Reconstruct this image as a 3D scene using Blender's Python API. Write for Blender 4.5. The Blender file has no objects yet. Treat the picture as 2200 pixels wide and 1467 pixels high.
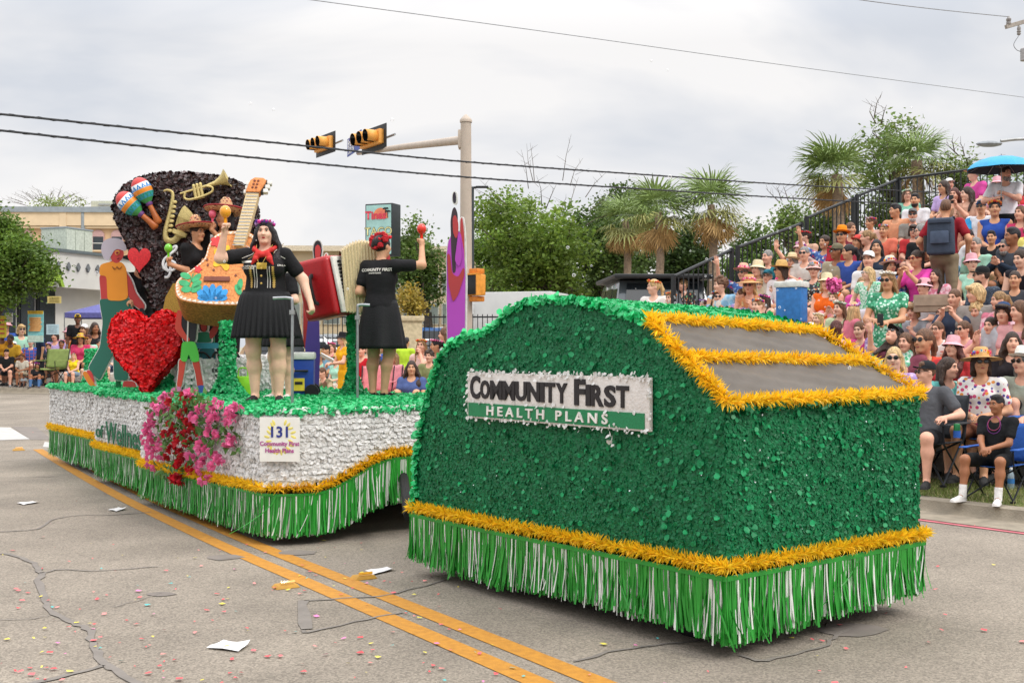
import bpy, bmesh, math, random
import numpy as np
from mathutils import Vector, Matrix
from mathutils.bvhtree import BVHTree
R = random.Random(7)
RN = np.random.default_rng(7)
S = bpy.context.scene
COL = S.collection
PI = math.pi
# ------------------------------------------------------------------ camera, sky, sun
F, HY, CH = 2500.0, 745.0, 1.6
cam = bpy.data.objects.new('camera', bpy.data.cameras.new('camera'))
COL.objects.link(cam)
cam.location = (0, 0, CH)
cam.rotation_euler = (PI/2, 0, 0)
cam.data.sensor_fit = 'HORIZONTAL'
cam.data.sensor_width = 36
cam.data.lens = F/2200*36
cam.data.shift_y = (HY-733)/2200
cam.data.clip_end = 3000
cam.data.clip_start = 0.1
S.camera = cam
S.view_settings.view_transform = 'Standard'
S.view_settings.look = 'None'
S.view_settings.exposure = 0.0
S.view_settings.gamma = 1.0
S.render.engine = 'CYCLES'
S.cycles.max_bounces = 6
S.cycles.diffuse_bounces = 3
S.cycles.glossy_bounces = 3
S.cycles.transparent_max_bounces = 8
S.cycles.caustics_reflective = False
S.cycles.caustics_refractive = False
S.cycles.use_denoising = True
SUN_EL, SUN_AZ = math.radians(46), math.radians(126)
world = bpy.data.worlds.new('World')
S.world = world
world.use_nodes = True
wn, wl = world.node_tree.nodes, world.node_tree.links
wn.clear()
w_out = wn.new('ShaderNodeOutputWorld')
w_mix = wn.new('ShaderNodeMixShader'); w_mix.inputs[0].default_value = 0.93
w_b1 = wn.new('ShaderNodeBackground'); w_b1.inputs[1].default_value = 0.08
w_b2 = wn.new('ShaderNodeBackground'); w_b2.inputs[1].default_value = 1.0
w_sky = wn.new('ShaderNodeTexSky'); w_sky.sky_type = 'NISHITA'; w_sky.sun_disc = False
w_sky.sun_elevation = SUN_EL; w_sky.sun_rotation = SUN_AZ
w_tc = wn.new('ShaderNodeTexCoord')
w_map = wn.new('ShaderNodeMapping'); w_map.inputs['Scale'].default_value = (1.0, 1.0, 2.7); w_map.inputs['Location'].default_value = (0.4, 0.7, 0.33)
w_n = wn.new('ShaderNodeTexNoise'); w_n.inputs['Scale'].default_value = 2.3; w_n.inputs['Detail'].default_value = 5; w_n.inputs['Roughness'].default_value = 0.5; w_n.inputs['Distortion'].default_value = 0.5
w_cr = wn.new('ShaderNodeValToRGB')
w_cr.color_ramp.elements[0].position = 0.40; w_cr.color_ramp.elements[0].color = (0.72, 0.75, 0.81, 1)
w_cr.color_ramp.elements[1].position = 0.58; w_cr.color_ramp.elements[1].color = (1.0, .98, .97, 1)
w_sep = wn.new('ShaderNodeSeparateXYZ')
w_g = wn.new('ShaderNodeMapRange'); w_g.inputs[1].default_value = 0.25; w_g.inputs[2].default_value = 1.0; w_g.inputs[3].default_value = 1.0; w_g.inputs[4].default_value = 3.5
w_mul = wn.new('ShaderNodeVectorMath'); w_mul.operation = 'SCALE'
wl.new(w_tc.outputs['Generated'], w_map.inputs[0]); wl.new(w_map.outputs[0], w_n.inputs['Vector'])
wl.new(w_n.outputs[0], w_cr.inputs[0]); wl.new(w_tc.outputs['Generated'], w_sep.inputs[0])
wl.new(w_sep.outputs[2], w_g.inputs[0]); wl.new(w_cr.outputs[0], w_mul.inputs[0]); wl.new(w_g.outputs[0], w_mul.inputs['Scale'])
wl.new(w_mul.outputs[0], w_b2.inputs[0]); wl.new(w_sky.outputs[0], w_b1.inputs[0])
wl.new(w_b1.outputs[0], w_mix.inputs[1]); wl.new(w_b2.outputs[0], w_mix.inputs[2]); wl.new(w_mix.outputs[0], w_out.inputs[0])
sun = bpy.data.objects.new('sun', bpy.data.lights.new('sun', 'SUN'))
COL.objects.link(sun)
sun.data.energy = 1.5
sun.data.angle = math.radians(11)
sun.data.color = (1.0, 0.96, 0.9)
_sd = Vector((math.sin(SUN_AZ)*math.cos(SUN_EL), math.cos(SUN_AZ)*math.cos(SUN_EL), math.sin(SUN_EL)))
sun.rotation_euler = _sd.to_track_quat('Z', 'Y').to_euler()

# ------------------------------------------------------------------ helpers
def W(px, py, d):
 return Vector(((px-1100)/F*d, d, CH-(py-HY)/F*d))
def gz(y):
 return 0.015*max(0.0, min(y, 60.0)-12.0)
def lin(h):
 h = h.lstrip('#')
 o = []
 for i in (0, 2, 4):
  c = int(h[i:i+2], 16)/255
  o.append(c/12.92 if c <= 0.04045 else ((c+0.055)/1.055)**2.4)
 return tuple(o)
def rgb(c):
 return lin(c) if isinstance(c, str) else tuple(c)
_MATS = {}
def mat(name, col=(.5, .5, .5), rough=.65, var=.14, scale=14, metal=0., bump=0., bscale=60, stretch=0, spec=.4, tint=None, trans=0., col2=None, sheen=0., coat=0., detail=4, ramp=(.35, .65)):
 if name in _MATS: return _MATS[name]
 m = bpy.data.materials.new(name); m.use_nodes = True
 n, l = m.node_tree.nodes, m.node_tree.links
 b = n['Principled BSDF']
 col = rgb(col)
 b.inputs['Roughness'].default_value = rough
 b.inputs['Metallic'].default_value = metal
 b.inputs['Specular IOR Level'].default_value = spec
 b.inputs['Sheen Weight'].default_value = sheen
 b.inputs['Coat Weight'].default_value = coat
 tc = n.new('ShaderNodeTexCoord')
 no = n.new('ShaderNodeTexNoise'); no.inputs['Scale'].default_value = scale; no.inputs['Detail'].default_value = detail
 l.new(tc.outputs['Object'], no.inputs['Vector'])
 if stretch:
  mp = n.new('ShaderNodeMapping'); mp.inputs['Scale'].default_value = (1, 1, stretch); l.new(tc.outputs['Object'], mp.inputs[0]); l.new(mp.outputs[0], no.inputs['Vector'])
 cr = n.new('ShaderNodeValToRGB')
 c2 = rgb(col2) if col2 else tuple(min(1, c*(1+var)) for c in col)
 c1 = col if col2 else tuple(c*(1-var) for c in col)
 cr.color_ramp.elements[0].position = ramp[0]; cr.color_ramp.elements[1].position = ramp[1]
 cr.color_ramp.elements[0].color = (*c1, 1); cr.color_ramp.elements[1].color = (*c2, 1)
 l.new(no.outputs[0], cr.inputs[0])
 out = cr.outputs[0]
 if tint:
  at = n.new('ShaderNodeAttribute'); at.attribute_name = 'tint'
  mx = n.new('ShaderNodeMix'); mx.data_type = 'RGBA'; mx.blend_type = 'MULTIPLY'; mx.inputs[0].default_value = 1
  l.new(out, mx.inputs[6]); l.new(at.outputs['Color'], mx.inputs[7]); out = mx.outputs[2]
 l.new(out, b.inputs['Base Color'])
 if bump:
  n2 = n.new('ShaderNodeTexNoise'); n2.inputs['Scale'].default_value = bscale; n2.inputs['Detail'].default_value = 3
  l.new(mp.outputs[0] if stretch else tc.outputs['Object'], n2.inputs['Vector'])
  bp = n.new('ShaderNodeBump'); bp.inputs['Strength'].default_value = bump; bp.inputs['Distance'].default_value = .02
  l.new(n2.outputs[0], bp.inputs['Height']); l.new(bp.outputs[0], b.inputs['Normal'])
 if trans:
  tr = n.new('ShaderNodeBsdfTranslucent'); l.new(out, tr.inputs[0])
  ms = n.new('ShaderNodeMixShader'); ms.inputs[0].default_value = trans
  l.new(b.outputs[0], ms.inputs[1]); l.new(tr.outputs[0], ms.inputs[2]); l.new(ms.outputs[0], n['Material Output'].inputs[0])
 _MATS[name] = m
 return m
def floral(name, base, cols, scale=22, rough=.75, amount=.5):
 """printed cloth: blots of several colours on a base"""
 if name in _MATS: return _MATS[name]
 m = bpy.data.materials.new(name); m.use_nodes = True
 n, l = m.node_tree.nodes, m.node_tree.links
 b = n['Principled BSDF']; b.inputs['Roughness'].default_value = rough
 tc = n.new('ShaderNodeTexCoord')
 vo = n.new('ShaderNodeTexVoronoi'); vo.inputs['Scale'].default_value = scale
 l.new(tc.outputs['Object'], vo.inputs['Vector'])
 wn_ = n.new('ShaderNodeTexWhiteNoise'); l.new(vo.outputs['Color'], wn_.inputs['Vector'])
 cr = n.new('ShaderNodeValToRGB'); cr.color_ramp.interpolation = 'CONSTANT'
 el = cr.color_ramp.elements
 el[0].position = 0; el[0].color = (*rgb(cols[0]), 1)
 el[1].position = 1/len(cols); el[1].color = (*rgb(cols[1 % len(cols)]), 1)
 for i, c in enumerate(cols[2:]):
  e = el.new((i+2)/len(cols)); e.color = (*rgb(c), 1)
 l.new(wn_.outputs[0], cr.inputs[0])
 st = n.new('ShaderNodeMath'); st.operation = 'LESS_THAN'; st.inputs[1].default_value = amount
 l.new(vo.outputs['Distance'], st.inputs[0])
 mx = n.new('ShaderNodeMix'); mx.data_type = 'RGBA'
 mx.inputs[6].default_value = (*rgb(base), 1)
 l.new(st.outputs[0], mx.inputs[0]); l.new(cr.outputs[0], mx.inputs[7]); l.new(mx.outputs[2], b.inputs['Base Color'])
 _MATS[name] = m
 return m
def attr_mat(name, rough=.6, spec=.4, trans=0., sheen=0.):
 m = mat(name, (1, 1, 1), rough, var=.06, scale=25, tint=True, trans=trans, spec=spec, sheen=sheen)
 return m

def tag(o, label=None, cat=None, group=None, kind=None):
 if label: o['label'] = label
 if cat: o['category'] = cat
 if group: o['group'] = group
 if kind: o['kind'] = kind
 return o
def empty(name, loc=(0, 0, 0), rz=0., label=None, cat=None, group=None):
 o = bpy.data.objects.new(name, None); COL.objects.link(o)
 o.location = loc; o.rotation_euler = (0, 0, rz); o.empty_display_size = .1
 return tag(o, label, cat, group)
def link(name, me, parent=None, m=None, loc=None, rot=None, kind=None):
 o = bpy.data.objects.new(name, me); COL.objects.link(o)
 if parent is not None: o.parent = parent
 if m is not None:
  if isinstance(m, (list, tuple)):
   for x in m: me.materials.append(x)
  elif len(me.materials) == 0: me.materials.append(m)
  else:
   o.material_slots[0].link = 'OBJECT'; o.material_slots[0].material = m
 if loc is not None: o.location = loc
 if rot is not None: o.rotation_euler = rot
 if kind: o['kind'] = kind
 return o
def np_mesh(name, V, Fc, tint=None, smooth=False, mi=None):
 """V (n,3); Fc (m,k) array of equal-size faces, or list of arrays"""
 me = bpy.data.meshes.new(name)
 V = np.asarray(V, np.float32)
 Fl = Fc if isinstance(Fc, list) else [Fc]
 Fl = [np.asarray(f, np.int32) for f in Fl if len(f)]
 tot = sum(f.shape[0] for f in Fl); lo = sum(f.size for f in Fl)
 me.vertices.add(len(V)); me.vertices.foreach_set('co', V.ravel())
 me.loops.add(lo); me.polygons.add(tot)
 me.loops.foreach_set('vertex_index', np.concatenate([f.ravel() for f in Fl]))
 cnt = np.concatenate([np.full(f.shape[0], f.shape[1]) for f in Fl])
 st = np.concatenate([[0], np.cumsum(cnt)[:-1]]).astype(np.int32)
 me.polygons.foreach_set('loop_start', st)
 me.polygons.foreach_set('use_smooth', np.full(tot, smooth))
 if mi is not None: me.polygons.foreach_set('material_index', np.asarray(mi, np.int32))
 me.update(calc_edges=True)
 if tint is not None:
  a = me.color_attributes.new('tint', 'FLOAT_COLOR', 'POINT')
  t = np.ones((len(V), 4), np.float32); t[:, :3] = tint
  a.data.foreach_set('color', t.ravel())
 return me
class MB:
 def __init__(s): s.v = []; s.f = []; s.m = []; s.t = []; s.cur = 0; s.tint = (1, 1, 1)
 def add(s, V, Fs, M=None):
  o = len(s.v)
  for p in V:
   p = Vector(p)
   s.v.append(M @ p if M is not None else p); s.t.append(s.tint)
  for f in Fs: s.f.append(tuple(i+o for i in f)); s.m.append(s.cur)
  return s
 def box(s, c, d, M=None, rz=0., taper=1.):
  x, y, z = (k/2 for k in d)
  V = []
  for zz, q in ((-z, 1), (z, taper)):
   for xx, yy in ((-x, -y), (x, -y), (x, y), (-x, y)): V.append((xx*q, yy*q, zz))
  L = Matrix.Translation(c) @ Matrix.Rotation(rz, 4, 'Z')
  if M is not None: L = M @ L
  return s.add(V, [(3, 2, 1, 0), (4, 5, 6, 7), (0, 1, 5, 4), (1, 2, 6, 5), (2, 3, 7, 6), (3, 0, 4, 7)], L)
 def tube(s, pts, r, n=8, cap=True, M=None, flat=1.):
  pts = [Vector(p) for p in pts]
  rs = r if isinstance(r, (list, tuple)) else [r]*len(pts)
  V, Fs = [], []
  up = None
  for i, p in enumerate(pts):
   t = (pts[min(i+1, len(pts)-1)]-pts[max(i-1, 0)])
   if t.length < 1e-9: t = Vector((0, 0, 1))
   t.normalize()
   if up is None: up = t.orthogonal().normalized()
   else:
    up = up-t*up.dot(t)
    up = up.normalized() if up.length > 1e-6 else t.orthogonal().normalized()
   b = t.cross(up)
   for k in range(n):
    a = 2*PI*k/n
    V.append(p+(up*math.cos(a)*flat+b*math.sin(a))*rs[i])
  for i in range(len(pts)-1):
   for k in range(n):
    k2 = (k+1) % n
    Fs.append((i*n+k, i*n+k2, (i+1)*n+k2, (i+1)*n+k))
  if cap:
   Fs.append(tuple(range(n-1, -1, -1))); q = (len(pts)-1)*n
   Fs.append(tuple(q+k for k in range(n)))
  return s.add(V, Fs, M)
 def lathe(s, prof, n=20, M=None, sx=1., sy=1., fold=0, amp=0., cap=False):
  V, Fs = [], []
  for j, (r, z) in enumerate(prof):
   for k in range(n):
    a = 2*PI*k/n
    q = r*(1+(amp*j/max(1, len(prof)-1)*math.sin(fold*a) if fold else 0))
    V.append((q*math.cos(a)*sx, q*math.sin(a)*sy, z))
  for j in range(len(prof)-1):
   for k in range(n):
    k2 = (k+1) % n
    Fs.append((j*n+k, j*n+k2, (j+1)*n+k2, (j+1)*n+k))
  if cap:
   Fs.append(tuple(range(n-1, -1, -1))); q = (len(prof)-1)*n
   Fs.append(tuple(q+k for k in range(n)))
  return s.add(V, Fs, M)
 def ball(s, c, r, n=10, M=None, rot=None):
  r = r if isinstance(r, (tuple, list)) else (r, r, r)
  V, Fs = [(0, 0, -1)], []
  m = max(3, n//2)
  for j in range(1, m):
   a = PI*j/m
   for k in range(n):
    b = 2*PI*k/n
    V.append((math.sin(a)*math.cos(b), math.sin(a)*math.sin(b), -math.cos(a)))
  V.append((0, 0, 1)); L = len(V)-1
  for k in range(n): Fs.append((0, 1+(k+1) % n, 1+k))
  for j in range(m-2):
   for k in range(n):
    k2 = (k+1) % n
    Fs.append((1+j*n+k, 1+j*n+k2, 1+(j+1)*n+k2, 1+(j+1)*n+k))
  for k in range(n): Fs.append((L, 1+(m-2)*n+k, 1+(m-2)*n+(k+1) % n))
  T = Matrix.Translation(c)
  if rot is not None: T = T @ rot.to_4x4()
  T = T @ Matrix.Diagonal((*r, 1))
  if M is not None: T = M @ T
  return s.add(V, Fs, T)
 def prism(s, poly, y0, y1, M=None):
  """poly [(x,z)] counter-clockwise seen from -y; extruded along y"""
  n = len(poly)
  V = [(x, y0, z) for x, z in poly]+[(x, y1, z) for x, z in poly]
  Fs = [tuple(range(n)), tuple(range(2*n-1, n-1, -1))]
  for i in range(n):
   j = (i+1) % n
   Fs.append((i, n+i, n+j, j))
  return s.add(V, Fs, M)
 def mesh(s, name, smooth=None, bevel=0., seg=2):
  me = bpy.data.meshes.new(name)
  me.from_pydata([tuple(p) for p in s.v], [], s.f)
  if max(s.m, default=0) > 0: me.polygons.foreach_set('material_index', s.m)
  if any(t != (1, 1, 1) for t in s.t):
   a = me.color_attributes.new('tint', 'FLOAT_COLOR', 'POINT')
   a.data.foreach_set('color', np.array([(*t, 1) for t in s.t], np.float32).ravel())
  if bevel:
   bm = bmesh.new(); bm.from_mesh(me)
   bmesh.ops.bevel(bm, geom=[e for e in bm.edges if len(e.link_faces) == 2 and e.calc_face_angle(0) > .5], offset=bevel, segments=seg, profile=.6, affect='EDGES', clamp_overlap=True)
   bm.to_mesh(me); bm.free()
  if smooth is not None:
   me.polygons.foreach_set('use_smooth', [True]*len(me.polygons))
   me.update(); me.set_sharp_from_angle(angle=smooth)
  return me
 def build(s, name, m, parent=None, smooth=.7, bevel=0., seg=2, loc=None, rot=None, kind=None):
  return link(name, s.mesh(name, smooth, bevel, seg), parent, m, loc, rot, kind)
def rotz(a): return Matrix.Rotation(a, 4, 'Z')
def TR(loc, rz=0): return Matrix.Translation(loc) @ rotz(rz)
_TXT = {}
def text_mesh(body, size=1., bold=0., extrude=0., align='CENTER', space=1., xs=1.):
 cu = bpy.data.curves.new('txt', 'FONT')
 cu.body = body; cu.size = size; cu.offset = bold; cu.extrude = extrude; cu.align_x = align; cu.align_y = 'CENTER'
 cu.space_character = space; cu.resolution_u = 3
 o = bpy.data.objects.new('txt', cu); COL.objects.link(o)
 dg = bpy.context.evaluated_depsgraph_get(); dg.update()
 me = bpy.data.meshes.new_from_object(o.evaluated_get(dg))
 bpy.data.objects.remove(o); bpy.data.curves.remove(cu)
 if xs != 1.: me.transform(Matrix.Diagonal((xs, 1, 1, 1)))
 me.name = 'lettering'
 return me
UP = Matrix(((1, 0, 0, 0), (0, 0, -1, 0), (0, 1, 0, 0), (0, 0, 0, 1)))   # xy drawing -> upright xz, facing -y
def lettering(body, m, parent, loc, size, rz=0., name='lettering', ry=0., **k):
 me = text_mesh(body, size, **k)
 me.transform(rotz(rz) @ Matrix.Rotation(ry, 4, 'Y') @ UP)
 o = link(name, me, parent, m); o.location = loc
 return o

# ------------------------------------------------------------------ signed-distance modelling (bodies, hair, cloth)
def _smin(a, b, k):
 if k <= 0: return np.minimum(a, b)
 h = np.maximum(k-np.abs(a-b), 0)/k
 return np.minimum(a, b)-h*h*k*.25
def cap(a, b, ra, rb=None, k=.03): return ('c', np.array(a, float), np.array(b, float), ra, ra if rb is None else rb, k)
def ell(c, r, k=.04, rot=None): return ('e', np.array(c, float), np.array(r, float), None if rot is None else np.array(rot, float), k)
def _bbox(p):
 if p[0] == 'c':
  m = max(p[3], p[4]); return np.minimum(p[1], p[2])-m, np.maximum(p[1], p[2])+m
 m = p[2] if p[3] is None else np.full(3, p[2].max())
 return p[1]-m, p[1]+m
def _dist(p, P):
 if p[0] == 'c':
  a, b, ra, rb = p[1:5]
  ba = b-a; q = P-a
  t = np.clip((q @ ba)/max(1e-9, ba @ ba), 0, 1)
  return np.sqrt(((q-t[..., None]*ba)**2).sum(-1))-(ra+(rb-ra)*t)
 q = P-p[1]
 if p[3] is not None: q = q @ p[3]
 r = p[2]
 k0 = np.sqrt(((q/r)**2).sum(-1)); k1 = np.sqrt(((q/(r*r))**2).sum(-1))
 return k0*(k0-1)/np.maximum(k1, 1e-6)
def sdf_mesh(name, prims, res, sub=(), clip=None):
 lo = np.min([_bbox(p)[0] for p in prims], 0)-3*res
 hi = np.max([_bbox(p)[1] for p in prims], 0)+3*res
 n = np.ceil((hi-lo)/res).astype(int)+1
 ax = [lo[i]+res*np.arange(n[i]) for i in range(3)]
 Fd = np.full(tuple(n), .2)
 def sl(p, pad):
  a, b = _bbox(p)
  i0 = np.maximum(0, np.floor((a-pad-lo)/res).astype(int)); i1 = np.minimum(n, np.ceil((b+pad-lo)/res).astype(int)+1)
  return i0, i1
 for p in prims:
  i0, i1 = sl(p, p[-1]+2*res)
  s_ = tuple(slice(a, b) for a, b in zip(i0, i1))
  G = np.stack(np.meshgrid(*[ax[i][s_[i]] for i in range(3)], indexing='ij'), -1)
  Fd[s_] = _smin(Fd[s_], _dist(p, G), p[-1])
 for p in sub:
  i0, i1 = sl(p, 2*res)
  if (i1 <= i0).any(): continue
  s_ = tuple(slice(a, b) for a, b in zip(i0, i1))
  G = np.stack(np.meshgrid(*[ax[i][s_[i]] for i in range(3)], indexing='ij'), -1)
  Fd[s_] = -_smin(-Fd[s_], _dist(p, G), p[-1])
 if clip is not None:
  G = np.stack(np.meshgrid(*ax, indexing='ij'), -1)
  Fd = np.maximum(Fd, clip(G))
 V, Q = snets(Fd, lo, res)
 return np_mesh(name, V, Q, smooth=True)
_CO = [(i & 1, (i >> 1) & 1, (i >> 2) & 1) for i in range(8)]
_ED = [(a, b) for a in range(8) for b in range(a+1, 8) if bin(a ^ b).count('1') == 1]
def snets(Fd, org, res):
 ins = Fd < 0
 sh = tuple(k-1 for k in Fd.shape)
 c = np.zeros(sh, np.uint8)
 for d in _CO: c += ins[d[0]:d[0]+sh[0], d[1]:d[1]+sh[1], d[2]:d[2]+sh[2]]
 act = (c > 0) & (c < 8)
 idx = np.argwhere(act)
 vid = np.full(sh, -1, np.int32); vid[act] = np.arange(len(idx))
 vals = [Fd[idx[:, 0]+d[0], idx[:, 1]+d[1], idx[:, 2]+d[2]] for d in _CO]
 acc = np.zeros((len(idx), 3)); cnt = np.zeros(len(idx))
 for a, b in _ED:
  va, vb = vals[a], vals[b]
  m = (va < 0) != (vb < 0)
  t = va[m]/(va[m]-vb[m])
  acc[m] += np.array(_CO[a])+t[:, None]*(np.array(_CO[b])-np.array(_CO[a])); cnt[m] += 1
 V = (idx+acc/cnt[:, None])*res+org
 Q = []
 for x in range(3):
  y, z = (x+1) % 3, (x+2) % 3
  lo_ = [slice(1, -1)]*3; hi_ = [slice(1, -1)]*3
  lo_[x] = slice(0, -1); hi_[x] = slice(1, None)
  s0, s1 = ins[tuple(lo_)], ins[tuple(hi_)]
  e = np.argwhere(s0 != s1)
  if not len(e): continue
  fl = s0[tuple(e.T)]
  e = e.copy(); e[:, y] += 1; e[:, z] += 1
  def cell(dy, dz):
   g = e.copy(); g[:, y] += dy; g[:, z] += dz
   return vid[tuple(g.T)]
  q = np.stack([cell(-1, -1), cell(0, -1), cell(0, 0), cell(-1, 0)], 1)
  q[~fl] = q[~fl][:, ::-1]
  Q.append(q)
 return V, np.concatenate(Q)
def smooth_poly(pts, n=6, closed=False):
 """Catmull-Rom through 2-D or 3-D points"""
 P = [np.array(p, float) for p in pts]; o = []
 N = len(P)
 for i in range(N if closed else N-1):
  if closed: a, b, c, d = P[i-1], P[i], P[(i+1) % N], P[(i+2) % N]
  else: a, b, c, d = P[max(i-1, 0)], P[i], P[i+1], P[min(i+2, N-1)]
  for j in range(n):
   t = j/n
   o.append(tuple(.5*((2*b)+(-a+c)*t+(2*a-5*b+4*c-d)*t*t+(-a+3*b-3*c+d)*t**3)))
 if not closed: o.append(tuple(P[-1]))
 return o

# ------------------------------------------------------------------ float dressing: petals, tinsel, fringe
def frames(N):
 N = N/np.linalg.norm(N, axis=1, keepdims=True)
 ref = np.where(np.abs(N[:, 2:3]) > .9, np.array([[1., 0, 0]]), np.array([[0, 0, 1.]]))
 A = np.cross(ref, N); A /= np.linalg.norm(A, axis=1, keepdims=True)
 return N, A, np.cross(N, A)
def petals(P, N, size, tilt=.55, lift=.012, lo=.55, hi=1.35, hang=.25, six=True, sizev=.3):
 """petal-shaped flakes on points P with normals N -> (V, F, tint)"""
 n = len(P)
 N, A, B = frames(N)
 N2 = N+A*RN.normal(0, tilt, (n, 1))+B*(RN.normal(0, tilt, (n, 1))+hang)
 N2, A2, B2 = frames(N2)
 an = RN.uniform(0, 2*PI, n)[:, None]
 U = A2*np.cos(an)+B2*np.sin(an); Vv = -A2*np.sin(an)+B2*np.cos(an)
 s = size*RN.uniform(1-sizev, 1+sizev, (n, 1))
 C = P+N*RN.uniform(.2, 1, (n, 1))*lift
 k = 6
 cup = RN.uniform(-.25, .45, (n, 1))*s
 V = np.zeros((n, k, 3))
 for i in range(k):
  a = 2*PI*i/k
  rr = 1 if i % 3 else .92
  V[:, i] = C+U*s*math.cos(a)*.5*rr+Vv*s*math.sin(a)*.5+N2*cup*(.5 if i % 3 == 0 else -.2)
 t = RN.uniform(lo, hi, (n, 1))
 tint = np.repeat(np.repeat(t, 3, 1)[:, None, :], k, 1).reshape(-1, 3)
 return V.reshape(-1, 3), np.arange(n*k).reshape(n, k), tint
def samp_quad(a, b, c, d, dens):
 """random points on quad a,b,c,d (planar-ish) + normal; density per m2"""
 a, b, c, d = (np.array(x, float) for x in (a, b, c, d))
 ar = np.linalg.norm(np.cross(c-a, d-b))/2
 n = max(1, int(ar*dens))
 u, v = RN.random((n, 1)), RN.random((n, 1))
 P = a*(1-u)*(1-v)+b*u*(1-v)+c*u*v+d*(1-u)*v
 nn = np.cross(b-a, d-a)
 if np.linalg.norm(nn) < 1e-9: nn = np.cross(c-b, d-b)
 return P, np.repeat((nn/np.linalg.norm(nn))[None], n, 0)
def cat(parts):
 V, Fc, T, o = [], [], [], 0
 for v, f, t in parts:
  V.append(v); Fc.append(f+o); T.append(t); o += len(v)
 return np.concatenate(V), np.concatenate(Fc), np.concatenate(T)
def resample(path, step):
 P = np.array([tuple(p) for p in path], float)
 L = np.concatenate([[0], np.cumsum(np.linalg.norm(np.diff(P, axis=0), axis=1))])
 n = max(2, int(L[-1]/step)+1)
 t = np.linspace(0, L[-1], n)
 return np.stack([np.interp(t, L, P[:, i]) for i in range(3)], 1), L[-1]
def tinsel(path, r=.075, dens=750, w=.007, lo=.75, hi=1.2):
 Q, L = resample(path, .02)
 n = int(L*dens)
 t = RN.random(n)*(len(Q)-1)
 i = np.minimum(t.astype(int), len(Q)-2); fr = (t-i)[:, None]
 C = Q[i]*(1-fr)+Q[i+1]*fr
 T = Q[i+1]-Q[i]; T /= np.linalg.norm(T, axis=1, keepdims=True)
 _, A, B = frames(T)
 a = RN.uniform(0, 2*PI, n)[:, None]
 D = A*np.cos(a)+B*np.sin(a)+T*RN.normal(0, .35, (n, 1)); D /= np.linalg.norm(D, axis=1, keepdims=True)
 X = np.cross(D, T); X /= np.linalg.norm(X, axis=1, keepdims=True)
 ln = r*RN.uniform(.65, 1.15, (n, 1))
 bend = T*RN.normal(0, .25, (n, 1))*ln
 V = np.zeros((n, 5, 3))
 V[:, 0] = C-X*w*.5; V[:, 1] = C+X*w*.5
 V[:, 2] = C+D*ln*.6+X*w*.6+bend*.3; V[:, 4] = C+D*ln*.6-X*w*.6+bend*.3; V[:, 3] = C+D*ln+bend
 tint = np.repeat(RN.uniform(lo, hi, (n, 1)), 3, 1)
 tint[:, 1] *= RN.uniform(.9, 1.06, n)
 return V.reshape(-1, 3), np.arange(n*5).reshape(n, 5), np.repeat(tint[:, None], 5, 1).reshape(-1, 3)
def fringe(path, out, zb, per_m=150, w=.011, white=.3, sway=.02, seed=0):
 """strips hanging from path (x,y,z) to height zb(s in 0..1); out(s) outward normal; returns V,F,tint(colours)"""
 Q, L = resample(path, .02)
 n = int(L*per_m)
 s = RN.random(n); t = s*(len(Q)-1); i = np.minimum(t.astype(int), len(Q)-2); fr = (t-i)[:, None]
 C = Q[i]*(1-fr)+Q[i+1]*fr
 T = Q[i+1]-Q[i]; T[:, 2] = 0; T /= np.linalg.norm(T, axis=1, keepdims=True)
 O = np.stack([T[:, 1], -T[:, 0], np.zeros(n)], 1)*out
 iswhite = RN.random(n) < white
 off = RN.uniform(0, .022, n); off = np.where(iswhite, off*.6, off)
 zbot = np.array([zb(x) for x in s])
 clump = np.interp(s*L, np.arange(0, L+.09, .09), RN.normal(0, 1, len(np.arange(0, L+.09, .09))))
 dx = clump*sway+RN.normal(0, sway*.5, n)+np.where(RN.random(n) < .04, RN.normal(0, sway*4, n), 0)
 dy = RN.normal(0, .012, n)+.01
 K = 5
 V = np.zeros((n, K, 2, 3))
 ww = w*RN.uniform(.6, 1.3, n)
 ln = (C[:, 2]-zbot)*RN.uniform(.88, 1.04, n)*(1-.03*clump)
 ww = np.where(iswhite, ww*.75, ww)
 for k in range(K):
  q = k/(K-1)
  ctr = C+O*(off+dy*q*q*2)[:, None]+T*(dx*q**1.6)[:, None]
  ctr[:, 2] = C[:, 2]-ln*q
  ta = RN.normal(0, .35, n)*q
  X = T*np.cos(ta)[:, None]+O*np.sin(ta)[:, None]
  V[:, k, 0] = ctr-X*ww[:, None]*.5; V[:, k, 1] = ctr+X*ww[:, None]*.5
 base = (np.arange(n)*K*2)[:, None]
 Fc = np.concatenate([base+np.array([[2*k, 2*k+1, 2*k+3, 2*k+2]]) for k in range(K-1)])
 g = np.array(lin('#2f9a34')); wh = np.array(lin('#e4e6df'))
 col = np.where(iswhite[:, None], wh, g)*RN.uniform(.8, 1.15, (n, 1))
 return V.reshape(-1, 3), Fc, np.repeat(col, K*2, 0)
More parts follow.
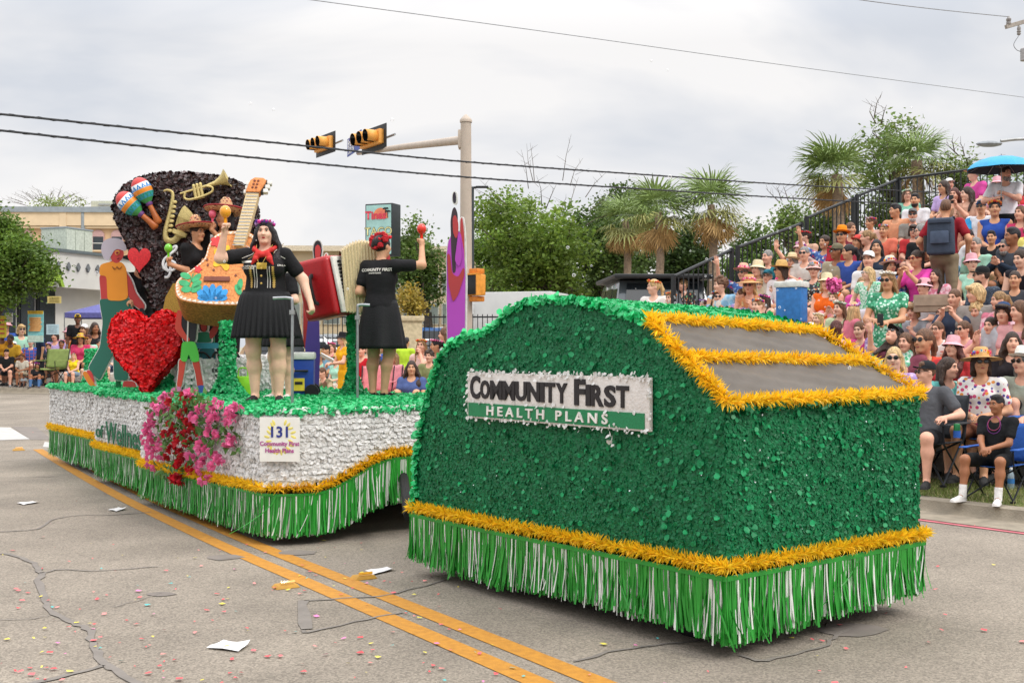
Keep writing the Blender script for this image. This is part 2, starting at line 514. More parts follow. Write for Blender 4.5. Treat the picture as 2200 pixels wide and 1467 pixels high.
# ================================================================== GROUND
U = Vector((-.62, .785, 0)).normalized(); VV = Vector((U.y, -U.x, 0))      # street direction, and across it towards the stand
CURB = [(28.0, -20.0), (8.99, 4.92), (4.03, 11.2), (-5.27, 22.98), (-9.0, 31.4), (-16.0, 33.3), (-70.0, 34.4)]
def xcurb(y):
 ys = [c[1] for c in CURB]; xs = [c[0] for c in CURB]
 return float(np.interp(y, ys, xs))
def GP(px, py, dz=0.):
 """point of the road under a pixel"""
 k = (py-HY)/F
 d = (CH-dz)/k
 if d > 12: d = (CH-dz+.18)/(k+.015)
 return Vector(((px-1100)/F*d, d, gz(d)+dz))
def sheet(name, rows, m, kind='structure'):
 """rows: [(y, [(x,z)...])] of equal length"""
 V, Fs = [], []
 k = len(rows[0][1])
 for y, xs in rows:
  for x, z in xs: V.append((x, y, z))
 for i in range(len(rows)-1):
  for j in range(k-1):
   a = i*k+j; Fs.append((a, a+1, a+k+1, a+k))
 mb = MB().add(V, Fs)
 return mb.build(name, m, None, smooth=None, kind=kind)
def road_mat():
 m = mat('asphalt', '#8f8578', .9, var=.1, scale=1.3, bump=.5, bscale=160)
 n, l = m.node_tree.nodes, m.node_tree.links
 b = n['Principled BSDF']; src = b.inputs['Base Color'].links[0].from_socket
 tc = [x for x in n if x.type == 'TEX_COORD'][0]
 vo = n.new('ShaderNodeTexVoronoi'); vo.inputs['Scale'].default_value = 95
 l.new(tc.outputs['Object'], vo.inputs['Vector'])
 wn_ = n.new('ShaderNodeTexWhiteNoise'); l.new(vo.outputs['Color'], wn_.inputs['Vector'])
 mr = n.new('ShaderNodeMapRange'); mr.inputs[3].default_value = .68; mr.inputs[4].default_value = 1.28
 l.new(wn_.outputs[0], mr.inputs[0])
 n3 = n.new('ShaderNodeTexNoise'); n3.inputs['Scale'].default_value = .45; n3.inputs['Detail'].default_value = 6; n3.inputs['Roughness'].default_value = .65
 l.new(tc.outputs['Object'], n3.inputs['Vector'])
 m3 = n.new('ShaderNodeMapRange'); m3.inputs[1].default_value = .3; m3.inputs[2].default_value = .7; m3.inputs[3].default_value = .77; m3.inputs[4].default_value = 1.12
 l.new(n3.outputs[0], m3.inputs[0])
 mu = n.new('ShaderNodeMath'); mu.operation = 'MULTIPLY'; l.new(mr.outputs[0], mu.inputs[0]); l.new(m3.outputs[0], mu.inputs[1])
 vs = n.new('ShaderNodeVectorMath'); vs.operation = 'SCALE'
 l.new(src, vs.inputs[0]); l.new(mu.outputs[0], vs.inputs['Scale']); l.new(vs.outputs[0], b.inputs['Base Color'])
 return m
M_ROAD = road_mat()
M_CONC = mat('concrete', '#9a9083', .9, var=.1, scale=3, bump=.3, bscale=90)
M_KERB = mat('kerb_concrete', '#8c8272', .9, var=.16, scale=6, bump=.4, bscale=60)
M_GRASSG = mat('turf_soil', '#6f7347', .95, var=.25, scale=5)
ys = [-20, 0, 5, 8, 12, 16, 20, 23, 26, 29, 31.4, 33.3, 34.4, 40, 60, 200, 900, 2500]
sheet('ground', [(y, [(-2500, gz(y)-.03), (-80, gz(y)-.03), (80, gz(y)-.03), (2500, gz(y)-.03)]) for y in ys], mat('dry_earth', '#9a927f', .95, var=.12, scale=.4))
yr = [y for y in ys if y <= 34.4]+[1.5, 10, 14, 18, 25]
sheet('road', [(y, [(-75, gz(y)), (xcurb(y), gz(y))]) for y in sorted(set(yr))], M_ROAD)
def offc(off):
 """kerb line shifted sideways away from the road"""
 P = [Vector((x, y, 0)) for x, y in CURB]; o = []
 for i, p in enumerate(P):
  t = (P[min(i+1, len(P)-1)]-P[max(i-1, 0)]).normalized()
  o.append(p+Vector((t.y, -t.x, 0))*off)
 return o
def strip(name, o1, o2, z1, z2, m, kind='structure', i0=0, i1=None, sub=6):
 A, B = offc(o1), offc(o2)
 n = len(A); i1 = n if i1 is None else i1
 V, Fs = [], []
 for i in range(i0, i1-1):
  for k in range(sub+(1 if i == i1-2 else 0)):
   q = k/sub
   a = A[i].lerp(A[i+1], q); b = B[i].lerp(B[i+1], q)
   V += [(a.x, a.y, gz(a.y)+z1), (b.x, b.y, gz(b.y)+z2)]
 for i in range(len(V)//2-1): Fs.append((2*i, 2*i+2, 2*i+3, 2*i+1))
 Fs = [f[::-1] for f in Fs]
 return MB().add(V, Fs).build(name, m, None, smooth=None, kind=kind)
# kerb: face and top as one body
def kerb():
 prof = [(-.42, .008), (-.03, .02), (0, .05), (.02, .125), (.05, .135), (.19, .135), (.2, .05)]
 rows = []
 mb = MB(); cols = [offc(o) for o, z in prof]
 V = []; n = 0
 for i in range(len(CURB)-1):
  for k in range(8+(1 if i == len(CURB)-2 else 0)):
   q = k/8
   for c, (o, z) in zip(cols, prof):
    p = c[i].lerp(c[i+1], q); V.append((p.x, p.y, gz(p.y)+z))
   n += 1
 k = len(prof)
 Fs = [(i*k+j, i*k+j+1, (i+1)*k+j+1, (i+1)*k+j) for i in range(n-1) for j in range(k-1)]
 mb.add(V, Fs).build('kerb', M_KERB, None, smooth=.6, kind='structure')
kerb()
strip('red_kerb_line', -.52, -.44, .006, .006, mat('faded_red_paint', '#b4636a', .85, var=.2, scale=8), i0=0, i1=4)
strip('grass_verge', .19, 1.4, .12, .15, M_GRASSG, i0=0, i1=4)
strip('sidewalk', 1.4, 14.0, .15, .2, M_CONC, i0=0, i1=4)
strip('plaza_pavement', .19, 14.0, .125, .16, M_CONC, i0=3)
# blades of grass on the verge
def grass():
 n = 15000
 q = RN.uniform(0, 1, n); A = np.array([(p.x, p.y) for p in (offc(.25)[1], offc(.25)[2])]); B = np.array([(p.x, p.y) for p in (offc(1.38)[1], offc(1.38)[2])])
 w = RN.uniform(0, 1, (n, 1)); q = RN.uniform(.55, 1.25, (n, 1))
 P = (A[0]*(1-q)+A[1]*q)*(1-w)+(B[0]*(1-q)+B[1]*q)*w
 h = RN.uniform(.02, .065, n); a = RN.uniform(0, 2*PI, n); wd = RN.uniform(.003, .006, n)
 V = np.zeros((n, 3, 3))
 V[:, :, :2] = P[:, None, :]
 V[:, 0, 0] -= np.cos(a)*wd; V[:, 0, 1] -= np.sin(a)*wd; V[:, 1, 0] += np.cos(a)*wd; V[:, 1, 1] += np.sin(a)*wd
 V[:, :, 2] = .12+.03*w
 V[:, 2, 0] += RN.normal(0, .03, n); V[:, 2, 1] += RN.normal(0, .03, n); V[:, 2, 2] += h
 c = np.where(RN.random((n, 1)) < .3, np.array([lin('#b3a878')]), np.array([lin('#7d8f45')]))*RN.uniform(.6, 1.2, (n, 1))
 link('grass', np_mesh('grass', V.reshape(-1, 3), np.arange(n*3).reshape(n, 3), np.repeat(c[:, None], 3, 1).reshape(-1, 3)), None, attr_mat('grass_blades', .7, trans=.2), kind='stuff')
grass()
# road paint, tar and litter (thin sheets a few mm above each other)
def ribbon(pts, w, z, wv=0.):
 P = [Vector(p) for p in pts]; V, Fs = [], []
 for i, p in enumerate(P):
  t = (P[min(i+1, len(P)-1)]-P[max(i-1, 0)]); t.z = 0; t.normalize()
  n = Vector((t.y, -t.x, 0)); ww = w*(1+R.uniform(-wv, wv))
  for s in (-.5, .5):
   q = p+n*ww*s; V.append((q.x, q.y, gz(q.y)+z))
 for i in range(len(P)-1): Fs.append((2*i, 2*i+1, 2*i+3, 2*i+2))
 return V, Fs
M_YEL = mat('yellow_road_paint', '#bf8630', .75, var=.1, scale=20, bump=.3, bscale=120, col2='#ad772c')
M_WHT = mat('white_road_paint', '#b3b0ab', .8, var=.1, scale=9)
M_TAR = mat('tar_seal', '#7a736c', .8, var=.1, scale=9, bump=.2)
M_TAR2 = mat('dark_patch', '#787069', .85, var=.12, scale=5)
yl = [(2.2, 2.3), (.62, 4.77), (-.245, 6.12), (-1.4, 7.92), (-2.6, 9.8), (-4.9, 13.6), (-7.05, 17.3)]
nn = Vector((.84, .54, 0))
for k, o in enumerate((-.0, .25)):
 pts = smooth_poly([(x+nn.x*o, y+nn.y*o, 0) for x, y in yl], 6)
 MB().add(*ribbon(pts, .135, .004)).build('center_line', M_YEL, None, smooth=None, kind='structure')
mb = MB()
V = [GP(*p) for p in ((-30, 917), (22, 918), (64, 943), (-20, 946))]
mb.add([(v.x, v.y, v.z+.005) for v in V], [(3, 2, 1, 0)])
V = [GP(*p) for p in ((96, 949), (125, 952), (118, 962), (92, 960))]
mb.add([(v.x, v.y, v.z+.005) for v in V], [(3, 2, 1, 0)])
mb.build('crosswalk_marking', M_WHT, None, smooth=None, kind='structure')
mb = MB()
V = [GP(*p) for p in ((24, 916), (78, 917), (112, 944), (66, 944))]
mb.add([(v.x, v.y, v.z+.004) for v in V], [(3, 2, 1, 0)])
for px, py, w in ((480, 1197, .13), (641, 1187, .12), (345, 1276, .08), (1828, 1352, .16), (1005, 1238, .06)):
 c = GP(px, py); V = []
 for i in range(12):
  a = 2*PI*i/12; r = w*R.uniform(.75, 1.15)
  V.append((c.x+r*math.cos(a)*1.2, c.y+r*math.sin(a), gz(c.y+r*math.sin(a))+.0045))
 mb.add(V, [tuple(range(12))])
mb.build('asphalt_patches', M_TAR2, None, smooth=None, kind='structure')
cracks = [([(0, 1189), (30, 1193), (60, 1205), (90, 1227), (84, 1246), (97, 1290), (106, 1313), (150, 1336), (188, 1349), (196, 1380), (224, 1424), (252, 1446), (320, 1482)], .055),
          ([(88, 1231), (130, 1223), (200, 1226), (340, 1217)], .025), ([(-10, 1486), (120, 1455), (226, 1431)], .05),
          ([(-5, 1142), (80, 1136), (110, 1117), (170, 1107), (240, 1106), (325, 1100)], .03), ([(240, 1306), (310, 1286), (345, 1275)], .012),
          ([(965, 1243), (850, 1275), (770, 1283), (650, 1290)], .03), ([(652, 1289), (657, 1352)], .08), ([(655, 1355), (672, 1357), (790, 1330), (862, 1317)], .03),
          ([(1230, 1421), (1330, 1397), (1432, 1384), (1500, 1375)], .03), ([(1590, 1408), (1640, 1418), (1760, 1392), (1790, 1370), (1832, 1350)], .035),
          ([(0, 1026), (100, 1024), (150, 1020)], .02), ([(0, 991), (60, 988), (110, 986)], .02), ([(0, 1332), (60, 1330), (105, 1322)], .012)]
mb = MB()
for pts, w in cracks:
 P = [GP(*p) for p in pts]
 P = smooth_poly([(p.x, p.y, 0) for p in P], 4)
 P = [(x+R.gauss(0, .009), y+R.gauss(0, .009), 0) for x, y, z in P]
 mb.add(*ribbon(P, w*.8, .0058, .3))
mb.build('tar_crack_seals', M_TAR, None, smooth=None, kind='structure')
def confetti():
 V, Fs, T = [], [], []
 cols = ['#d8555a', '#e06a6e', '#d9494f', '#e78a86', '#e2d35a', '#d9c94e', '#56b3b0', '#e77fb4', '#d8555a', '#e06a6e']
 for i in range(380):
  px, py = R.uniform(-40, 2240), 850+640*R.random()**.8
  if R.random() < .3: px = R.uniform(0, 1000); py = R.uniform(1150, 1467)
  c = GP(px, py)
  if c.x > xcurb(c.y)-.05: c.z += .14
  s = R.uniform(.006, .017); a = R.uniform(0, PI); k = R.choice((1, .45, .6))
  dx, dy = Vector((math.cos(a), math.sin(a), 0))*s, Vector((-math.sin(a), math.cos(a), 0))*s*k
  o = len(V)
  for p in (c-dx-dy, c+dx-dy, c+dx+dy, c-dx+dy): V.append((p.x, p.y, p.z+.008+R.uniform(0, .008)))
  Fs.append((o, o+1, o+2, o+3)); cc = lin(R.choice(cols)); T += [cc]*4
 link('confetti', np_mesh('confetti', V, np.array(Fs), np.array(T)), None, attr_mat('paper_scraps', .7), kind='stuff')
confetti()
M_PAPER = mat('white_paper', '#d5d3d2', .8, var=.05, scale=8)
for pts, lb in (([(443, 1393), (480, 1378), (538, 1386), (512, 1401)], 'large white paper sheet lying near the front of the road, curled at one corner'),
    ([(784, 1227), (832, 1220), (849, 1225), (800, 1236)], 'white paper slip on the road right of the yellow lines'),
    ([(36, 1081), (70, 1078), (86, 1080), (50, 1085)], 'small white paper at the far left edge of the road'),
    ([(232, 1096), (255, 1091), (272, 1094), (250, 1099)], 'small white paper on the road beside the striped float skirt')):
 P = [GP(*p) for p in pts]; V = []
 for i in range(5):
  for j in range(5):
   a, b = i/4, j/4
   p = (P[0]*(1-a)+P[1]*a)*(1-b)+(P[3]*(1-a)+P[2]*a)*b
   V.append((p.x, p.y, p.z+.008+.02*(a*b)**3+.006*math.sin(a*5+b*3)**2))
 Fs = [(i*5+j, i*5+j+1, (i+1)*5+j+1, (i+1)*5+j) for i in range(4) for j in range(4)]
 tag(MB().add(V, [f[::-1] for f in Fs]).build('paper_sheet', M_PAPER), lb, 'paper', 'papers dropped on the road')
M_MARK = mat('yellow_reflector', '#e2a32a', .35, var=.1, coat=.5)
for px, py, lb in ((614, 1261, 'yellow raised road marker left of the yellow lines'), (781, 1242, 'yellow raised road marker right of the yellow lines'), (40, 967, 'yellow raised road marker far off by the crosswalk')):
 c = GP(px, py)
 e = empty('road_marker', (c.x, c.y, c.z), .55, lb, 'road marker', 'raised markers along the yellow lines')
 MB().box((0, 0, .014), (.17, .11, .026), taper=.75).build('marker_body', mat('marker_base', '#b98a35', .6), e, bevel=.006)
 MB().box((0, -.045, .018), (.1, .012, .014)).build('reflector', M_MARK, e, rot=(-.5, 0, 0), loc=(0, -.004, .006))

# ================================================================== BUILDINGS
M_WHITEW = mat('white_stucco', '#d5d3cc', .9, var=.05, scale=2, bump=.15)
M_TAN = mat('tan_stucco', '#cfae8a', .9, var=.07, scale=1.2, bump=.1)
M_TANL = mat('pale_tan_trim', '#dcc4a2', .9, var=.06, scale=2)
M_GREYT = mat('grey_metal_trim', '#8f979c', .6, var=.1, scale=4)
M_GLASS = mat('dark_window_glass', '#2b3236', .15, var=.3, scale=1.5, spec=.7)
M_DARKF = mat('dark_frame', '#2a2b2c', .5, var=.1)
M_PINKA = mat('dusty_pink_arch', '#bd9a96', .9, var=.08)
# restaurant at the left
A0, A1 = W(-70, 0, 35.4), W(330, 0, 43.6)
dv = Vector((A1.x-A0.x, A1.y-A0.y, 0)); LEN = dv.length; ang = math.atan2(dv.y, dv.x)
e = empty('restaurant', (A0.x, A0.y, gz(36)+.1), ang, 'low white restaurant with curved fascia of grey diamonds and dark glazing', 'building')
base = e.location.z
ftop, fbot = 4.76-base, 3.6-base
mb = MB(); n = 30
V = []
for i in range(n+1):
 x = LEN*i/n; b = .12*math.sin(PI*i/n)
 for z, y in ((fbot, -.02), (ftop, -.16), (ftop, .5), (fbot, .5)): V.append((x, y-b, z))
Fs = []
for i in range(n):
 for k in range(4): Fs.append((i*4+k, i*4+(k+1) % 4, (i+1)*4+(k+1) % 4, (i+1)*4+k))
Fs = [f[::-1] for f in Fs]+[(0, 1, 2, 3), (n*4+3, n*4+2, n*4+1, n*4)]
mb.add(V, Fs).build('fascia', M_WHITEW, e, smooth=.5)
mb = MB()
for i in range(n):
 x0, x1 = LEN*i/n, LEN*(i+1)/n
 mb.box(((x0+x1)/2, -.1-.12*math.sin(PI*(i+.5)/n), ftop+.05), (x1-x0+.004, .3, .1))
mb.build('coping', mat('dark_coping', '#5d6668', .6), e)
MB().box((LEN/2, 3.2, fbot/2+.1), (LEN, 5, fbot+.3)).build('wall', M_WHITEW, e)
MB().box((LEN/2, 3.2, ftop-.15), (LEN-.1, 5.4, .12)).build('roof', M_GREYT, e)
def along(px):
 """distance along the restaurant front at pixel column px"""
 k = (px-1100)/F; return (k*A0.y-A0.x)/(math.cos(ang)-k*math.sin(ang))
for x0, x1 in ((-60, 20), (28, 66), (72, 106), (112, 150)):
 a, b = along(x0), along(x1)
 f = MB().box(((a+b)/2, .66, fbot/2), (b-a, .08, fbot-.1)).build('window', M_DARKF, e)
 MB().box(((a+b)/2, .61, fbot/2+.1), (b-a-.16, .03, fbot-.5)).build('pane', M_GLASS, f)
M_DIA = mat('grey_diamond_tile', '#6f7274', .7)
for k, px in enumerate((48, 69, 90, 112, 134, 155, 176, 197)):
 x = along(px); z = (fbot+ftop)/2+.12
 MB().prism([(x-.085, z), (x, z-.15), (x+.085, z), (x, z+.15)], -.3, -.22).build('diamond_tile', M_DIA, e)
x = along(104)
lettering('A', mat('green_sign_letter', '#8fae3c', .5), e, (x, -.32, fbot+.3), .95, extrude=.06, name='letter', bold=.02)
lettering('N', mat('green_sign_letter', '#8fae3c', .5), e, (along(75), -.32, fbot+.3), .95, extrude=.06, name='letter', bold=.02)
o = empty('rooftop_unit', W(144, 540, 45), ang, 'grey green boxed air unit on the white restaurant roof', 'air conditioner')
MB().box((0, 0, .35), (1.45, 1.2, .95)).build('casing', mat('grey_green_metal', '#a9b0a2', .6), o, bevel=.02)
for k in range(3): MB().box((-.48+.48*k, -.61, .35), (.44, .02, .8)).build('panel', mat('grey_green_panel', '#b4baad', .6), o)
MB().box((0, 0, .85), (1.5, 1.25, .05)).build('lid', M_GREYT, o)
# banners and notices at the restaurant
def banner(px0, px1, py0, py1, d, name, label, cat_, mk):
 a, b = W(px0, py1, d), W(px1, py0, d)
 e_ = empty(name, (a.x, d, a.z), .05, label, cat_)
 w, h = b.x-a.x, b.z-a.z
 mk(e_, w, h)
 return e_
def pancake(e_, w, h):
 MB().box((w/2, 0, h/2), (w, .03, h)).build('panel', mat('teal_banner', '#7fc0c4', .6), e_)
 MB().box((w/2, -.022, h*.96), (w, .01, h*.1)).build('header_band', mat('yellow_banner', '#d9b43a', .6), e_)
 MB().box((w/2, -.022, h*.12), (w, .01, h*.2)).build('footer_band', mat('pale_banner', '#b9cfc3', .6), e_)
 for k in range(7):
  MB().lathe([(0, 0), (w*.36, .0), (w*.39, h*.025), (w*.36, h*.05), (0, h*.05)], 14, sy=.25).build('printed_pancake', mat('pancake', '#c98a4b', .7, col2='#e0ab6c'), e_, loc=(w/2+R.uniform(-.03, .03), -.03, h*(.36+.065*k)))
 lettering('PANCAKES', mat('brown_print', '#6b4a20', .6), e_, (w/2, -.03, h*.96), w*.17)
banner(60, 93, 668, 735, 33.6, 'pancake_banner', 'upright teal banner with a stack of pancakes printed on it', 'banner', pancake)
def plainb(c, c2):
 def f(e_, w, h):
  MB().box((w/2, 0, h/2), (w, .03, h)).build('panel', mat('banner_'+c, c, .6), e_)
  for k in range(4): MB().box((w/2, -.02, h*(.2+.2*k)), (w*.7, .006, h*.06)).build('print_line', mat('banner_'+c2, c2, .6), e_)
 return f
banner(-10, 13, 678, 725, 33.4, 'yellow_banner', 'yellow and red printed banner at the far left edge', 'banner', plainb('#d9c43a', '#c23a50'))
banner(12, 27, 672, 692, 33.8, 'notice_sheet', 'white notice sheet taped on glass beside the yellow banner', 'notice', plainb('#d5d5d5', '#9aa0a4'))
banner(100, 126, 696, 718, 33.6, 'notice_sheet', 'pale blue notice board right of the pancake banner', 'notice', plainb('#b3ccd6', '#8aa3ad'))
banner(102, 131, 636, 651, 38, 'menu_sign', 'cream menu sign lit in the dark restaurant window', 'sign', plainb('#cdbb73', '#7c6c34'))
# orange mesh barrier
p0, p1 = W(-40, 0, 35.0), W(235, 0, 35.1)
e = empty('mesh_barrier', (p0.x, 35.0, gz(35)+.14), math.atan2(p1.y-p0.y, p1.x-p0.x), 'orange plastic mesh barrier strung before the restaurant', 'barrier')
L_ = (p1-p0).length; L_ = p1.x-p0.x
mb = MB()
for k in range(9): mb.tube([(0, 0, .25+.1*k), (L_*.3, 0, .22+.1*k), (L_*.7, 0, .23+.1*k), (L_, 0, .25+.1*k)], .009, 4)
k = 0
while k*.13 < L_: mb.tube([(k*.13, 0, .24), (k*.13, 0, 1.06)], .008, 4); k += 1
mb.build('mesh', mat('orange_plastic', '#d2653a', .6), e)
for k in range(4): MB().tube([(L_*k/3, .02, 0), (L_*k/3, .02, 1.2)], .02, 6).build('stake', M_GREYT, e)
# tan arcade building
B0 = W(-120, 0, 60); B1 = W(420, 0, 62)
e = empty('arcade_building', (B0.x, 60, 0), .03, 'tan building with pink arched windows behind the restaurant', 'building')
Wd = B1.x-B0.x; zt = 8.75
MB().box((Wd/2, 4.2, zt/2), (Wd, 8, zt)).build('wall', M_TAN, e)
MB().box((Wd/2, .12, zt-.05), (Wd+.2, .5, .28)).build('cornice', M_GREYT, e)
MB().box((Wd/2, .1, zt-.5), (Wd, .3, .75)).build('frieze', M_TANL, e)
MB().box((Wd/2, .14, zt-.95), (Wd, .24, .12)).build('string_course', M_TANL, e)
for px in (-60, 53, 96, 152, 206, 246, 290):
 x = (px-1100)/F*60-B0.x; zb, w = 6.62, .62
 arch = [(x-w/2, zb), (x+w/2, zb)]+[(x+w/2*math.cos(PI*i/10), zb+.75+w/2*math.sin(PI*i/10)) for i in range(11)]
 f = MB().prism(arch, .12, .3).build('window', M_PINKA, e)
 p = MB().box((x, .112, zb+.36), (w-.1, .02, .68)).build('pane', M_GLASS, f)
 MB().box((x, .098, zb+.36), (w, .02, .04)).build('sash', M_WHITEW, f)
 MB().box((x, .05, zb-.04), (w+.12, .16, .08)).build('sill', M_TANL, f)
for px in (133, 280): MB().box(((px-1100)/F*60-B0.x, .1, zt-.9), (.34, .36, 1.5)).build('pilaster', M_TANL, e)
MB().tube([((175-1100)/F*60-B0.x, .0, 5), ((175-1100)/F*60-B0.x, .0, zt+.1)], .1, 8).build('downpipe', M_GREYT, e)
o = empty('rooftop_unit', W(243, 468, 64), 0, 'louvred grey air unit on the tan building roof', 'air conditioner')
MB().box((0, 0, .35), (1.9, 1.5, 1.0)).build('casing', mat('grey_green_metal', '#a9b0a2', .6), o, bevel=.02)
for s in (-1, 1):
 for k in range(6): MB().box((.1+s*.33, -.77, .0+.13*k), (.6, .05, .07)).build('louvre', M_GREYT, o)
# beige building in the middle distance
B0 = W(560, 0, 66)
e = empty('office_building', (B0.x, 66, 0), 0.05, 'long beige office building with window bands behind the parked cars', 'building')
Wd = 12.5; zt = 7.1
MB().box((Wd/2, 4, zt/2), (Wd, 8, zt)).build('wall', mat('beige_wall', '#b9a98d', .9, var=.05, scale=1), e)
MB().box((Wd/2, 3.9, zt+.08), (Wd+.5, 8.6, .3)).build('roof', mat('beige_fascia', '#c9bda6', .8), e)
for r in range(3):
 for k in range(11):
  f = MB().box((.65+k*1.12, -.02, 1.75+r*1.75), (.98, .1, 1.25)).build('window', mat('pale_frame', '#a8a79c', .6), e)
  MB().box((.65+k*1.12, -.078, 1.75+r*1.75), (.84, .02, 1.1)).build('pane', mat('grey_glass', '#6d7672', .2, var=.25, scale=.7, spec=.6), f)
# long pale wall behind the trees, low wall with pillar and iron fence
p = W(1085, 0, 58)
e = empty('boundary_wall', (p.x, 58, 0), .03, 'long pale beige wall under the trees behind the white trailer', 'wall')
MB().box((5, 0, 2.2), (11, .4, 4.3)).build('wall', mat('pale_beige_block', '#cdbfa6', .9, var=.05), e)
MB().box((-.2, -.3, 2.6), (2.2, 1.5, 5.2)).build('stair_tower', mat('pale_beige_block', '#cdbfa6', .9, var=.05), e)
for k in range(5): MB().box((-.2, -1.07, 3.6+.3*k), (2.0, .03, .2)).build('louvre', M_GREYT, e)
p = W(884, 0, 30)
e = empty('gate_pillar', (p.x, 30, gz(30)), .2, 'cream masonry pillar at the end of the low wall by the blue car', 'pillar')
MB().box((0, 0, 1.0), (.5, .5, 2.0)).build('shaft', mat('cream_masonry', '#bdae8e', .9, bump=.2), e, bevel=.01)
MB().box((0, 0, 2.06), (.6, .6, .13)).build('cap', mat('cream_masonry', '#bdae8e', .9), e, bevel=.02)
p = W(640, 0, 31)
e = empty('low_wall', (p.x, 31, gz(31)), -.02, 'low cream wall with black iron fence in front of the parked cars', 'wall')
Lw = 5.4
MB().box((Lw/2-.6, .3, .6), (Lw-1.6, .3, 1.2)).build('wall', mat('cream_masonry', '#bdae8e', .9), e)
MB().box((Lw/2-.6, .3, 1.23), (Lw-1.5, .4, .07)).build('coping', mat('cream_masonry', '#bdae8e', .9), e)
bar = MB().box((0, 0, 0), (.022, .022, .95)).mesh('bar')
M_IRON = mat('black_iron', '#1c1d1f', .5, var=.1)
for k in range(40): link('bar', bar, e, M_IRON, loc=(.1+k*.13, .3, 1.72))
for z in (1.35, 2.12): MB().box((Lw/2, .3, z), (Lw-.1, .03, .04)).build('rail', M_IRON, e)

# ================================================================== TREES
M_BARK = mat('bark', '#5a5046', .95, var=.3, scale=9, bump=.6, bscale=25)
def leafmat(c): return mat('foliage_'+c, tuple(min(1, q*1.02) for q in lin(c)), .5, var=.18, scale=1.3, tint=True, trans=.36)
def leaves(C, rad, n, size, flat=1., col_v=.3, thin=.5):
 """n leaves in each clump"""
 k = len(C); tot = k*n
 P = np.repeat(C, n, 0)+RN.normal(0, 1, (tot, 3))*np.repeat(rad, n)[:, None]*np.array([.55, .55, .42*flat])
 D = RN.normal(0, 1, (tot, 3)); D /= np.linalg.norm(D, axis=1, keepdims=True)
 D[:, 2] *= .7
 X = np.cross(D, RN.normal(0, 1, (tot, 3))); X /= np.linalg.norm(X, axis=1, keepdims=True)
 s = size*RN.uniform(.6, 1.3, (tot, 1))
 V = np.stack([P-D*s*.5, P+X*s*thin*.5, P+D*s*.5, P-X*s*thin*.5], 1)
 t = np.repeat(RN.uniform(1-col_v, 1+col_v, k), n)*RN.uniform(.75, 1.25, tot)
 T = np.stack([t*RN.uniform(.9, 1.12, tot), t, t*.95], 1)
 return V.reshape(-1, 3), np.arange(tot*4).reshape(-1, 4), np.repeat(T[:, None], 4, 1).reshape(-1, 3)
def tree(name, label, px, d, box, col, clumps=90, n=60, size=.16, crad=.5, trunk=.16, trunk_px=None, gap=.0, group=None, flat=1., seed=1, twigs=0, cat_='tree', shell=.35, trunk_from=None, thin=.5):
 rr = np.random.default_rng(seed)
 x0, x1, y0, y1 = box
 a, b = W(x0, y1, d), W(x1, y0, d)
 c = np.array([(a.x+b.x)/2, d, (a.z+b.z)/2]); rad = np.array([(b.x-a.x)/2, (b.x-a.x)/2*.9, (b.z-a.z)/2])
 bp = W(trunk_px or (x0+x1)/2, 0, d); bz = gz(d)
 e_ = empty(name, (bp.x, d, bz), 0, label, cat_, group)
 off = np.array([bp.x, d, bz])
 lobes = rr.normal(0, 1, (13, 3)); lobes /= np.linalg.norm(lobes, axis=1, keepdims=True); lobes = lobes*rr.uniform(.2, .78, (13, 1))
 C = []
 while len(C) < clumps:
  lb = lobes[rr.integers(13)]
  q = rr.normal(0, 1, 3); q /= np.linalg.norm(q); q = lb+q*(.38*rr.uniform(shell, 1)**.5)
  if np.linalg.norm(q) > 1.12: continue
  C.append(c+q*(rad-crad*.35)-off)
 C = np.array(C)
 V, Fc, T = leaves(C, rr.uniform(.6, 1.15, clumps)*crad, n, size, flat, thin=thin)
 link('crown', np_mesh('crown', V, Fc, T), e_, leafmat(col), kind='stuff')
 top = c-off
 mb = MB()
 fork = Vector((top[0]*.3, 0, max(.3, top[2]-rad[2]*.75)))
 mb.tube([(0, 0, -.1), (fork.x*.3, .02, fork.z*.5), fork], [trunk*1.25, trunk, trunk*.85], 8)
 for i in rr.choice(clumps, min(clumps, 26), replace=False):
  t = Vector(C[i]); mid = fork.lerp(t, .5)+Vector((rr.normal(0, .15), rr.normal(0, .15), .12))
  mb.tube([fork-Vector((0, 0, .1)), fork.lerp(mid, .6), mid, t], [trunk*.5, trunk*.34, trunk*.22, trunk*.07], 5, cap=False)
 for i in range(twigs):
  q = rr.normal(0, 1, 3); q[2] = abs(q[2])+.4; q /= np.linalg.norm(q)
  s = Vector(top+q*rad*.7); t = Vector(top+q*rad*rr.uniform(1.0, 1.22))+Vector((rr.normal(0, .15), 0, 0))
  mb.tube([s, s.lerp(t, .5)+Vector((rr.normal(0, .06), 0, .05)), t], [.02, .012, .004], 4, cap=False)
  for j in range(3):
   m_ = s.lerp(t, .4+.2*j); mb.tube([m_, m_+Vector((rr.normal(0, .25), rr.normal(0, .1), .22))], [.008, .003], 3, cap=False)
 mb.build('trunk', M_BARK, e_, smooth=1.)
 return e_
tree('oak_tree', 'dense dark green oak at the left edge before the restaurant', 20, 33, (-110, 116, 428, 712), '#5f7a30', 150, 150, .13, .42, .1, -12, seed=3)
tree('bare_crowned_tree', 'thin leafed pale tree rising behind the tan building', 110, 82, (15, 205, 408, 500), '#8a9a58', 90, 26, .2, .55, .2, twigs=40, seed=4)
tree('oak_tree', 'dark green oak right of the taco sign with open branches', 905, 46, (818, 985, 392, 710), '#5d7535', 140, 55, .18, .45, .2, 925, seed=5)
tree('bright_tree', 'bright green bushy tree right of the black lamp post', 1050, 47, (985, 1145, 440, 720), '#6c8a34', 150, 60, .18, .45, .2, 1060, seed=6)
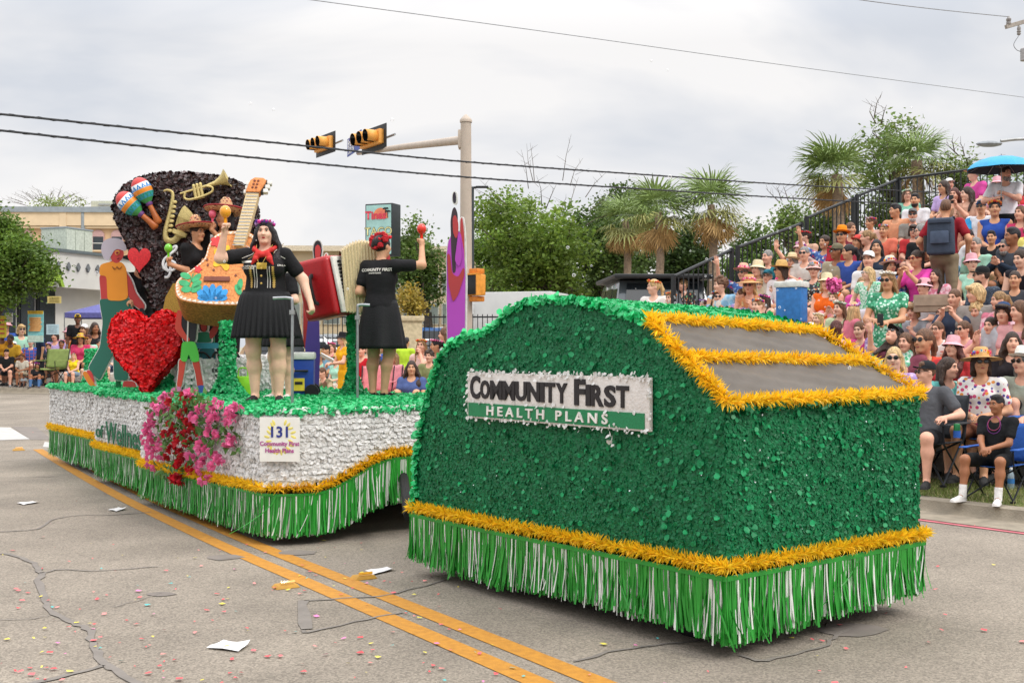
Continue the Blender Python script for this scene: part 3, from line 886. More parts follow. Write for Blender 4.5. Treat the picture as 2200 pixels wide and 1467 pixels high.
tree('large_tree', 'biggest rounded tree over the tow vehicle with bare twigs on top', 1190, 42, (1005, 1350, 325, 720), '#6f8836', 330, 70, .18, .45, .25, 1232, seed=7, twigs=14)
tree('large_tree', 'tall darker tree between the biggest tree and the three palms', 1300, 46, (1170, 1430, 318, 720), '#566d33', 260, 62, .19, .5, .22, 1310, seed=27, twigs=0)
tree('dark_tree', 'dark shade tree standing behind the two left palms', 1350, 56, (1230, 1470, 370, 720), '#4b6030', 300, 60, .22, .55, .2, 1330, seed=8, twigs=0)
tree('hedge_tree', 'dark leafy thicket behind the palm trunks left of the stand rail', 1480, 44, (1360, 1610, 455, 740), '#3f5528', 290, 70, .17, .5, .16, seed=9)
tree('hedge_tree', 'mid green thicket behind the lower stand rail', 1600, 42, (1520, 1730, 480, 740), '#5b7433', 220, 70, .17, .5, .16, seed=10)
tree('slim_tree', 'thin leafed tree rising above the middle of the stand rail', 1700, 38, (1632, 1765, 398, 560), '#6d8340', 70, 34, .15, .42, .1, seed=11, twigs=5)
tree('ash_tree', 'open ash with long upswept branches behind the palms at right', 1900, 33, (1805, 2000, 200, 480), '#708546', 95, 32, .15, .36, .1, 1930, seed=12, twigs=10, thin=.4)
tree('slim_tree', 'feathery young tree behind the back rail left of the umbrella', 2060, 31, (1985, 2125, 300, 470), '#7d9150', 60, 34, .13, .34, .08, seed=13, twigs=6, thin=.35)
tree('shrub_tree', 'mid green shrubby tree behind the upper stair rail', 1780, 33, (1690, 1870, 430, 590), '#62783a', 110, 46, .14, .4, .1, seed=14)
tree('shrub_tree', 'grey green shrubby tree behind the bearded man in white', 1930, 32, (1850, 2030, 395, 560), '#6a7a42', 110, 46, .14, .4, .1, seed=15)
tree('shrub_tree', 'leafy tree behind the man with the blue umbrella', 2150, 30, (2020, 2290, 355, 560), '#697f41', 130, 46, .13, .4, .1, seed=16)
tree('yellow_bush', 'yellowing round bush behind the low wall beside the back-turned woman', 885, 38, (852, 918, 606, 690), '#a08c3c', 50, 60, .13, .3, .06, seed=17, cat_='bush')
tree('far_trees', 'row of distant green trees beyond the office building', 760, 90, (560, 860, 585, 720), '#5d7038', 130, 30, .35, 1.0, .2, seed=18)
tree('far_trees', 'distant trees seen over the parked cars at centre right', 1150, 70, (930, 1420, 560, 720), '#4f6434', 160, 34, .3, .9, .2, seed=19)
tree('far_trees', 'distant tree mass behind the stand rail', 1650, 60, (1440, 1900, 520, 720), '#566b38', 160, 34, .26, .8, .2, seed=20)
# fan palms: every frond its own part, four shared meshes
def frond_mesh(dead, seed):
 rr = np.random.default_rng(seed)
 V, Fs, T = [], [], []
 n = 15; pet = .5
 def quad(a, b, c, d_, t):
  o = len(V); V.extend([a, b, c, d_]); Fs.append((o, o+1, o+2, o+3)); T.extend([t]*4)
 quad((-.012, 0, 0), (.012, 0, 0), (.01, pet, -.03), (-.01, pet, -.03), (.9, .9, .9))
 for i in range(n):
  a = (i/(n-1)-.5)*3.3*(.5 if dead else 1)
  L = .9*(1-.2*abs(a)/1.5)*rr.uniform(.85, 1.1)
  dx, dy = math.sin(a), math.cos(a)
  p0 = np.array([0, pet, -.03]); w = .026
  sd = np.array([dy, -dx, 0])*w
  p1 = p0+np.array([dx, dy, 0])*L*.55+np.array([0, 0, rr.normal(-.02, .03)])
  p2 = p0+np.array([dx, dy, 0])*L*.85+np.array([0, 0, -.07-rr.uniform(0, .1)])
  p3 = p0+np.array([dx, dy, 0])*L*.95+np.array([0, 0, -.14-rr.uniform(0, .2)])
  t = rr.uniform(.7, 1.25); tc = (t, t, t)
  quad(p0-sd*.2, p0+sd*.2, p1+sd, p1-sd, tc); quad(p1-sd, p1+sd, p2+sd*.5, p2-sd*.5, tc); quad(p2-sd*.5, p2+sd*.5, p3+sd*.08, p3-sd*.08, tc)
 return np_mesh('frond', np.array(V), np.array(Fs), np.array(T))
FROND = [frond_mesh(False, i) for i in range(3)]; DEAD = [frond_mesh(True, 10+i) for i in range(2)]
M_FROND = mat('palm_frond', '#7b9050', .5, var=.2, tint=True, trans=.18); M_DEADF = mat('dead_frond', '#bc9a68', .8, var=.2, tint=True, trans=.15)
M_OLIVE = mat('old_frond', '#9a9a5c', .6, var=.15, tint=True, trans=.2)
M_PTRUNK = mat('palm_trunk', '#8a7765', .95, var=.25, scale=14, bump=.8, bscale=30)
def palm(label, px, py, d, rpx, tw, dead=13, seed=0):
 rr = random.Random(seed)
 c = W(px, py, d); s = rpx/F*d/1.3
 e_ = empty('fan_palm', (c.x, d, gz(d)), 0, label, 'palm tree', 'fan palms behind the parade')
 h = c.z-gz(d)
 prof = []
 k = 26
 pts = [(0.04*math.sin(i*.4), 0, h*i/k) for i in range(k+1)]
 MB().tube(pts, [tw*(1.25-.4*i/k+(.06 if i % 2 else 0)) for i in range(k+1)], 12).build('trunk', M_PTRUNK, e_, smooth=.9)
 for i in range(34):
  az = rr.uniform(0, 2*PI); el = rr.uniform(-.6, 1.35)
  o = link('frond', FROND[i % 3], e_, None)
  if i == 0 and not FROND[0].materials: pass
  m_ = M_FROND if el > -.1 else M_OLIVE
  if not o.data.materials: o.data.materials.append(M_FROND)
  o.material_slots[0].link = 'OBJECT'; o.material_slots[0].material = m_
  o.location = (0.03*math.sin(k*.4), 0, h+rr.uniform(-.08, .1)*s)
  o.rotation_euler = (el, rr.uniform(-.3, .3), az); q = s*rr.uniform(.9, 1.18); o.scale = (q, q, q)
 for i in range(dead):
  az = rr.uniform(0, 2*PI)
  o = link('dead_frond', DEAD[i % 2], e_, None)
  if not o.data.materials: o.data.materials.append(M_DEADF)
  o.location = (0, 0, h-rr.uniform(.0, .22)*s)
  o.rotation_euler = (rr.uniform(-1.45, -.8), rr.uniform(-.4, .4), az); q = s*rr.uniform(.8, 1.05); o.scale = (q, q, q)
palm('fan palm leftmost of the three palms, partly behind its neighbour', 1346, 475, 40, 74, .13, seed=1)
palm('middle fan palm of the group of three with tan skirt of dead leaves', 1416, 456, 36, 84, .125, seed=2)
palm('fan palm nearest the stand rail, tallest of the three', 1530, 440, 36, 88, .13, seed=3)
palm('fan palm rising behind the stair rail above the crowd', 1800, 375, 31, 92, .16, dead=10, seed=4)
palm('fan palm tangled in ash branches at upper right', 1972, 345, 31, 80, .16, dead=8, seed=5)
# ================================================================== STREET FURNITURE
M_POLE = mat('beige_pole_paint', '#b5a798', .6, var=.06, scale=5)
M_BLACK = mat('black_paint', '#222324', .5, var=.1)
M_SIGY = mat('signal_yellow', '#e3a04a', .5, var=.06)
M_LENS = mat('dark_lens', '#17181a', .2, var=.1)
M_STEEL = mat('galvanised_steel', '#9b9c9b', .4, var=.12, metal=.7)
PD = 22.0
pb = W(1001, 0, PD)
tp = empty('traffic_pole', (pb.x, PD, gz(PD)+.14), 0, 'tall beige traffic signal pole with long mast arm', 'traffic pole')
zt = W(0, 262, PD).z-tp.location.z
MB().tube([(0, 0, 0), (0, 0, zt*.5), (0, 0, zt)], [.135, .115, .1], 20).build('pole', M_POLE, tp, smooth=.9)
MB().lathe([(.115, 0), (.118, .04), (.1, .07), (.06, .11), (.02, .15), (.0, .155)], 18).build('finial', M_POLE, tp, loc=(0, 0, zt-.01))
MB().lathe([(.25, 0), (.25, .04), (.18, .05)], 16, cap=True).build('base_plate', M_POLE, tp)
ad = Vector((-.36, .93, 0)).normalized()
az0 = W(0, 298, PD).z-tp.location.z
MB().box((-.03, .1, az0), (.24, .3, .34)).build('clamp', M_POLE, tp, bevel=.02)
a0 = Vector((-.06, .12, az0)); a1 = a0+ad*8.4+Vector((0, 0, 1.05))
MB().tube([a0, a0.lerp(a1, .5)+Vector((0, 0, .015)), a1], [.085, .07, .05], 12).build('mast_arm', M_POLE, tp, smooth=.9)
na = Vector((-ad.y, ad.x, 0))          # signal face direction
na = Vector((-.93, -.36, 0)).normalized()
rzS = math.atan2(ad.y, ad.x)
def head_at(px, py):
 """point along the arm whose column is px"""
 k = (px-1100)/F
 P0 = tp.location+a0
 t = (k*P0.y-P0.x)/(ad.x-k*ad.y)
 p = P0+ad*t; p.z = CH-(py-HY)/F*p.y
 return p
def signal(px, py, label):
 p = head_at(px, py)+na*.22
 e_ = empty('traffic_signal', p, 0, label, 'traffic light', 'signal heads on the mast arm')
 nf = Vector((-.84, -.54, 0)).normalized(); B = Matrix(((-nf.y, -nf.x, 0, 0), (nf.x, -nf.y, 0, 0), (0, 0, 1, 0), (0, 0, 0, 1)))   # x along the plate, y into it
 o = MB().box((0, .06, 0), (1.32, .02, .58)).build('backplate', M_BLACK, e_, bevel=.008); o.matrix_local = B
 o = MB().box((0, 0, 0), (1.06, .14, .34)).build('housing', M_SIGY, e_, bevel=.02); o.matrix_local = B
 for k in (-1, 0, 1):
  mb = MB(); n = 18; V = []
  for j, y in enumerate((-.07, -.34)):
   for i in range(n):
    a = -PI/2+.55+(2*PI-1.1)*i/(n-1)
    V.append((k*.345+.15*math.cos(a), y if j == 0 else y-.02*math.sin(a), .15*math.sin(a)+.005))
  Fs = [(i, i+1, n+i+1, n+i) for i in range(n-1)]
  o = mb.add(V, Fs).build('visor', M_SIGY, e_, smooth=1.); o.matrix_local = B
  md = o.modifiers.new('thick', 'SOLIDIFY'); md.thickness = .004
  o = MB().add([(v[0]*.97+k*.345*.03, v[1]+.002, v[2]*.97) for v in V], Fs).build('visor_lining', M_LENS, e_, smooth=1.); o.matrix_local = B
  l_ = MB().lathe([(0, 0), (.1, .0), (.135, -.02)], 16).build('lens', M_LENS, e_, smooth=1.)
  l_.matrix_local = B @ Matrix.Translation((k*.345, -.08, 0)) @ Matrix.Rotation(PI/2, 4, 'X')
 o = MB().tube([(.0, .08, -.05), (.0, .32, -.05)], .04, 8).tube([(-.2, .3, .03), (.62, .3, .05)], .03, 8).build('bracket', M_STEEL, e_); o.matrix_local = B
signal(712, 311, 'farther yellow three-lens traffic light near the mast arm tip')
signal(818, 300, 'nearer yellow three-lens traffic light with dark backplate, beside the blue street sign')
p = head_at(771, 309)+na*.12
e = empty('street_sign', p, 0, 'blue street name sign hung on the mast arm between the traffic lights', 'street sign')
B = Matrix(((-ad.x, -na.x, 0, 0), (-ad.y, -na.y, 0, 0), (0, 0, 1, 0), (0, 0, 0, 1)))
o = MB().box((0, 0, 0), (1.5, .02, .46)).build('sign_panel', mat('street_sign_blue', '#3b4f9b', .5), e); o.matrix_local = B
M_SWHITE = mat('sign_white', '#e6e6e6', .5)
for t, z, s in (('Broadway', .08, .3), ('1500 N', -.12, .24)):
 me = text_mesh(t, s, bold=.006, align='LEFT'); me.transform(UP)
 o = link('lettering', me, e, M_SWHITE); o.matrix_local = B @ Matrix.Translation((-.68, -.02, z))
# pedestrian signal on the pole
p = W(1019, 612, PD-.1)
e = empty('pedestrian_signal', p, -.75, 'orange pedestrian signal box with dark face strapped to the beige pole', 'pedestrian signal')
MB().box((0, .0, 0), (.42, .2, .4)).build('housing', mat('signal_orange', '#e0963a', .5), e, bevel=.03)
MB().box((0, -.115, 0), (.38, .03, .36)).build('face', M_LENS, e, bevel=.01)
MB().box((0, -.11, .2), (.44, .1, .03)).box((-.21, -.11, 0), (.02, .1, .4)).box((.21, -.11, 0), (.02, .1, .4)).build('hood', mat('signal_orange', '#e0963a', .5), e)
for z in (.26, -.26): MB().box((0, .04, z), (.28, .2, .1)).build('bracket', mat('signal_orange2', '#d07f2c', .5), e, bevel=.02)
# black street lamp
p = W(1014, 0, 34)
e = empty('street_lamp', (p.x, 34, gz(34)), 0, 'slim black street lamp with flat arm right of the beige pole', 'street lamp')
h = W(0, 402, 34).z-gz(34)
MB().tube([(0, 0, 0), (0, 0, h)], [.075, .06], 10).build('pole', mat('lamp_black', '#33383b', .5), e)
MB().tube([(0, 0, h-.02), (.15, -.02, h)], .035, 8).build('arm', M_BLACK, e)
MB().box((.3, -.03, h), (.36, .2, .05)).build('lamp_head', M_BLACK, e, bevel=.01)
p = W(1127, 0, 50)
e = empty('street_lamp', (p.x, 50, gz(50)), 0, 'thin pale lamp post with small white head under the trees', 'street lamp')
h = W(0, 578, 50).z-gz(50)
MB().tube([(0, 0, 0), (0, 0, h)], .035, 8).build('pole', mat('pale_post', '#c9bd9c', .6), e)
MB().ball((.03, 0, h), (.12, .12, .1), 10).build('lamp_head', M_SWHITE, e)
# floodlights far away
p = W(768, 0, 75)
e = empty('floodlight_mast', (p.x, 75, gz(75)), 0, 'distant cluster of floodlights above the office roof', 'floodlight')
h = W(0, 528, 75).z-gz(75)
MB().tube([(0, 0, 0), (0, 0, h)], .06, 6).build('pole', M_STEEL, e)
for k in range(3):
 for z in (0, .3): MB().box((-.3+.3*k, 0, h-.05-z), (.2, .15, .16)).build('lamp', M_BLACK, e)
# taco sign
p = W(814, 0, 40)
e = empty('shop_sign', (p.x, 40, gz(40)), -.38, 'tall teal pylon sign with sunset picture and taco lettering', 'shop sign')
hz0, hz1 = W(0, 549, 40).z-e.location.z, W(0, 437, 40).z-e.location.z
ww = 1.0
MB().box((0, .35, hz0/2), (.3, .3, hz0)).build('post', M_BLACK, e)
MB().box((0, .3, (hz0+hz1)/2), (ww+.05, .62, hz1-hz0)).build('cabinet', mat('sign_cabinet', '#2d3134', .5), e, bevel=.015)
MB().box((0, -.015, (hz0+hz1)/2), (ww-.04, .02, hz1-hz0-.1)).build('face', mat('sign_teal', '#9fc7c0', .5, var=.08, scale=3), e)
zc = hz0+(hz1-hz0)*.78
MB().prism([(.3*math.cos(PI*i/14)+.07, zc-.12+.36*math.sin(PI*i/14)) for i in range(15)], -.035, -.026).build('printed_sun', mat('sunset_red', '#d5665a', .5, col2='#e2895e', scale=4), e)
for x, hh in ((.28, .3), (.36, .2)):
 mb = MB().box((x, -.04, zc-.1+hh/2), (.02, .008, hh))
 for i in range(7):
  a = PI*i/6; mb.box((x+.06*math.cos(a), -.04, zc-.1+hh+.03*math.sin(a)), (.1, .008, .025))
 mb.build('printed_palm', M_BLACK, e)
lettering('Tinas', mat('sign_pink_red', '#cf3f52', .5), e, (-.1, -.045, zc-.02), .38, bold=.014, ry=.0)
for t, z in (('TACO', .46), ('HUT', .17)):
 lettering(t, mat('sign_letter_grey', '#56625a', .5), e, (0, -.03, hz0+(hz1-hz0)*z), .38, bold=.018)
 lettering(t, mat('sign_letter_cream', '#d6cf8f', .5), e, (0, -.036, hz0+(hz1-hz0)*z), .38, bold=.002)
# overhead wires
M_WIRE = mat('black_cable', '#2f3033', .6, var=.15, scale=40)
M_THINW = mat('thin_wire', '#8b8e92', .5)
def wire(name, label, pts, r, m, lash=False):
 P = [W(*p) for p in pts]
 S_ = smooth_poly([tuple(p) for p in P], 14)
 mb = MB().tube(S_, r, 6)
 if lash:
  Q, L = resample(S_, .05)
  h = [(q[0], q[1]+math.cos(i*1.1)*r*1.05, q[2]+math.sin(i*1.1)*r*1.05) for i, q in enumerate(Q)]
  mb.tube(h, r*.35, 4)
 tag(mb.build(name, m, smooth=1.), label, 'cable')
wire('overhead_cable', 'upper of the two thick black cables crossing the whole street', [(-220, 226, 10), (0, 245, 11), (500, 297, 13), (985, 346, 15.5), (1400, 376, 18), (1740, 399, 21), (2300, 428, 27)], .012, M_WIRE, True)
wire('overhead_cable', 'lower of the two thick black cables crossing the whole street', [(-220, 258, 10), (0, 280, 11), (500, 334, 13), (985, 379, 15.5), (1400, 407, 18), (1800, 431, 21.5), (2300, 456, 27)], .012, M_WIRE, True)
wire('overhead_wire', 'thin grey wire sloping across the upper sky', [(500, -22, 19), (670, 0, 20), (1200, 72, 24), (1700, 142, 28), (2260, 217, 33)], .008, M_THINW)
wire('overhead_wire', 'thin grey wire in the top right corner leading to the power pole', [(1600, -38, 19), (1850, 0, 21), (2010, 20, 22.5), (2166, 36, 24)], .009, M_THINW)
# power pole at the right edge
p = W(2262, 0, 24)
e = empty('power_pole', (p.x, 24, .2), 0, 'wooden power pole crossarm with insulators at the top right corner', 'power pole')
b = e.location
def L(px, py, d): return W(px, py, d)-b
MB().tube([(0, 0, 0), (0, 0, 9.6)], [.16, .11], 10).build('pole', mat('weathered_wood', '#7d746a', .9, bump=.4), e)
MB().tube([L(2161, 58, 24), L(2300, 18, 24.2)], .055, 4).build('crossarm', mat('weathered_arm', '#a29a90', .9), e)
MB().lathe([(.03, 0), (.05, .02), (.05, .06), (.035, .07), (.05, .09), (.05, .13), (.03, .15), (.02, .18)], 10).build('insulator', mat('grey_porcelain', '#8e8a86', .4), e, loc=L(2167, 54, 24))
MB().lathe([(.02, 0), (.045, .03), (.03, .05), (.045, .08), (.03, .1), (.04, .14), (.02, .2)], 10).build('insulator', mat('grey_porcelain', '#8e8a86', .4), e, loc=L(2189, 76, 24))
MB().tube(smooth_poly([tuple(L(*q)) for q in ((2188, 78, 24), (2178, 95, 24), (2184, 107, 24), (2194, 112, 24), (2200, 125, 24))], 5), .008, 5).build('jumper_wire', M_THINW, e)
MB().lathe([(.0, -.06), (.1, -.04), (.1, .2), (.04, .24), (0, .25)], 12).build('transformer', mat('grey_tank', '#a5a3a1', .5), e, loc=L(2203, 126, 24))
# curved street light arm behind the umbrella
p = W(2330, 0, 26)
e = empty('street_lamp', (p.x, 26, .2), 0, 'grey cobra-head street light above the blue umbrella', 'street lamp')
b = e.location
MB().tube(smooth_poly([(0, 0, 0), (0, 0, 3), tuple(L(2320, 330, 26)), tuple(L(2240, 302, 26)), tuple(L(2190, 299, 26)), tuple(L(2150, 303, 26))], 5), .035, 8).build('pole', M_STEEL, e)
MB().ball(L(2125, 309, 26), (.3, .14, .07), 12).build('lamp_head', mat('grey_lamp', '#8c9195', .5), e)

# ================================================================== CARS, TRAILER
M_TYRE = mat('tyre_rubber', '#1b1b1c', .85, var=.15)
M_RIM = mat('alloy', '#a9abad', .3, metal=.8)
M_CGLASS = mat('car_glass', '#20272c', .1, var=.25, scale=1, spec=.8)
def car(label, px, d, rz, col, L_=4.5, H=1.65, suv=True, name='parked_car'):
 p = W(px, 0, d)
 e_ = empty(name, (p.x, d, gz(d)), rz, label, 'car', 'cars parked beyond the low wall')
 h = H
 if suv: prof = [(-.5, .22), (.5, .22), (.5, .5), (.47, .58), (.27, .63), (.12, .97), (-.02, 1.0), (-.38, .98), (-.47, .66), (-.5, .5)]
 else: prof = [(-.5, .2), (.5, .2), (.5, .42), (.46, .52), (.25, .6), (.08, .98), (-.08, 1.), (-.24, .97), (-.36, .66), (-.49, .6), (-.5, .4)]
 P = [(x*L_, z*h) for x, z in prof]
 w = .9
 V = []
 for s in (-1, 1):
  for x, z in P: V.append((x, s*w*(1-max(0, z/h-.6)*.45), z))
 n = len(P)
 Fs = [tuple(range(n)), tuple(range(2*n-1, n-1, -1))]+[(i, n+i, n+(i+1) % n, (i+1) % n) for i in range(n)]
 MB().add(V, Fs).build('body', mat('car_paint_'+col, col, .25, var=.04, coat=.8), e_, bevel=.05, seg=2)
 def side(xa, xb, xc, xd, z0, z1, nm, s):
  y0 = s*(w*(1-max(0, z0-.6)*.45)+.006); y1 = s*(w*(1-max(0, z1-.6)*.45)+.006)
  q = [(xa*L_, y0, z0*h), (xb*L_, y0, z0*h), (xc*L_, y1, z1*h), (xd*L_, y1, z1*h)]
  qq = [(x, y-s*.02, z) for x, y, z in q]
  MB().add(q+qq, [(0, 1, 2, 3), (7, 6, 5, 4), (0, 4, 5, 1), (1, 5, 6, 2), (2, 6, 7, 3), (3, 7, 4, 0)]).build(nm, M_CGLASS, e_, smooth=None)
 for s in (-1, 1):
  side(.2, .0, -.0, .1, .66, .93, 'side_window', s)
  side(-.02, -.22, -.22, -.02, .66, .93, 'side_window', s)
  if suv: side(-.24, -.42, -.37, -.24, .66, .92, 'side_window', s)
  for x in (.31, -.31):
   t = MB().lathe([(.2, -.1), (.3, -.11), (.33, -.08), (.33, .08), (.3, .11), (.2, .1)], 18).build('wheel', M_TYRE, e_, loc=(x*L_, s*(w-.08), .33), rot=(PI/2, 0, 0))
   MB().lathe([(0, -.08), (.2, -.09), (.2, .09), (0, .08)], 14).build('rim', M_RIM, t)
 for xa, za, xb, zb, nm in ((.262, .655, .135, .95, 'windscreen'), (-.462, .69, -.39, .95, 'rear_window')):
  sg = 1 if xa > 0 else -1
  q = [(xa*L_+sg*.02, -.72, za*h+.01), (xa*L_+sg*.02, .72, za*h+.01), (xb*L_+sg*.02, .62, zb*h+.01), (xb*L_+sg*.02, -.62, zb*h+.01)]
  q2 = [(x-sg*.03, y, z-.02) for x, y, z in q]
  MB().add(q+q2, [(0, 1, 2, 3), (7, 6, 5, 4), (0, 4, 5, 1), (1, 5, 6, 2), (2, 6, 7, 3), (3, 7, 4, 0)]).build(nm, M_CGLASS, e_, smooth=None)
 for s in (-1, 1):
  MB().box((.497*L_, s*.62, .47*h), (.05, .36, .13)).build('headlight', mat('headlight', '#c9cfd4', .15, coat=1), e_, bevel=.02)
  MB().box((-.497*L_, s*.68, .52*h), (.05, .22, .16)).build('tail_light', mat('tail_light', '#9b2626', .3), e_, bevel=.02)
  MB().box((.2*L_, s*.98, .66*h), (.1, .16, .11)).build('mirror', M_BLACK, e_, bevel=.02)
 MB().box((.503*L_, 0, .4*h), (.04, .9, .16)).build('grille', M_BLACK, e_)
 return e_
car('bright blue parked car with dark side windows beyond the iron fence', 912, 44, PI*.96, '#3d6fae', 4.7, 1.85)
car('white parked car nosing out behind the iron fence below the blue car', 868, 37, PI*.62, '#d5d7d8', 4.3, 1.5)
car('white hatchback with large headlights under the red accordion', 712, 36, -PI*.18, '#dcdedf', 4.2, 1.5)
car('silver grey car behind the white hatchback', 742, 43, -PI*.15, '#a3a7a9', 4.5, 1.6)
car('dark parked car half hidden behind the purple cutout figure', 655, 40, PI*.1, '#45494f', 4.4, 1.6)
car('pale grey parked car beyond the blue car, only its roof showing', 958, 51, PI*.98, '#c3c6c8', 4.8, 1.9)
e = car('dark jeep-like car with black roof beside the end of the stand', 1388, 22, PI*.52, '#4b5256', 4.0, 2.53, name='parked_car')
e.location.z = .3
MB().box((-.15*4, 0, 2.53), (2.4, 1.75, .08)).build('roof_panel', M_BLACK, e, bevel=.03)
p = W(1072, 0, 33)
e = empty('cargo_trailer', (p.x, 33, gz(33)), -.3, 'white box trailer with stickers right of the beige pole', 'trailer')
MB().box((.3, 0, 1.75), (3.0, 1.9, 2.1)).build('body', mat('trailer_white', '#c7c8c6', .5, var=.05, scale=2), e, bevel=.03)
MB().box((-.75, -.965, 1.65), (.7, .02, 1.7)).build('door', mat('trailer_door', '#bdbebc', .5), e, bevel=.008)
MB().box((-.3, -.97, 1.35), (.18, .012, .22)).build('sticker', mat('sticker_yellow', '#dcc23a', .5), e)
MB().box((.15, -.97, 1.2), (.3, .012, .18)).build('sticker', mat('sticker_blue', '#6fb4cf', .5), e)
MB().ball((1.0, -.97, 1.65), (.25, .01, .25), 12).build('sticker', mat('sticker_pink', '#d98a92', .5), e)
for x in (-.2, .8):
 t = MB().lathe([(.18, -.1), (.3, -.1), (.33, -.07), (.33, .07), (.3, .1), (.18, .1)], 18).build('wheel', M_TYRE, e, loc=(x, -.9, .33), rot=(PI/2, 0, 0))
 MB().lathe([(0, -.07), (.19, -.08), (.19, .08), (0, .07)], 14).build('rim', M_RIM, t)

# ================================================================== GRANDSTAND
SO = Vector((2.62, 19.0, 0))
def ST(u, v, z=0.): return Vector((SO.x+U.x*u+VV.x*v, SO.y+U.y*u+VV.y*v, z))
ROWS = [(-2.0+.72*k, .52+.28*k) for k in range(12)]
st = empty('grandstand', SO, math.atan2(-U.y, -U.x), 'stepped metal grandstand with red plank seats filled with spectators', 'grandstand')
# local x = -U (towards the camera), local y = VV (climbing)
M_SEAT = mat('red_plank', '#8d3f3c', .6, var=.2, scale=7)
M_FOOT = mat('grey_plank', '#7d7772', .6, var=.15, scale=6)
X0, X1 = .1, 16.0
for k, (v, z) in enumerate(ROWS):
 MB().box(((X0+X1)/2, v-.02, z-.02), (X1-X0, .5, .04)).build('foot_plank', M_FOOT, st)
 MB().box(((X0+X1)/2, v+.31, z+.41), (X1-X0, .24, .045)).build('seat_plank', M_SEAT, st)
 MB().box(((X0+X1)/2, v+.36, z+.2), (X1-X0, .02, .3)).build('riser', M_FOOT, st)
for x in np.arange(X0+.2, X1, 2.2):
 MB().add([(x-.03, -2.2, .2), (x+.03, -2.2, .2), (x+.03, 6.3, .2), (x-.03, 6.3, .2), (x-.03, -2.2, .44), (x+.03, -2.2, .44), (x+.03, 6.3, 3.55), (x-.03, 6.3, 3.55)],
             [(3, 2, 1, 0), (4, 5, 6, 7), (0, 1, 5, 4), (1, 2, 6, 5), (2, 3, 7, 6), (3, 0, 4, 7)]).build('stringer', M_STEEL, st, smooth=None)
M_RAIL = mat('railing_black', '#232628', .45, var=.12)
e = empty('stand_railing', SO, math.atan2(-U.y, -U.x), 'black barred railing climbing the end of the grandstand and along its back', 'railing')
def panel(a, b, post=True, n=None):
 """a, b top points (x,y,z); bars hang 1.0"""
 a, b = Vector(a), Vector(b)
 MB().tube([a, b], .028, 6).build('handrail', M_RAIL, e)
 dz = Vector((0, 0, -1.0)); MB().tube([a+dz, b+dz], .016, 6).build('bottom_rail', M_RAIL, e)
 n = n or int((b-a).length/.125)
 for i in range(1, n):
  p = a.lerp(b, i/n)
  link('bar', BAR, e, M_RAIL, loc=p+Vector((0, 0, -.5)))
 for p in ((a, b) if post else ()):
  MB().box((p.x, p.y, p.z-.75), (.06, .06, 1.56)).build('post', M_RAIL, e)
BAR = MB().box((0, 0, 0), (.016, .016, 1.0)).mesh('bar')
def wl(px, py):
 """stand-local point at x=0 (end plane) under a pixel"""
 k = (px-1100)/F
 v = (k*SO.y-SO.x)/(VV.x-k*VV.y)
 d = SO.y+VV.y*v
 return Vector((0, v, CH-(py-HY)/F*d))
pts = [wl(1447, 594), wl(1572, 536), wl(1585, 531), wl(1722, 480), wl(1733, 468), wl(1833, 426), wl(1841, 421), wl(1928, 386)]
for i in (0, 2, 4, 6): panel(pts[i], pts[i+1])
q0 = pts[-1]
for k in range(5):
 panel((.03+2.15*k, q0.y+.02, q0.z+.02), (2.13+2.15*k, q0.y+.02, q0.z+.02))
# ================================================================== TOW VEHICLE DRESSED AS A FLOAT
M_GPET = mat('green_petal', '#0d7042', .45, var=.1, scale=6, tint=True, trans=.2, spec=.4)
M_GPET2 = mat('green_deck_and_lit_roof_petal', '#22b068', .38, var=.1, scale=6, tint=True, trans=.2, spec=.6)
M_WPET = mat('white_petal', '#f1efec', .45, var=.03, scale=6, tint=True, trans=.3, spec=.5)
M_RPET = mat('red_petal', '#e3161d', .4, var=.1, scale=8, tint=True, trans=.25, spec=.5)
M_BPET = mat('brown_petal', '#33201f', .35, var=.2, scale=8, tint=True, trans=.05, spec=.7)
M_TINS = mat('yellow_tinsel', (1., .66, .025), .45, var=.05, scale=5, tint=True, trans=.35)
M_FRINGE = attr_mat('fringe_strips', .4, .5, trans=.12)
M_GCORE = mat('green_sheeting', '#0d6b3e', .6, var=.2, scale=8)
M_WCORE = mat('white_sheeting', '#e0deda', .6, var=.06, scale=8)
M_FHEAD = mat('fringe_header', '#2a8f33', .45, var=.12, scale=10)
M_UNDER = mat('black_underside', '#141414', .9)
TV = empty('tow_vehicle', (1.09, 5.94, 0), math.atan2(-U.y, -U.x), 'tow vehicle hidden under a green petal shell with grey windscreen and yellow tinsel', 'parade vehicle')
WID, LEN_ = 1.73, 2.86
PROF = [(0, .46), (.0, 1.30), (-.565, 1.735), (-.82, 1.80), (-1.1, 1.855), (-1.4, 1.88), (-1.62, 1.862), (-1.78, 1.81), (-1.92, 1.735), (-2.02, 1.69), (-2.25, 1.66), (-2.42, 1.605), (-2.54, 1.52), (-2.62, 1.37), (-2.71, 1.2), (-2.785, 1.0), (-2.825, .8), (-2.84, .46)]
poly = [(x, z) for x, z in PROF][::-1]
mb = MB().prism(poly, .0, WID)
for p in mb.v:
 if p.y > .5: q_ = min(1.2, max(0, (p.z-1.3)/.44)); p.y -= .25*q_; p.z -= .06*min(1, q_)
mb.build('shell', M_GCORE, TV, smooth=None)
def inside_poly(P, poly):
 x, z = P[:, 0], P[:, 1]; c = np.zeros(len(P), bool); j = len(poly)-1
 for i in range(len(poly)):
  xi, zi = poly[i]; xj, zj = poly[j]
  m = ((zi > z) != (zj > z)) & (x < (xj-xi)*(z-zi)/(zj-zi+1e-12)+xi); c ^= m; j = i
 return c
parts, roofp = [], []
DENS = 8200
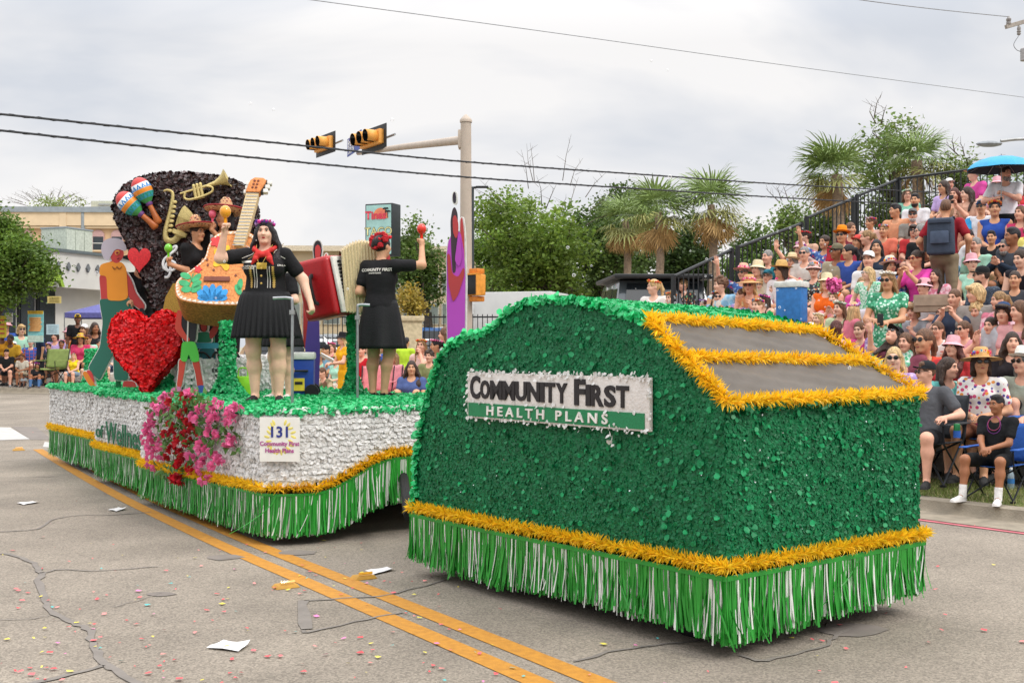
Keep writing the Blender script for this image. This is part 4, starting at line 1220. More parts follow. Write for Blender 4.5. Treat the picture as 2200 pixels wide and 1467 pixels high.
for y, ny in ((0, -1), (WID, 1)):
 n = int(2.86*1.45*DENS*(1 if ny < 0 else .35))
 P = np.stack([RN.uniform(-2.88, 0.01, n), RN.uniform(.46, 1.9, n)], 1)
 P = P[inside_poly(P, PROF)]
 N = np.tile([0, float(ny), 0], (len(P), 1))
 parts.append(petals(np.stack([P[:, 0], np.full(len(P), float(y)), P[:, 1]], 1), N, .028, .16, .008, .72, 1.25, hang=.05, sizev=.4))
for i in range(len(PROF)-1):
 (xa, za), (xb, zb) = PROF[i], PROF[i+1]
 if i == 1: continue
 P, N = samp_quad((xa, 0, za), (xb, 0, zb), (xb, WID, zb), (xa, WID, za), DENS*1.0)
 N = -N if N[0] @ np.array([za-zb, 0, xb-xa]) < 0 else N
 nrm = np.array([zb-za, 0, -(xb-xa)]); nrm /= np.linalg.norm(nrm)
 N[:] = nrm
 up = nrm[2] > .5
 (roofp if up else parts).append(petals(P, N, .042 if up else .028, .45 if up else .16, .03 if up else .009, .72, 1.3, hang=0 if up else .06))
# ruffled edge along the roof line
E = np.array([(x, z) for x, z in PROF[2:]])
for y in (0.0, WID):
 Q, L_ = resample([(x, y, z) for x, z in PROF[2:]], .004)
 N = np.tile([0, -1.0 if y == 0 else 1.0, .8], (len(Q), 1))
 roofp.append(petals(Q+RN.normal(0, .012, Q.shape), N, .045, .7, .03, .8, 1.5, hang=0))
Q, L_ = resample([(0.0, 0, 1.28), (0.0, WID, 1.28)], .004)
parts.append(petals(Q+RN.normal(0, .012, Q.shape), np.tile([1, 0, .8], (len(Q), 1)), .045, .7, .03, .8, 1.5, hang=0))
n = 420
P = np.stack([RN.uniform(-2.7, -.03, n), np.full(n, -.008), RN.uniform(.5, 1.8, n)], 1); P = P[inside_poly(P[:, [0, 2]], PROF)]
parts.append(petals(P, np.tile([0, -1., .35], (len(P), 1)), .032, .5, .02, 1.3, 2.3, hang=0))
P = np.stack([np.full(260, .008), RN.uniform(.03, 1.73, 260), RN.uniform(.5, 1.28, 260)], 1)
parts.append(petals(P, np.tile([1., 0, .35], (260, 1)), .032, .5, .02, 1.3, 2.2, hang=0))
V, Fc, T = cat(parts)
def taper(V):
 V = np.array(V, float); q = np.clip((V[:, 2]-1.3)/.44, 0, 1.2); V[:, 1] *= 1-q*.25/WID; return V
V = taper(V); rV, rF, rT = cat(roofp); rV = taper(rV); rV[:, 2] -= .06*np.clip(rV[:, 1]/WID, 0, 1)*np.clip((rV[:, 2]-1.3)/.44, 0, 1)
link('roof_petals', np_mesh('roof_petals', rV, rF, rT), TV, M_GPET2, kind='stuff')  # lighter green than the sides: sky light on the roof put into the colour
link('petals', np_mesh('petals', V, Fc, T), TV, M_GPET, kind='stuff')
# little bright reflecting flecks
n = 24
P = np.stack([RN.uniform(-2.7, -.05, n), np.full(n, -.022), RN.uniform(.6, 1.5, n)], 1); N = np.tile([0, -1., 0], (n, 1))
P2 = np.stack([np.full(n, .022), RN.uniform(.05, 1.7, n), RN.uniform(.6, 1.25, n)], 1); N2 = np.tile([1., 0, 0], (n, 1))
V, Fc, T = petals(np.concatenate([P, P2]), np.concatenate([N, N2]), .009, .4, .01, .9, 1.1)
link('sequins', np_mesh('sequins', V, Fc, T), TV, mat('silver_sequin', '#d9dfe0', .15, metal=.6), kind='stuff')
# windscreen with two dull grey panels framed in tinsel
wa, wb = Vector((0.0, 0, 1.30)), Vector((-.565, 0, 1.735))
wn2 = Vector((.435, 0, .565)).normalized()
M_SHEET = mat('grey_plastic_sheet', '#5c554d', .55, var=.12, scale=2.2, bump=.5, bscale=7, spec=.3)
for t0, t1, nm in ((.03, .5, 'windscreen_panel'), (.5, .97, 'windscreen_panel')):
 nx, ny = 22, 26; V = []
 for i in range(nx+1):
  for j in range(ny+1):
   t = t0+(t1-t0)*i/nx; y = .04+(WID-.08)*j/ny
   p = wa.lerp(wb, t)+Vector((0, y*(1-t*.25/WID), -.06*t*y/WID))+wn2*(.025+.008*math.sin(j*.8+i*.55)*math.sin(i*.3+j*.13)+.004*math.sin(j*2.1-i*.9))
   V.append(p)
 Fs = [(i*(ny+1)+j, i*(ny+1)+j+1, (i+1)*(ny+1)+j+1, (i+1)*(ny+1)+j) for i in range(nx) for j in range(ny)]
 MB().add(V, Fs).build(nm, M_SHEET, TV, smooth=3.)
def tin(name, parent, paths, r=.07, dens=900, **k):
 V, Fc, T = cat([tinsel(p, r, dens, **k) for p in paths])
 return link(name, np_mesh(name, V, Fc, T), parent, M_TINS)
def wp(t, y, o=.035): return wa.lerp(wb, t)+Vector((0, y*(1-t*.25/WID), -.06*t*y/WID))+wn2*o
tin('windscreen_garland', TV, [[wp(0, -.01), wp(1.0, -.01)], [wp(1.0, WID+.01), wp(0, WID+.01)]], .066, 1000)
for t in (-.01, .5, 1.0): tin('windscreen_garland', TV, [[wp(t, -.02), wp(t, WID+.02)]], .056, 1000)
zg = .485
hem = [(-LEN_-.03, WID*.6, zg), (-LEN_-.03, -.03, zg), (-2.0, -.035, zg-.005), (-1.0, -.035, zg), (-.62, -.035, zg+.0), (0.03, -.035, zg), (.035, WID*.5, zg), (.035, WID+.03, zg), (-.8, WID+.03, zg)]
tin('hem_garland', TV, [hem], .057, 950)
fh = [(x, y, z-.05) for x, y, z in hem]
def frsolid(path, h, off=.0):
 V, Fs = [], []
 for x, y, z in path: V += [(x, y, z), (x, y, z-h)]
 for i in range(len(path)-1): Fs.append((2*i, 2*i+1, 2*i+3, 2*i+2))
 return MB().add(V, Fs)
V, Fc, T = fringe(fh, -1, lambda s: .1+.025*math.sin(s*17), per_m=420, white=.12, w=.012, sway=.03)
V2, F2, T2 = fringe([(x*.995, .03+(y-.03)*.985, z) for x, y, z in fh], -1, lambda s: .105, per_m=200, white=.3, w=.012, sway=.008)
link('fringe_skirt', np_mesh('fringe_skirt', np.concatenate([V, V2]), np.concatenate([Fc, F2+len(V)]), np.concatenate([T, T2])), TV, M_FRINGE, kind='stuff')
frsolid(fh, .025).build('fringe_header', M_FHEAD, TV, smooth=None)
MB().box((-LEN_/2, WID/2, .3), (LEN_-.25, WID-.25, .36)).build('chassis', M_UNDER, TV)
for x in (-.45, -2.35):
 for y in (.28, WID-.28):
  t = MB().lathe([(.18, -.1), (.26, -.1), (.29, -.07), (.29, .07), (.26, .1), (.18, .1)], 18).build('wheel', M_TYRE, TV, loc=(x, y, .29), rot=(PI/2, 0, 0))
  MB().lathe([(0, -.07), (.19, -.08), (.19, .08), (0, .07)], 14).build('rim', M_RIM, t)
# sign on the near side
sx0, sx1, sz0, sz1 = -2.17, -.5, 1.14, 1.435
sg = MB().box(((sx0+sx1)/2, -.032, (sz0+sz1)/2), (sx1-sx0, .026, sz1-sz0)).build('sign_board', mat('sign_board_white', '#d6d0ca', .8, var=.05, scale=20, bump=.3), TV, bevel=.004)
MB().box(((sx0+sx1)/2-.01, -.047, sz0+.055), (sx1-sx0-.05, .008, .088)).build('green_band', mat('glitter_green', '#1d7a4c', .5, var=.25, scale=180), sg)
def fit_text(body, x0, x1, z0, z1, m, parent, y, bold=0., name='lettering'):
 me = text_mesh(body, 1, bold=bold, extrude=.004)
 me.transform(UP)
 co = np.zeros(len(me.vertices)*3, np.float32); me.vertices.foreach_get('co', co); co = co.reshape(-1, 3)
 mn, mx = co.min(0), co.max(0)
 co[:, 0] = x0+(co[:, 0]-mn[0])/(mx[0]-mn[0])*(x1-x0); co[:, 2] = z0+(co[:, 2]-mn[2])/(mx[2]-mn[2])*(z1-z0); co[:, 1] += y
 me.vertices.foreach_set('co', co.ravel()); me.update()
 return link(name, me, parent, m)
M_CHAR = mat('charcoal_lettering', '#2a2627', .7, var=.15, scale=60)
fit_text('C', -2.135, -2.03, 1.265, 1.415, M_CHAR, sg, -.049, .03)
xx = -2.025
for ch, w in zip('OMMUNITY', (.105, .13, .13, .115, .125, .045, .1, .11)):
 fit_text(ch, xx, xx+w-.008, 1.268, 1.388, M_CHAR, sg, -.049, .035); xx += w
xx += .055
fit_text('F', xx, xx+.095, 1.262, 1.415, M_CHAR, sg, -.049, .035); xx += .1
for ch, w in zip('IRST', (.045, .11, .1, .105)):
 fit_text(ch, xx, xx+w-.006, 1.262, 1.385, M_CHAR, sg, -.049, .035); xx += w
fit_text('H E A L T H   P L A N S', -1.95, -.82, sz0+.025, sz0+.085, mat('sign_lettering_white', '#e0dcd6', .7), sg, -.054, .02)
pp = []
per = [(sx0, sz0), (sx1, sz0), (sx1, sz1), (sx0, sz1), (sx0, sz0)]
for (a, b), (c, d) in zip(per[:-1], per[1:]):
 n = int(62*math.hypot(c-a, d-b)*(1.6 if b == d and b == sz1 else 1))
 t = RN.random((n, 1)); P = np.concatenate([a+(c-a)*t, np.full((n, 1), -.042), b+(d-b)*t], 1)+RN.normal(0, .011, (n, 3))*[1, .4, 1]
 pp.append(petals(P, np.tile([0, -1., 0], (n, 1)), .021, .6, .012, .85, 1.05))
P = np.array([[-.78, -.06, 1.115], [-.76, -.06, 1.09], [-.79, -.06, 1.07], [-.77, -.06, 1.05], [-.8, -.06, 1.1]])
pp.append(petals(P, np.tile([0, -1., 0], (5, 1)), .035, .6, .02, .9, 1.05))
n = 22; P = np.stack([RN.uniform(sx0+.05, sx1-.05, n), np.full(n, -.05), np.where(RN.random(n) < .5, RN.uniform(1.235, 1.26, n), RN.uniform(1.39, 1.42, n))], 1)
pp.append(petals(P, np.tile([0, -1., 0], (n, 1)), .024, .5, .012, .85, 1.0))
V, Fc, T = cat(pp)
link('white_petals', np_mesh('white_petals', V, Fc, T), TV, M_WPET, kind='stuff')

# ================================================================== THE FLOAT
E_ = Vector((-.576, .817, 0)).normalized()
FO = Vector((-1.91, 9.27, 0))
FRZ = math.atan2(-E_.y, -E_.x)
FL = empty('parade_float', FO, FRZ, 'long flat parade float with white petal sides, green petal deck and striped fringe', 'parade float')
FM = Matrix.Translation(FO) @ rotz(FRZ)
FI = FM.inverted()
DZ = 1.07
def fl(px, py, d):
 return FI @ W(px, py, d)
def deck(px, py, z=DZ):
 d = (CH-z)*F/(py-HY)
 return FI @ W(px, py, d), d
# outline (local): three stepped sections of the near side, rounded bow at x=0
SEC = [[(-7.9, .22), (-5.2, .22)], [(-5.3, .1), (-3.1, .1)]]
bow = [(-3.2, -.02), (-1.6, -.04), (-.35, -.02), (-.1, .06), (.0, .22), (.02, .45), (.03, 1.2), (.03, 2.0), (0, 2.25), (-.15, 2.4), (-.6, 2.42), (-7.9, 2.42)]
def zlow(sec, x, y):
 """height of the hem"""
 if sec == 2:
  if x > -.25:
   q = y+.3*(x > -.1)
   t = min(1, max(0, (y-.35)/.75)); t = t*t*(3-2*t)
   return .50+.25*t
  return .46+.05*min(1, max(0, (x+3.2)/3))
 if sec == 1: return .50
 return .56
def bowpts(): return [tuple(p) for p in smooth_poly(bow, 5)]
side_pts = [smooth_poly(SEC[0], 8), smooth_poly(SEC[1], 8), bowpts()]
pp_w, hemV, frV = [], [], []
core = MB()
for si, pts in enumerate(side_pts):
 P = [(x, y) for x, y in pts]
 V, Fs = [], []
 for x, y in P:
  V += [(x, y, zlow(si, x, y)), (x, y, DZ-.01)]
 Fs = [(2*i, 2*i+2, 2*i+3, 2*i+1) for i in range(len(P)-1)]
 core.add(V, Fs)
 vis = 2 if si < 2 else 3
 for i in range(len(P)-1):
  (xa, ya), (xb, yb) = P[i], P[i+1]
  if ya > 2.3: dens = 300
  else: dens = 3600
  Q, N = samp_quad((xa, ya, zlow(si, xa, ya)), (xb, yb, zlow(si, xb, yb)), (xb, yb, DZ), (xa, ya, DZ), dens)
  n_ = np.array([yb-ya, -(xb-xa), 0.]); n_ /= max(1e-9, np.linalg.norm(n_))
  N[:] = n_
  # petals hang in rows
  Q[:, 2] = np.round(Q[:, 2]/.045)*.045+RN.normal(0, .007, len(Q))
  if len(Q): pp_w.append(petals(Q, N, .045, .3, .018, .88, 1.04, hang=.2))
 hp = [(x, y, zlow(si, x, y)-.03) for x, y in P]
 o = [(hp[max(0, i-1)], hp[min(len(hp)-1, i+1)]) for i in range(len(hp))]
 hp2 = []
 for (x, y, z), (a, b) in zip(hp, o):
  t = Vector((b[0]-a[0], b[1]-a[1], 0)).normalized(); hp2.append((x+t.y*.03, y-t.x*.03, z))
 hemV.append(tinsel(hp2, .06, 900))
 fp = [(x, y, z-.05) for x, y, z in hp2]
 Lx = [0]
 for i in range(1, len(fp)): Lx.append(Lx[-1]+math.dist(fp[i], fp[i-1]))
 zb = lambda s, fp=fp, Lx=Lx: float(np.interp(s*Lx[-1], Lx, [(gz((FM @ Vector(p)).y) if p[1] < 2 else 0)+(.08 if (si < 2) else .08+.9*max(0, p[2]-.44)) for p in fp]))
 frV.append(fringe(fp, -1, zb, per_m=370, white=.14, w=.012, sway=.028))
 frV.append(fringe([(x, y+.02, z) for x, y, z in fp], -1, zb, per_m=190, white=.32, w=.012, sway=.006))
 frsolid(fp, .02).build('fringe_header', M_FHEAD, FL, smooth=None)
for x, (y0, y1) in ((-5.2, (.1, .22)), (-3.15, (-.02, .1))):
 core.add([(x, y0, .45), (x, y1, .45), (x, y1, DZ-.01), (x, y0, DZ-.01)], [(0, 1, 2, 3)])
core.build('side_panel', M_WCORE, FL, smooth=None)
V, Fc, T = cat(pp_w); link('white_petals', np_mesh('white_petals', V, Fc, T), FL, M_WPET, kind='stuff')
V, Fc, T = cat(hemV); link('hem_garland', np_mesh('hem_garland', V, Fc, T), FL, M_TINS)
V, Fc, T = cat(frV); link('fringe_skirt', np_mesh('fringe_skirt', V, Fc, T), FL, M_FRINGE, kind='stuff')
# deck
dk = [(x, y) for x, y in bowpts()]
outl = [(-7.9, 2.42), (-7.9, .22), (-5.2, .22), (-5.2, .1), (-3.15, .1)]+dk
MB().add([(x, y, DZ) for x, y in outl]+[(x, y, DZ-.06) for x, y in outl], [tuple(range(len(outl)))]).build('deck', mat('green_deck', '#168a4c', .6, var=.2), FL, smooth=None)
n = 30000
P = np.stack([RN.uniform(-7.9, .03, n), RN.uniform(-.03, 2.42, n)], 1)
P = P[inside_poly(P, outl)]
pd = [petals(np.concatenate([P, np.full((len(P), 1), DZ+.005)], 1), np.tile([0, 0, 1.], (len(P), 1)), .046, .6, .03, .75, 1.35, hang=0)]
Q, _ = resample([(x, y, DZ-.005) for x, y in [(-7.9, .2), (-5.2, .2), (-5.2, .08), (-3.15, .08)]+dk], .005)
pd.append(petals(Q+RN.normal(0, .015, Q.shape), np.tile([.3, -.6, .6], (len(Q), 1)), .046, .6, .03, .8, 1.35, hang=0))
V, Fc, T = cat(pd); link('deck_petals', np_mesh('deck_petals', V, Fc, T), FL, M_GPET2, kind='stuff')
MB().box((-4.1, 1.25, .62), (7.3, 1.9, .5)).build('chassis', M_UNDER, FL)
for x in (-1.7, -5.6, -6.4):
 for y in (.5, 2.0):
  t = MB().lathe([(.2, -.12), (.32, -.12), (.36, -.08), (.36, .08), (.32, .12), (.2, .12)], 18).build('wheel', M_TYRE, FL, loc=(x, y, .36), rot=(PI/2, 0, 0))
  MB().lathe([(0, -.07), (.22, -.08), (.22, .08), (0, .07)], 14).build('rim', M_RIM, t)
# draw bar towards the tow vehicle
q = FI @ Vector((-.75, 8.45, .38))
MB().tube([(0, 1.2, .5), q], .04, 8).build('draw_bar', M_UNDER, FL)
# white platform on the deck at the back, for the two singers
MB().box((-4.9, 1.75, DZ+.2), (1.8, .9, .4)).build('platform', M_WCORE, FL)
pl = []
for a, b, c, d, n_ in (((-5.8, 1.3, DZ), (-4, 1.3, DZ), (-4, 1.3, DZ+.4), (-5.8, 1.3, DZ+.4), (0, -1., 0)), ((-4, 1.3, DZ), (-4, 2.2, DZ), (-4, 2.2, DZ+.4), (-4, 1.3, DZ+.4), (1., 0, 0)), ((-5.8, 1.3, DZ+.4), (-4, 1.3, DZ+.4), (-4, 2.2, DZ+.4), (-5.8, 2.2, DZ+.4), (0, 0, 1.)), ((-3.7, .6, DZ), (-3.7, 1.5, DZ), (-3.7, 1.5, DZ+.4), (-3.7, .6, DZ+.4), (1., 0, 0)), ((-4.8, .6, DZ), (-3.7, .6, DZ), (-3.7, .6, DZ+.4), (-4.8, .6, DZ+.4), (0, -1., 0))):
 Q, N = samp_quad(a, b, c, d, 1500); N[:] = n_
 pl.append(petals(Q, N, .045, .4, .025, .84, 1.05))
V, Fc, T = cat(pl); link('platform_petals', np_mesh('platform_petals', V, Fc, T), FL, M_WPET, kind='stuff')
MB().box((-4.25, 1.05, DZ+.2), (1.1, .9, .4)).build('platform', M_WCORE, FL)
# number card, wellness lettering
c0 = FI @ W(566, 987, 9.3);
def bowy(x0):
 return 0
cx, cy = .035, 0.52
pl0 = MB().box((0, 0, 0), (.325, .012, .355)).build('number_card', mat('card_white', '#e3e1d9', .6, var=.03), FL)
# place it on the bow where pixel column 605 meets the outline
def outline_at(px):
 best = None
 for (xa, ya), (xb, yb) in zip(dk[:-1], dk[1:]):
  for t in np.linspace(0, 1, 6):
   p = FM @ Vector((xa+(xb-xa)*t, ya+(yb-ya)*t, .8)); q = 1100+F*p.x/p.y
   if ya < 2.2 and (best is None or abs(q-px) < best[0]): best = (abs(q-px), (xa+(xb-xa)*t, ya+(yb-ya)*t), math.atan2(yb-ya, xb-xa), p.y)
 return best
_, (cx, cy), ca, cd = outline_at(605)
pl0.location = (cx+.05*math.sin(ca), cy-.05*math.cos(ca), CH-(942-HY)/F*cd); pl0.rotation_euler = (0, 0, ca)
M_PYEL = mat('printed_yellow', '#ddcf6e', .6)
mb = MB()
for i in range(22):
 a = PI*2*i/22
 if abs(math.cos(a)) > .35 or math.sin(a) < 0: mb.ball((R.uniform(.09, .115)*math.cos(a), -.006, .02+.125*math.sin(a)), (.026, .002, .011), 8, rot=Matrix.Rotation(-a+R.uniform(-.5, .5), 3, 'Y'))
mb.build('printed_wreath', M_PYEL, pl0)
lettering('131', mat('printed_navy', '#2b3580', .6), pl0, (0, -.011, .055), .12, bold=.003)
M_PPINK = mat('printed_magenta', '#a8478a', .6)
lettering('Community First', M_PPINK, pl0, (0, -.011, -.035), .047, bold=.0016)
lettering('Health Plans', M_PPINK, pl0, (0, -.011, -.09), .047, bold=.0016)
def on_side(si_y, px, zpy):
 k = (px-1100)/F
 # line y=si_y in local
 a = FM @ Vector((0, si_y, 0)); t = (k*a.y-a.x)/(E_.x-k*E_.y)
 p = a+E_*t
 return -t, CH-(zpy-HY)/F*p.y
x0, z0 = on_side(.06, 208, 945); xa_, _ = on_side(.06, 224, 945); xb_, _ = on_side(.06, 229, 945); x1, z1 = on_side(.06, 316, 900)
M_DKG = mat('dark_green_lettering', '#0f5f3c', .6)
fit_text('of', x0, xa_, z0+.04, z0+.19, M_DKG, FL, .05, .02)
fit_text('Wellness', xb_, x1, z0+.0, z0+.24, M_DKG, FL, .05, .012)
M_RAILS = mat('brushed_rail', '#a5a8aa', .35, metal=.8)

# ================================================================== PROPS ON THE FLOAT
def deckpt(px, py, z=DZ):
 d = (CH-z)*F/(py-HY); return W(px, py, d)
def pole_arm(label, px, py, top_py, armdx):
 p = deckpt(px, py); h = CH-(top_py-HY)/F*p.y-DZ
 e_ = empty('hand_rail', p, 0, label, 'hand rail')
 MB().tube(smooth_poly([(0, 0, 0), (0, 0, h*.6), (0, 0, h-.05), (armdx*.15, 0, h), (armdx, 0, h)], 5), .0135, 8).build('tube', M_RAILS, e_)
 MB().lathe([(.07, 0), (.07, .01), (.02, .015)], 14, cap=True).build('base_plate', M_RAILS, e_)
 MB().box((0, 0, h*.87), (.045, .045, .04)).build('clamp', M_STEEL, e_)
 return e_
pole_arm('thin metal hand rail the front woman rests her hand on', 628, 874, 640, -.17)
pole_arm('thin metal hand rail in front of the back-turned woman', 768, 862, 655, .12)
def petal_column(e_, h, r, m=M_GPET2, foot=.16, dens=3600, name='post', top=None):
 rr = lambda z: r+foot*max(0, 1-z/.28)**2
 Z = np.linspace(0, h, 12)
 MB().lathe([(rr(z)-.01, z) for z in Z], 10).build(name, M_GCORE, e_)
 n = int(2*PI*r*h*dens+400)
 z = RN.uniform(0, h, n)**1.0; z[:400] = RN.uniform(0, .25, 400); a = RN.uniform(0, 2*PI, n); rad = np.array([rr(q) for q in z])
 P = np.stack([rad*np.cos(a), rad*np.sin(a), z], 1); N = np.stack([np.cos(a), np.sin(a), np.where(z < .2, .6, 0)], 1)
 V, Fc, T = petals(P, N, .045, .6, .025, .7, 1.35)
 link('petals', np_mesh('petals', V, Fc, T), e_, m, kind='stuff')
# ---- guitar
def vol_outline(poly2, y0, y1, res=4): pass
p = deckpt(489, 853)
g = empty('guitar', p, .12, 'giant orange guitar with painted flowers standing on a green petal post', 'guitar')
petal_column(g, .8, .06)
d = p.y
def gl(px, py):
 q = W(px, py, d)-Vector(p); return (q.x, q.z)
tilt = Matrix.Identity(4)
body = smooth_poly([gl(*q) for q in ((378, 612), (388, 636), (430, 645), (480, 648), (526, 646), (566, 630), (572, 600), (556, 570), (545, 545), (548, 518), (530, 503), (500, 500), (462, 506), (444, 528), (436, 556), (412, 578), (386, 596))], 4, True)
def rimmed(poly, y0, y1): return MB().prism(poly, y0, y1)
cc = np.mean(poly, axis=0); bc = np.mean(np.array(body), 0)
area = sum(body[i][0]*body[(i+1) % len(body)][1]-body[(i+1) % len(body)][0]*body[i][1] for i in range(len(body)))
if area < 0: body = body[::-1]
TILT = Matrix.Rotation(-.42, 4, 'X')
def gb(mb_, name, m, parent=None, **k):
 o = mb_.build(name, m, parent or g, **k); return o
M_CORK = mat('orange_cork', '#d98d52', .75, var=.25, scale=45, bump=.5, bscale=70)
M_CORK2 = mat('brown_cork_side', '#b06f38', .8, var=.35, scale=40, bump=.6, bscale=70)
gz0 = bc[1]
PIV = Matrix.Translation((0, 0, .95)) @ TILT @ Matrix.Diagonal((1, 1, 1.07, 1)) @ Matrix.Translation((0, 0, -.95))
PIVB = Matrix.Translation((0, 0, .845)) @ TILT @ Matrix.Diagonal((1, 1, 1.24, 1)) @ Matrix.Translation((0, 0, -.95))
mb = MB().prism(body, -.13, .4, PIVB); gb(mb, 'body', M_CORK2, bevel=.02)
mb = MB().prism([(bc[0]+(x-bc[0])*.985, bc[1]+(z-bc[1])*.985) for x, z in body], -.139, -.129, PIVB); gb(mb, 'soundboard', M_CORK)
ins_ = lambda q: [(bc[0]+(x-bc[0])*q, bc[1]+(z-bc[1])*q) for x, z in body]
mb = MB(); a_, b_ = ins_(.965), ins_(.895); n = len(a_)
mb.add([(x, -.1435, z) for x, z in a_]+[(x, -.1435, z) for x, z in b_], [(i, (i+1) % n, n+(i+1) % n, n+i) for i in range(n)], PIVB); gb(mb, 'binding', mat('cream_binding', '#e8dfd0', .7))
mb = MB()
for i in range(0, n):
 j = (i+1) % n
 m_ = ((a_[i][0]+a_[j][0])/2, (a_[i][1]+a_[j][1])/2)
 for (pa, pb_) in ((a_[i], b_[i]), (b_[i], m_)):
  pass
 x0_, z0_ = b_[i]; x1_, z1_ = b_[j]
 mb.add([(x0_, -.1465, z0_), (x1_, -.1465, z1_), (m_[0], -.1465, m_[1])], [(0, 1, 2)], PIVB)
gb(mb, 'binding_triangles', mat('brown_triangle', '#d8a274', .7), smooth=None)
def gdisc(px, py, r, m, name, y=-.147, sx=1., n=14, wob=0., rot=0.):
 x, z = gl(px, py)
 pts_ = []
 for i in range(n):
  a = 2*PI*i/n; q = r*(1+wob*math.cos(a*5)); u, v = q*math.cos(a)*sx, q*math.sin(a)
  pts_.append((x+u*math.cos(rot)-v*math.sin(rot), z+u*math.sin(rot)+v*math.cos(rot)))
 gb(MB().prism(pts_, y, y+.01, PIVB), name, m)
gdisc(478, 556, .105, mat('painted_yellow', '#e2b32a', .6), 'painted_flower', wob=.25, n=30)
gdisc(480, 556, .06, mat('sound_hole_black', '#191513', .8), 'sound_hole', -.152)
M_LEAFP = mat('painted_green', '#3fa36a', .6); M_REDP = mat('painted_red', '#cf3a3a', .6); M_BLUEP = mat('painted_blue', '#2f8fd0', .6)
x, z = gl(462, 598)
gb(MB().box((x+.02, -.15, z), (.27, .02, .045), PIVB), 'bridge', mat('bridge_brown', '#7c4636', .7), bevel=.005)
gb(MB().tube([(gl(408, 612)[0], -.148, gl(408, 612)[1]), (gl(416, 588)[0], -.148, gl(416, 588)[1])], .006, 5, M=PIVB), 'painted_stem', M_LEAFP)
for px, py, r in ((400, 592, .5), (423, 596, -.5), (398, 606, .4), (424, 608, -.3), (404, 618, .2), (424, 617, -.2), (512, 618, 1.2), (515, 608, 1.9)): gdisc(px, py, .03, M_LEAFP, 'painted_leaf', sx=1.9, rot=-r+.2)
gdisc(425, 579, .035, M_REDP, 'painted_bud', wob=.3); gdisc(460, 524, .05, M_REDP, 'painted_rose', wob=.2, sx=1.2)
for k in range(5):
 a = (k-2)*.45
 gdisc(458+18*math.sin(a)*1.3, 628-14*math.cos(a)+10, .038, M_BLUEP, 'painted_petal', sx=2.2, rot=PI/2-a)
gdisc(440, 634, .03, M_BLUEP, 'painted_petal', sx=2.0); gdisc(478, 634, .03, M_BLUEP, 'painted_petal', sx=2.0)
for px, py in ((443, 560), (445, 570), (458, 580), (520, 575), (505, 590)): gdisc(px, py, .012, mat('bridge_brown', '#7c4636', .7), 'painted_dot')
nk = [gl(*q) for q in ((498, 532), (520, 412), (548, 413), (521, 540))]
gb(MB().prism(nk[::-1] if False else [nk[0], nk[3], nk[2], nk[1]], -.18, -.06, PIV), 'neck', mat('gold_glitter_neck', '#cdb488', .5, var=.2, scale=120), bevel=.008)
a_, b_ = gl(509, 536), gl(535, 413)
mb = MB()
for k in range(17):
 t = k/16; x, z = a_[0]+(b_[0]-a_[0])*t, a_[1]+(b_[1]-a_[1])*t
 mb.box((x, -.182, z), (.12-.0*t, .006, .008), PIV @ Matrix.Translation((0, 0, 0)))
gb(mb, 'fret', M_STEEL)
hd = [gl(*q) for q in ((519, 412), (549, 413), (556, 400), (564, 384), (557, 378), (538, 377), (528, 384), (523, 398))]
gb(MB().prism(hd, -.2, -.08, PIV), 'headstock', mat('orange_head', '#d1844a', .7, var=.2, scale=40), bevel=.012)
for k in range(3):
 for s, (px, py) in ((-1, (521, 408)), (1, (560, 405))):
  x, z = gl(px+4*k*(.7 if s < 0 else 1.0), py-10*k)
  gb(MB().box((x, -.14, z), (.07, .06, .045), PIV), 'tuning_peg', mat('peg_white', '#d8d4cb', .5), bevel=.01)
  gb(MB().box((x-s*.03, -.14, z), (.03, .07, .05), PIV), 'peg_cap', M_BLACK, bevel=.006)
for k in range(6):
 x, z = gl(534+8*(k % 2)+2*(k//2), 402-8*(k//2)); gb(MB().ball((x, -.2, z), .014, 8, PIV), 'peg_hole', mat('bridge_brown', '#7c4636', .7))
# ---- heart
def heart_pts(w, h, n=40):
 o = []
 for i in range(n):
  t = 2*PI*i/n
  o.append((16*math.sin(t)**3, 13*math.cos(t)-5*math.cos(2*t)-2*math.cos(3*t)-math.cos(4*t)))
 o = np.array(o); o[:, 0] *= w/(o[:, 0].max()-o[:, 0].min()); o[:, 1] -= o[:, 1].min(); o[:, 1] *= h/o[:, 1].max()
 return [tuple(q) for q in o[::-1]]
def poly_petals(poly, y0, y1, size, m, parent, dens=3400, name='petals', lo=.6, hi=1.35, pil=0.):
 A = np.array(poly); mn, mx = A.min(0), A.max(0)
 n = int((mx-mn).prod()*dens)
 P = RN.uniform(mn, mx, (n, 2)); P = P[inside_poly(P, poly)]
 parts = [petals(np.stack([P[:, 0], np.full(len(P), y0), P[:, 1]], 1), np.tile([0, -1., 0], (len(P), 1)), size, .5, .035, lo, hi)]
 parts.append(petals(np.stack([P[::3, 0], np.full(len(P[::3]), y1), P[::3, 1]], 1), np.tile([0, 1., 0], (len(P[::3]), 1)), size, .5, .03, lo, hi))
 for (xa, za), (xb, zb) in zip(poly, poly[1:]+poly[:1]):
  Q, N = samp_quad((xa, y0, za), (xb, y0, zb), (xb, y1, zb), (xa, y1, za), dens)
  nn_ = np.array([zb-za, 0, -(xb-xa)]); nn_ /= max(1e-9, np.linalg.norm(nn_)); N[:] = nn_
  parts.append(petals(Q, N, size, .6, .035, lo, hi))
 V, Fc, T = cat(parts)
 return link(name, np_mesh(name, V, Fc, T), parent, m, kind='stuff')
p = deckpt(318, 849)
h = empty('heart_prop', p, .05, 'big red petal heart standing at the front left of the deck', 'heart prop')
hp_ = heart_pts(148/F*p.y, 176/F*p.y)
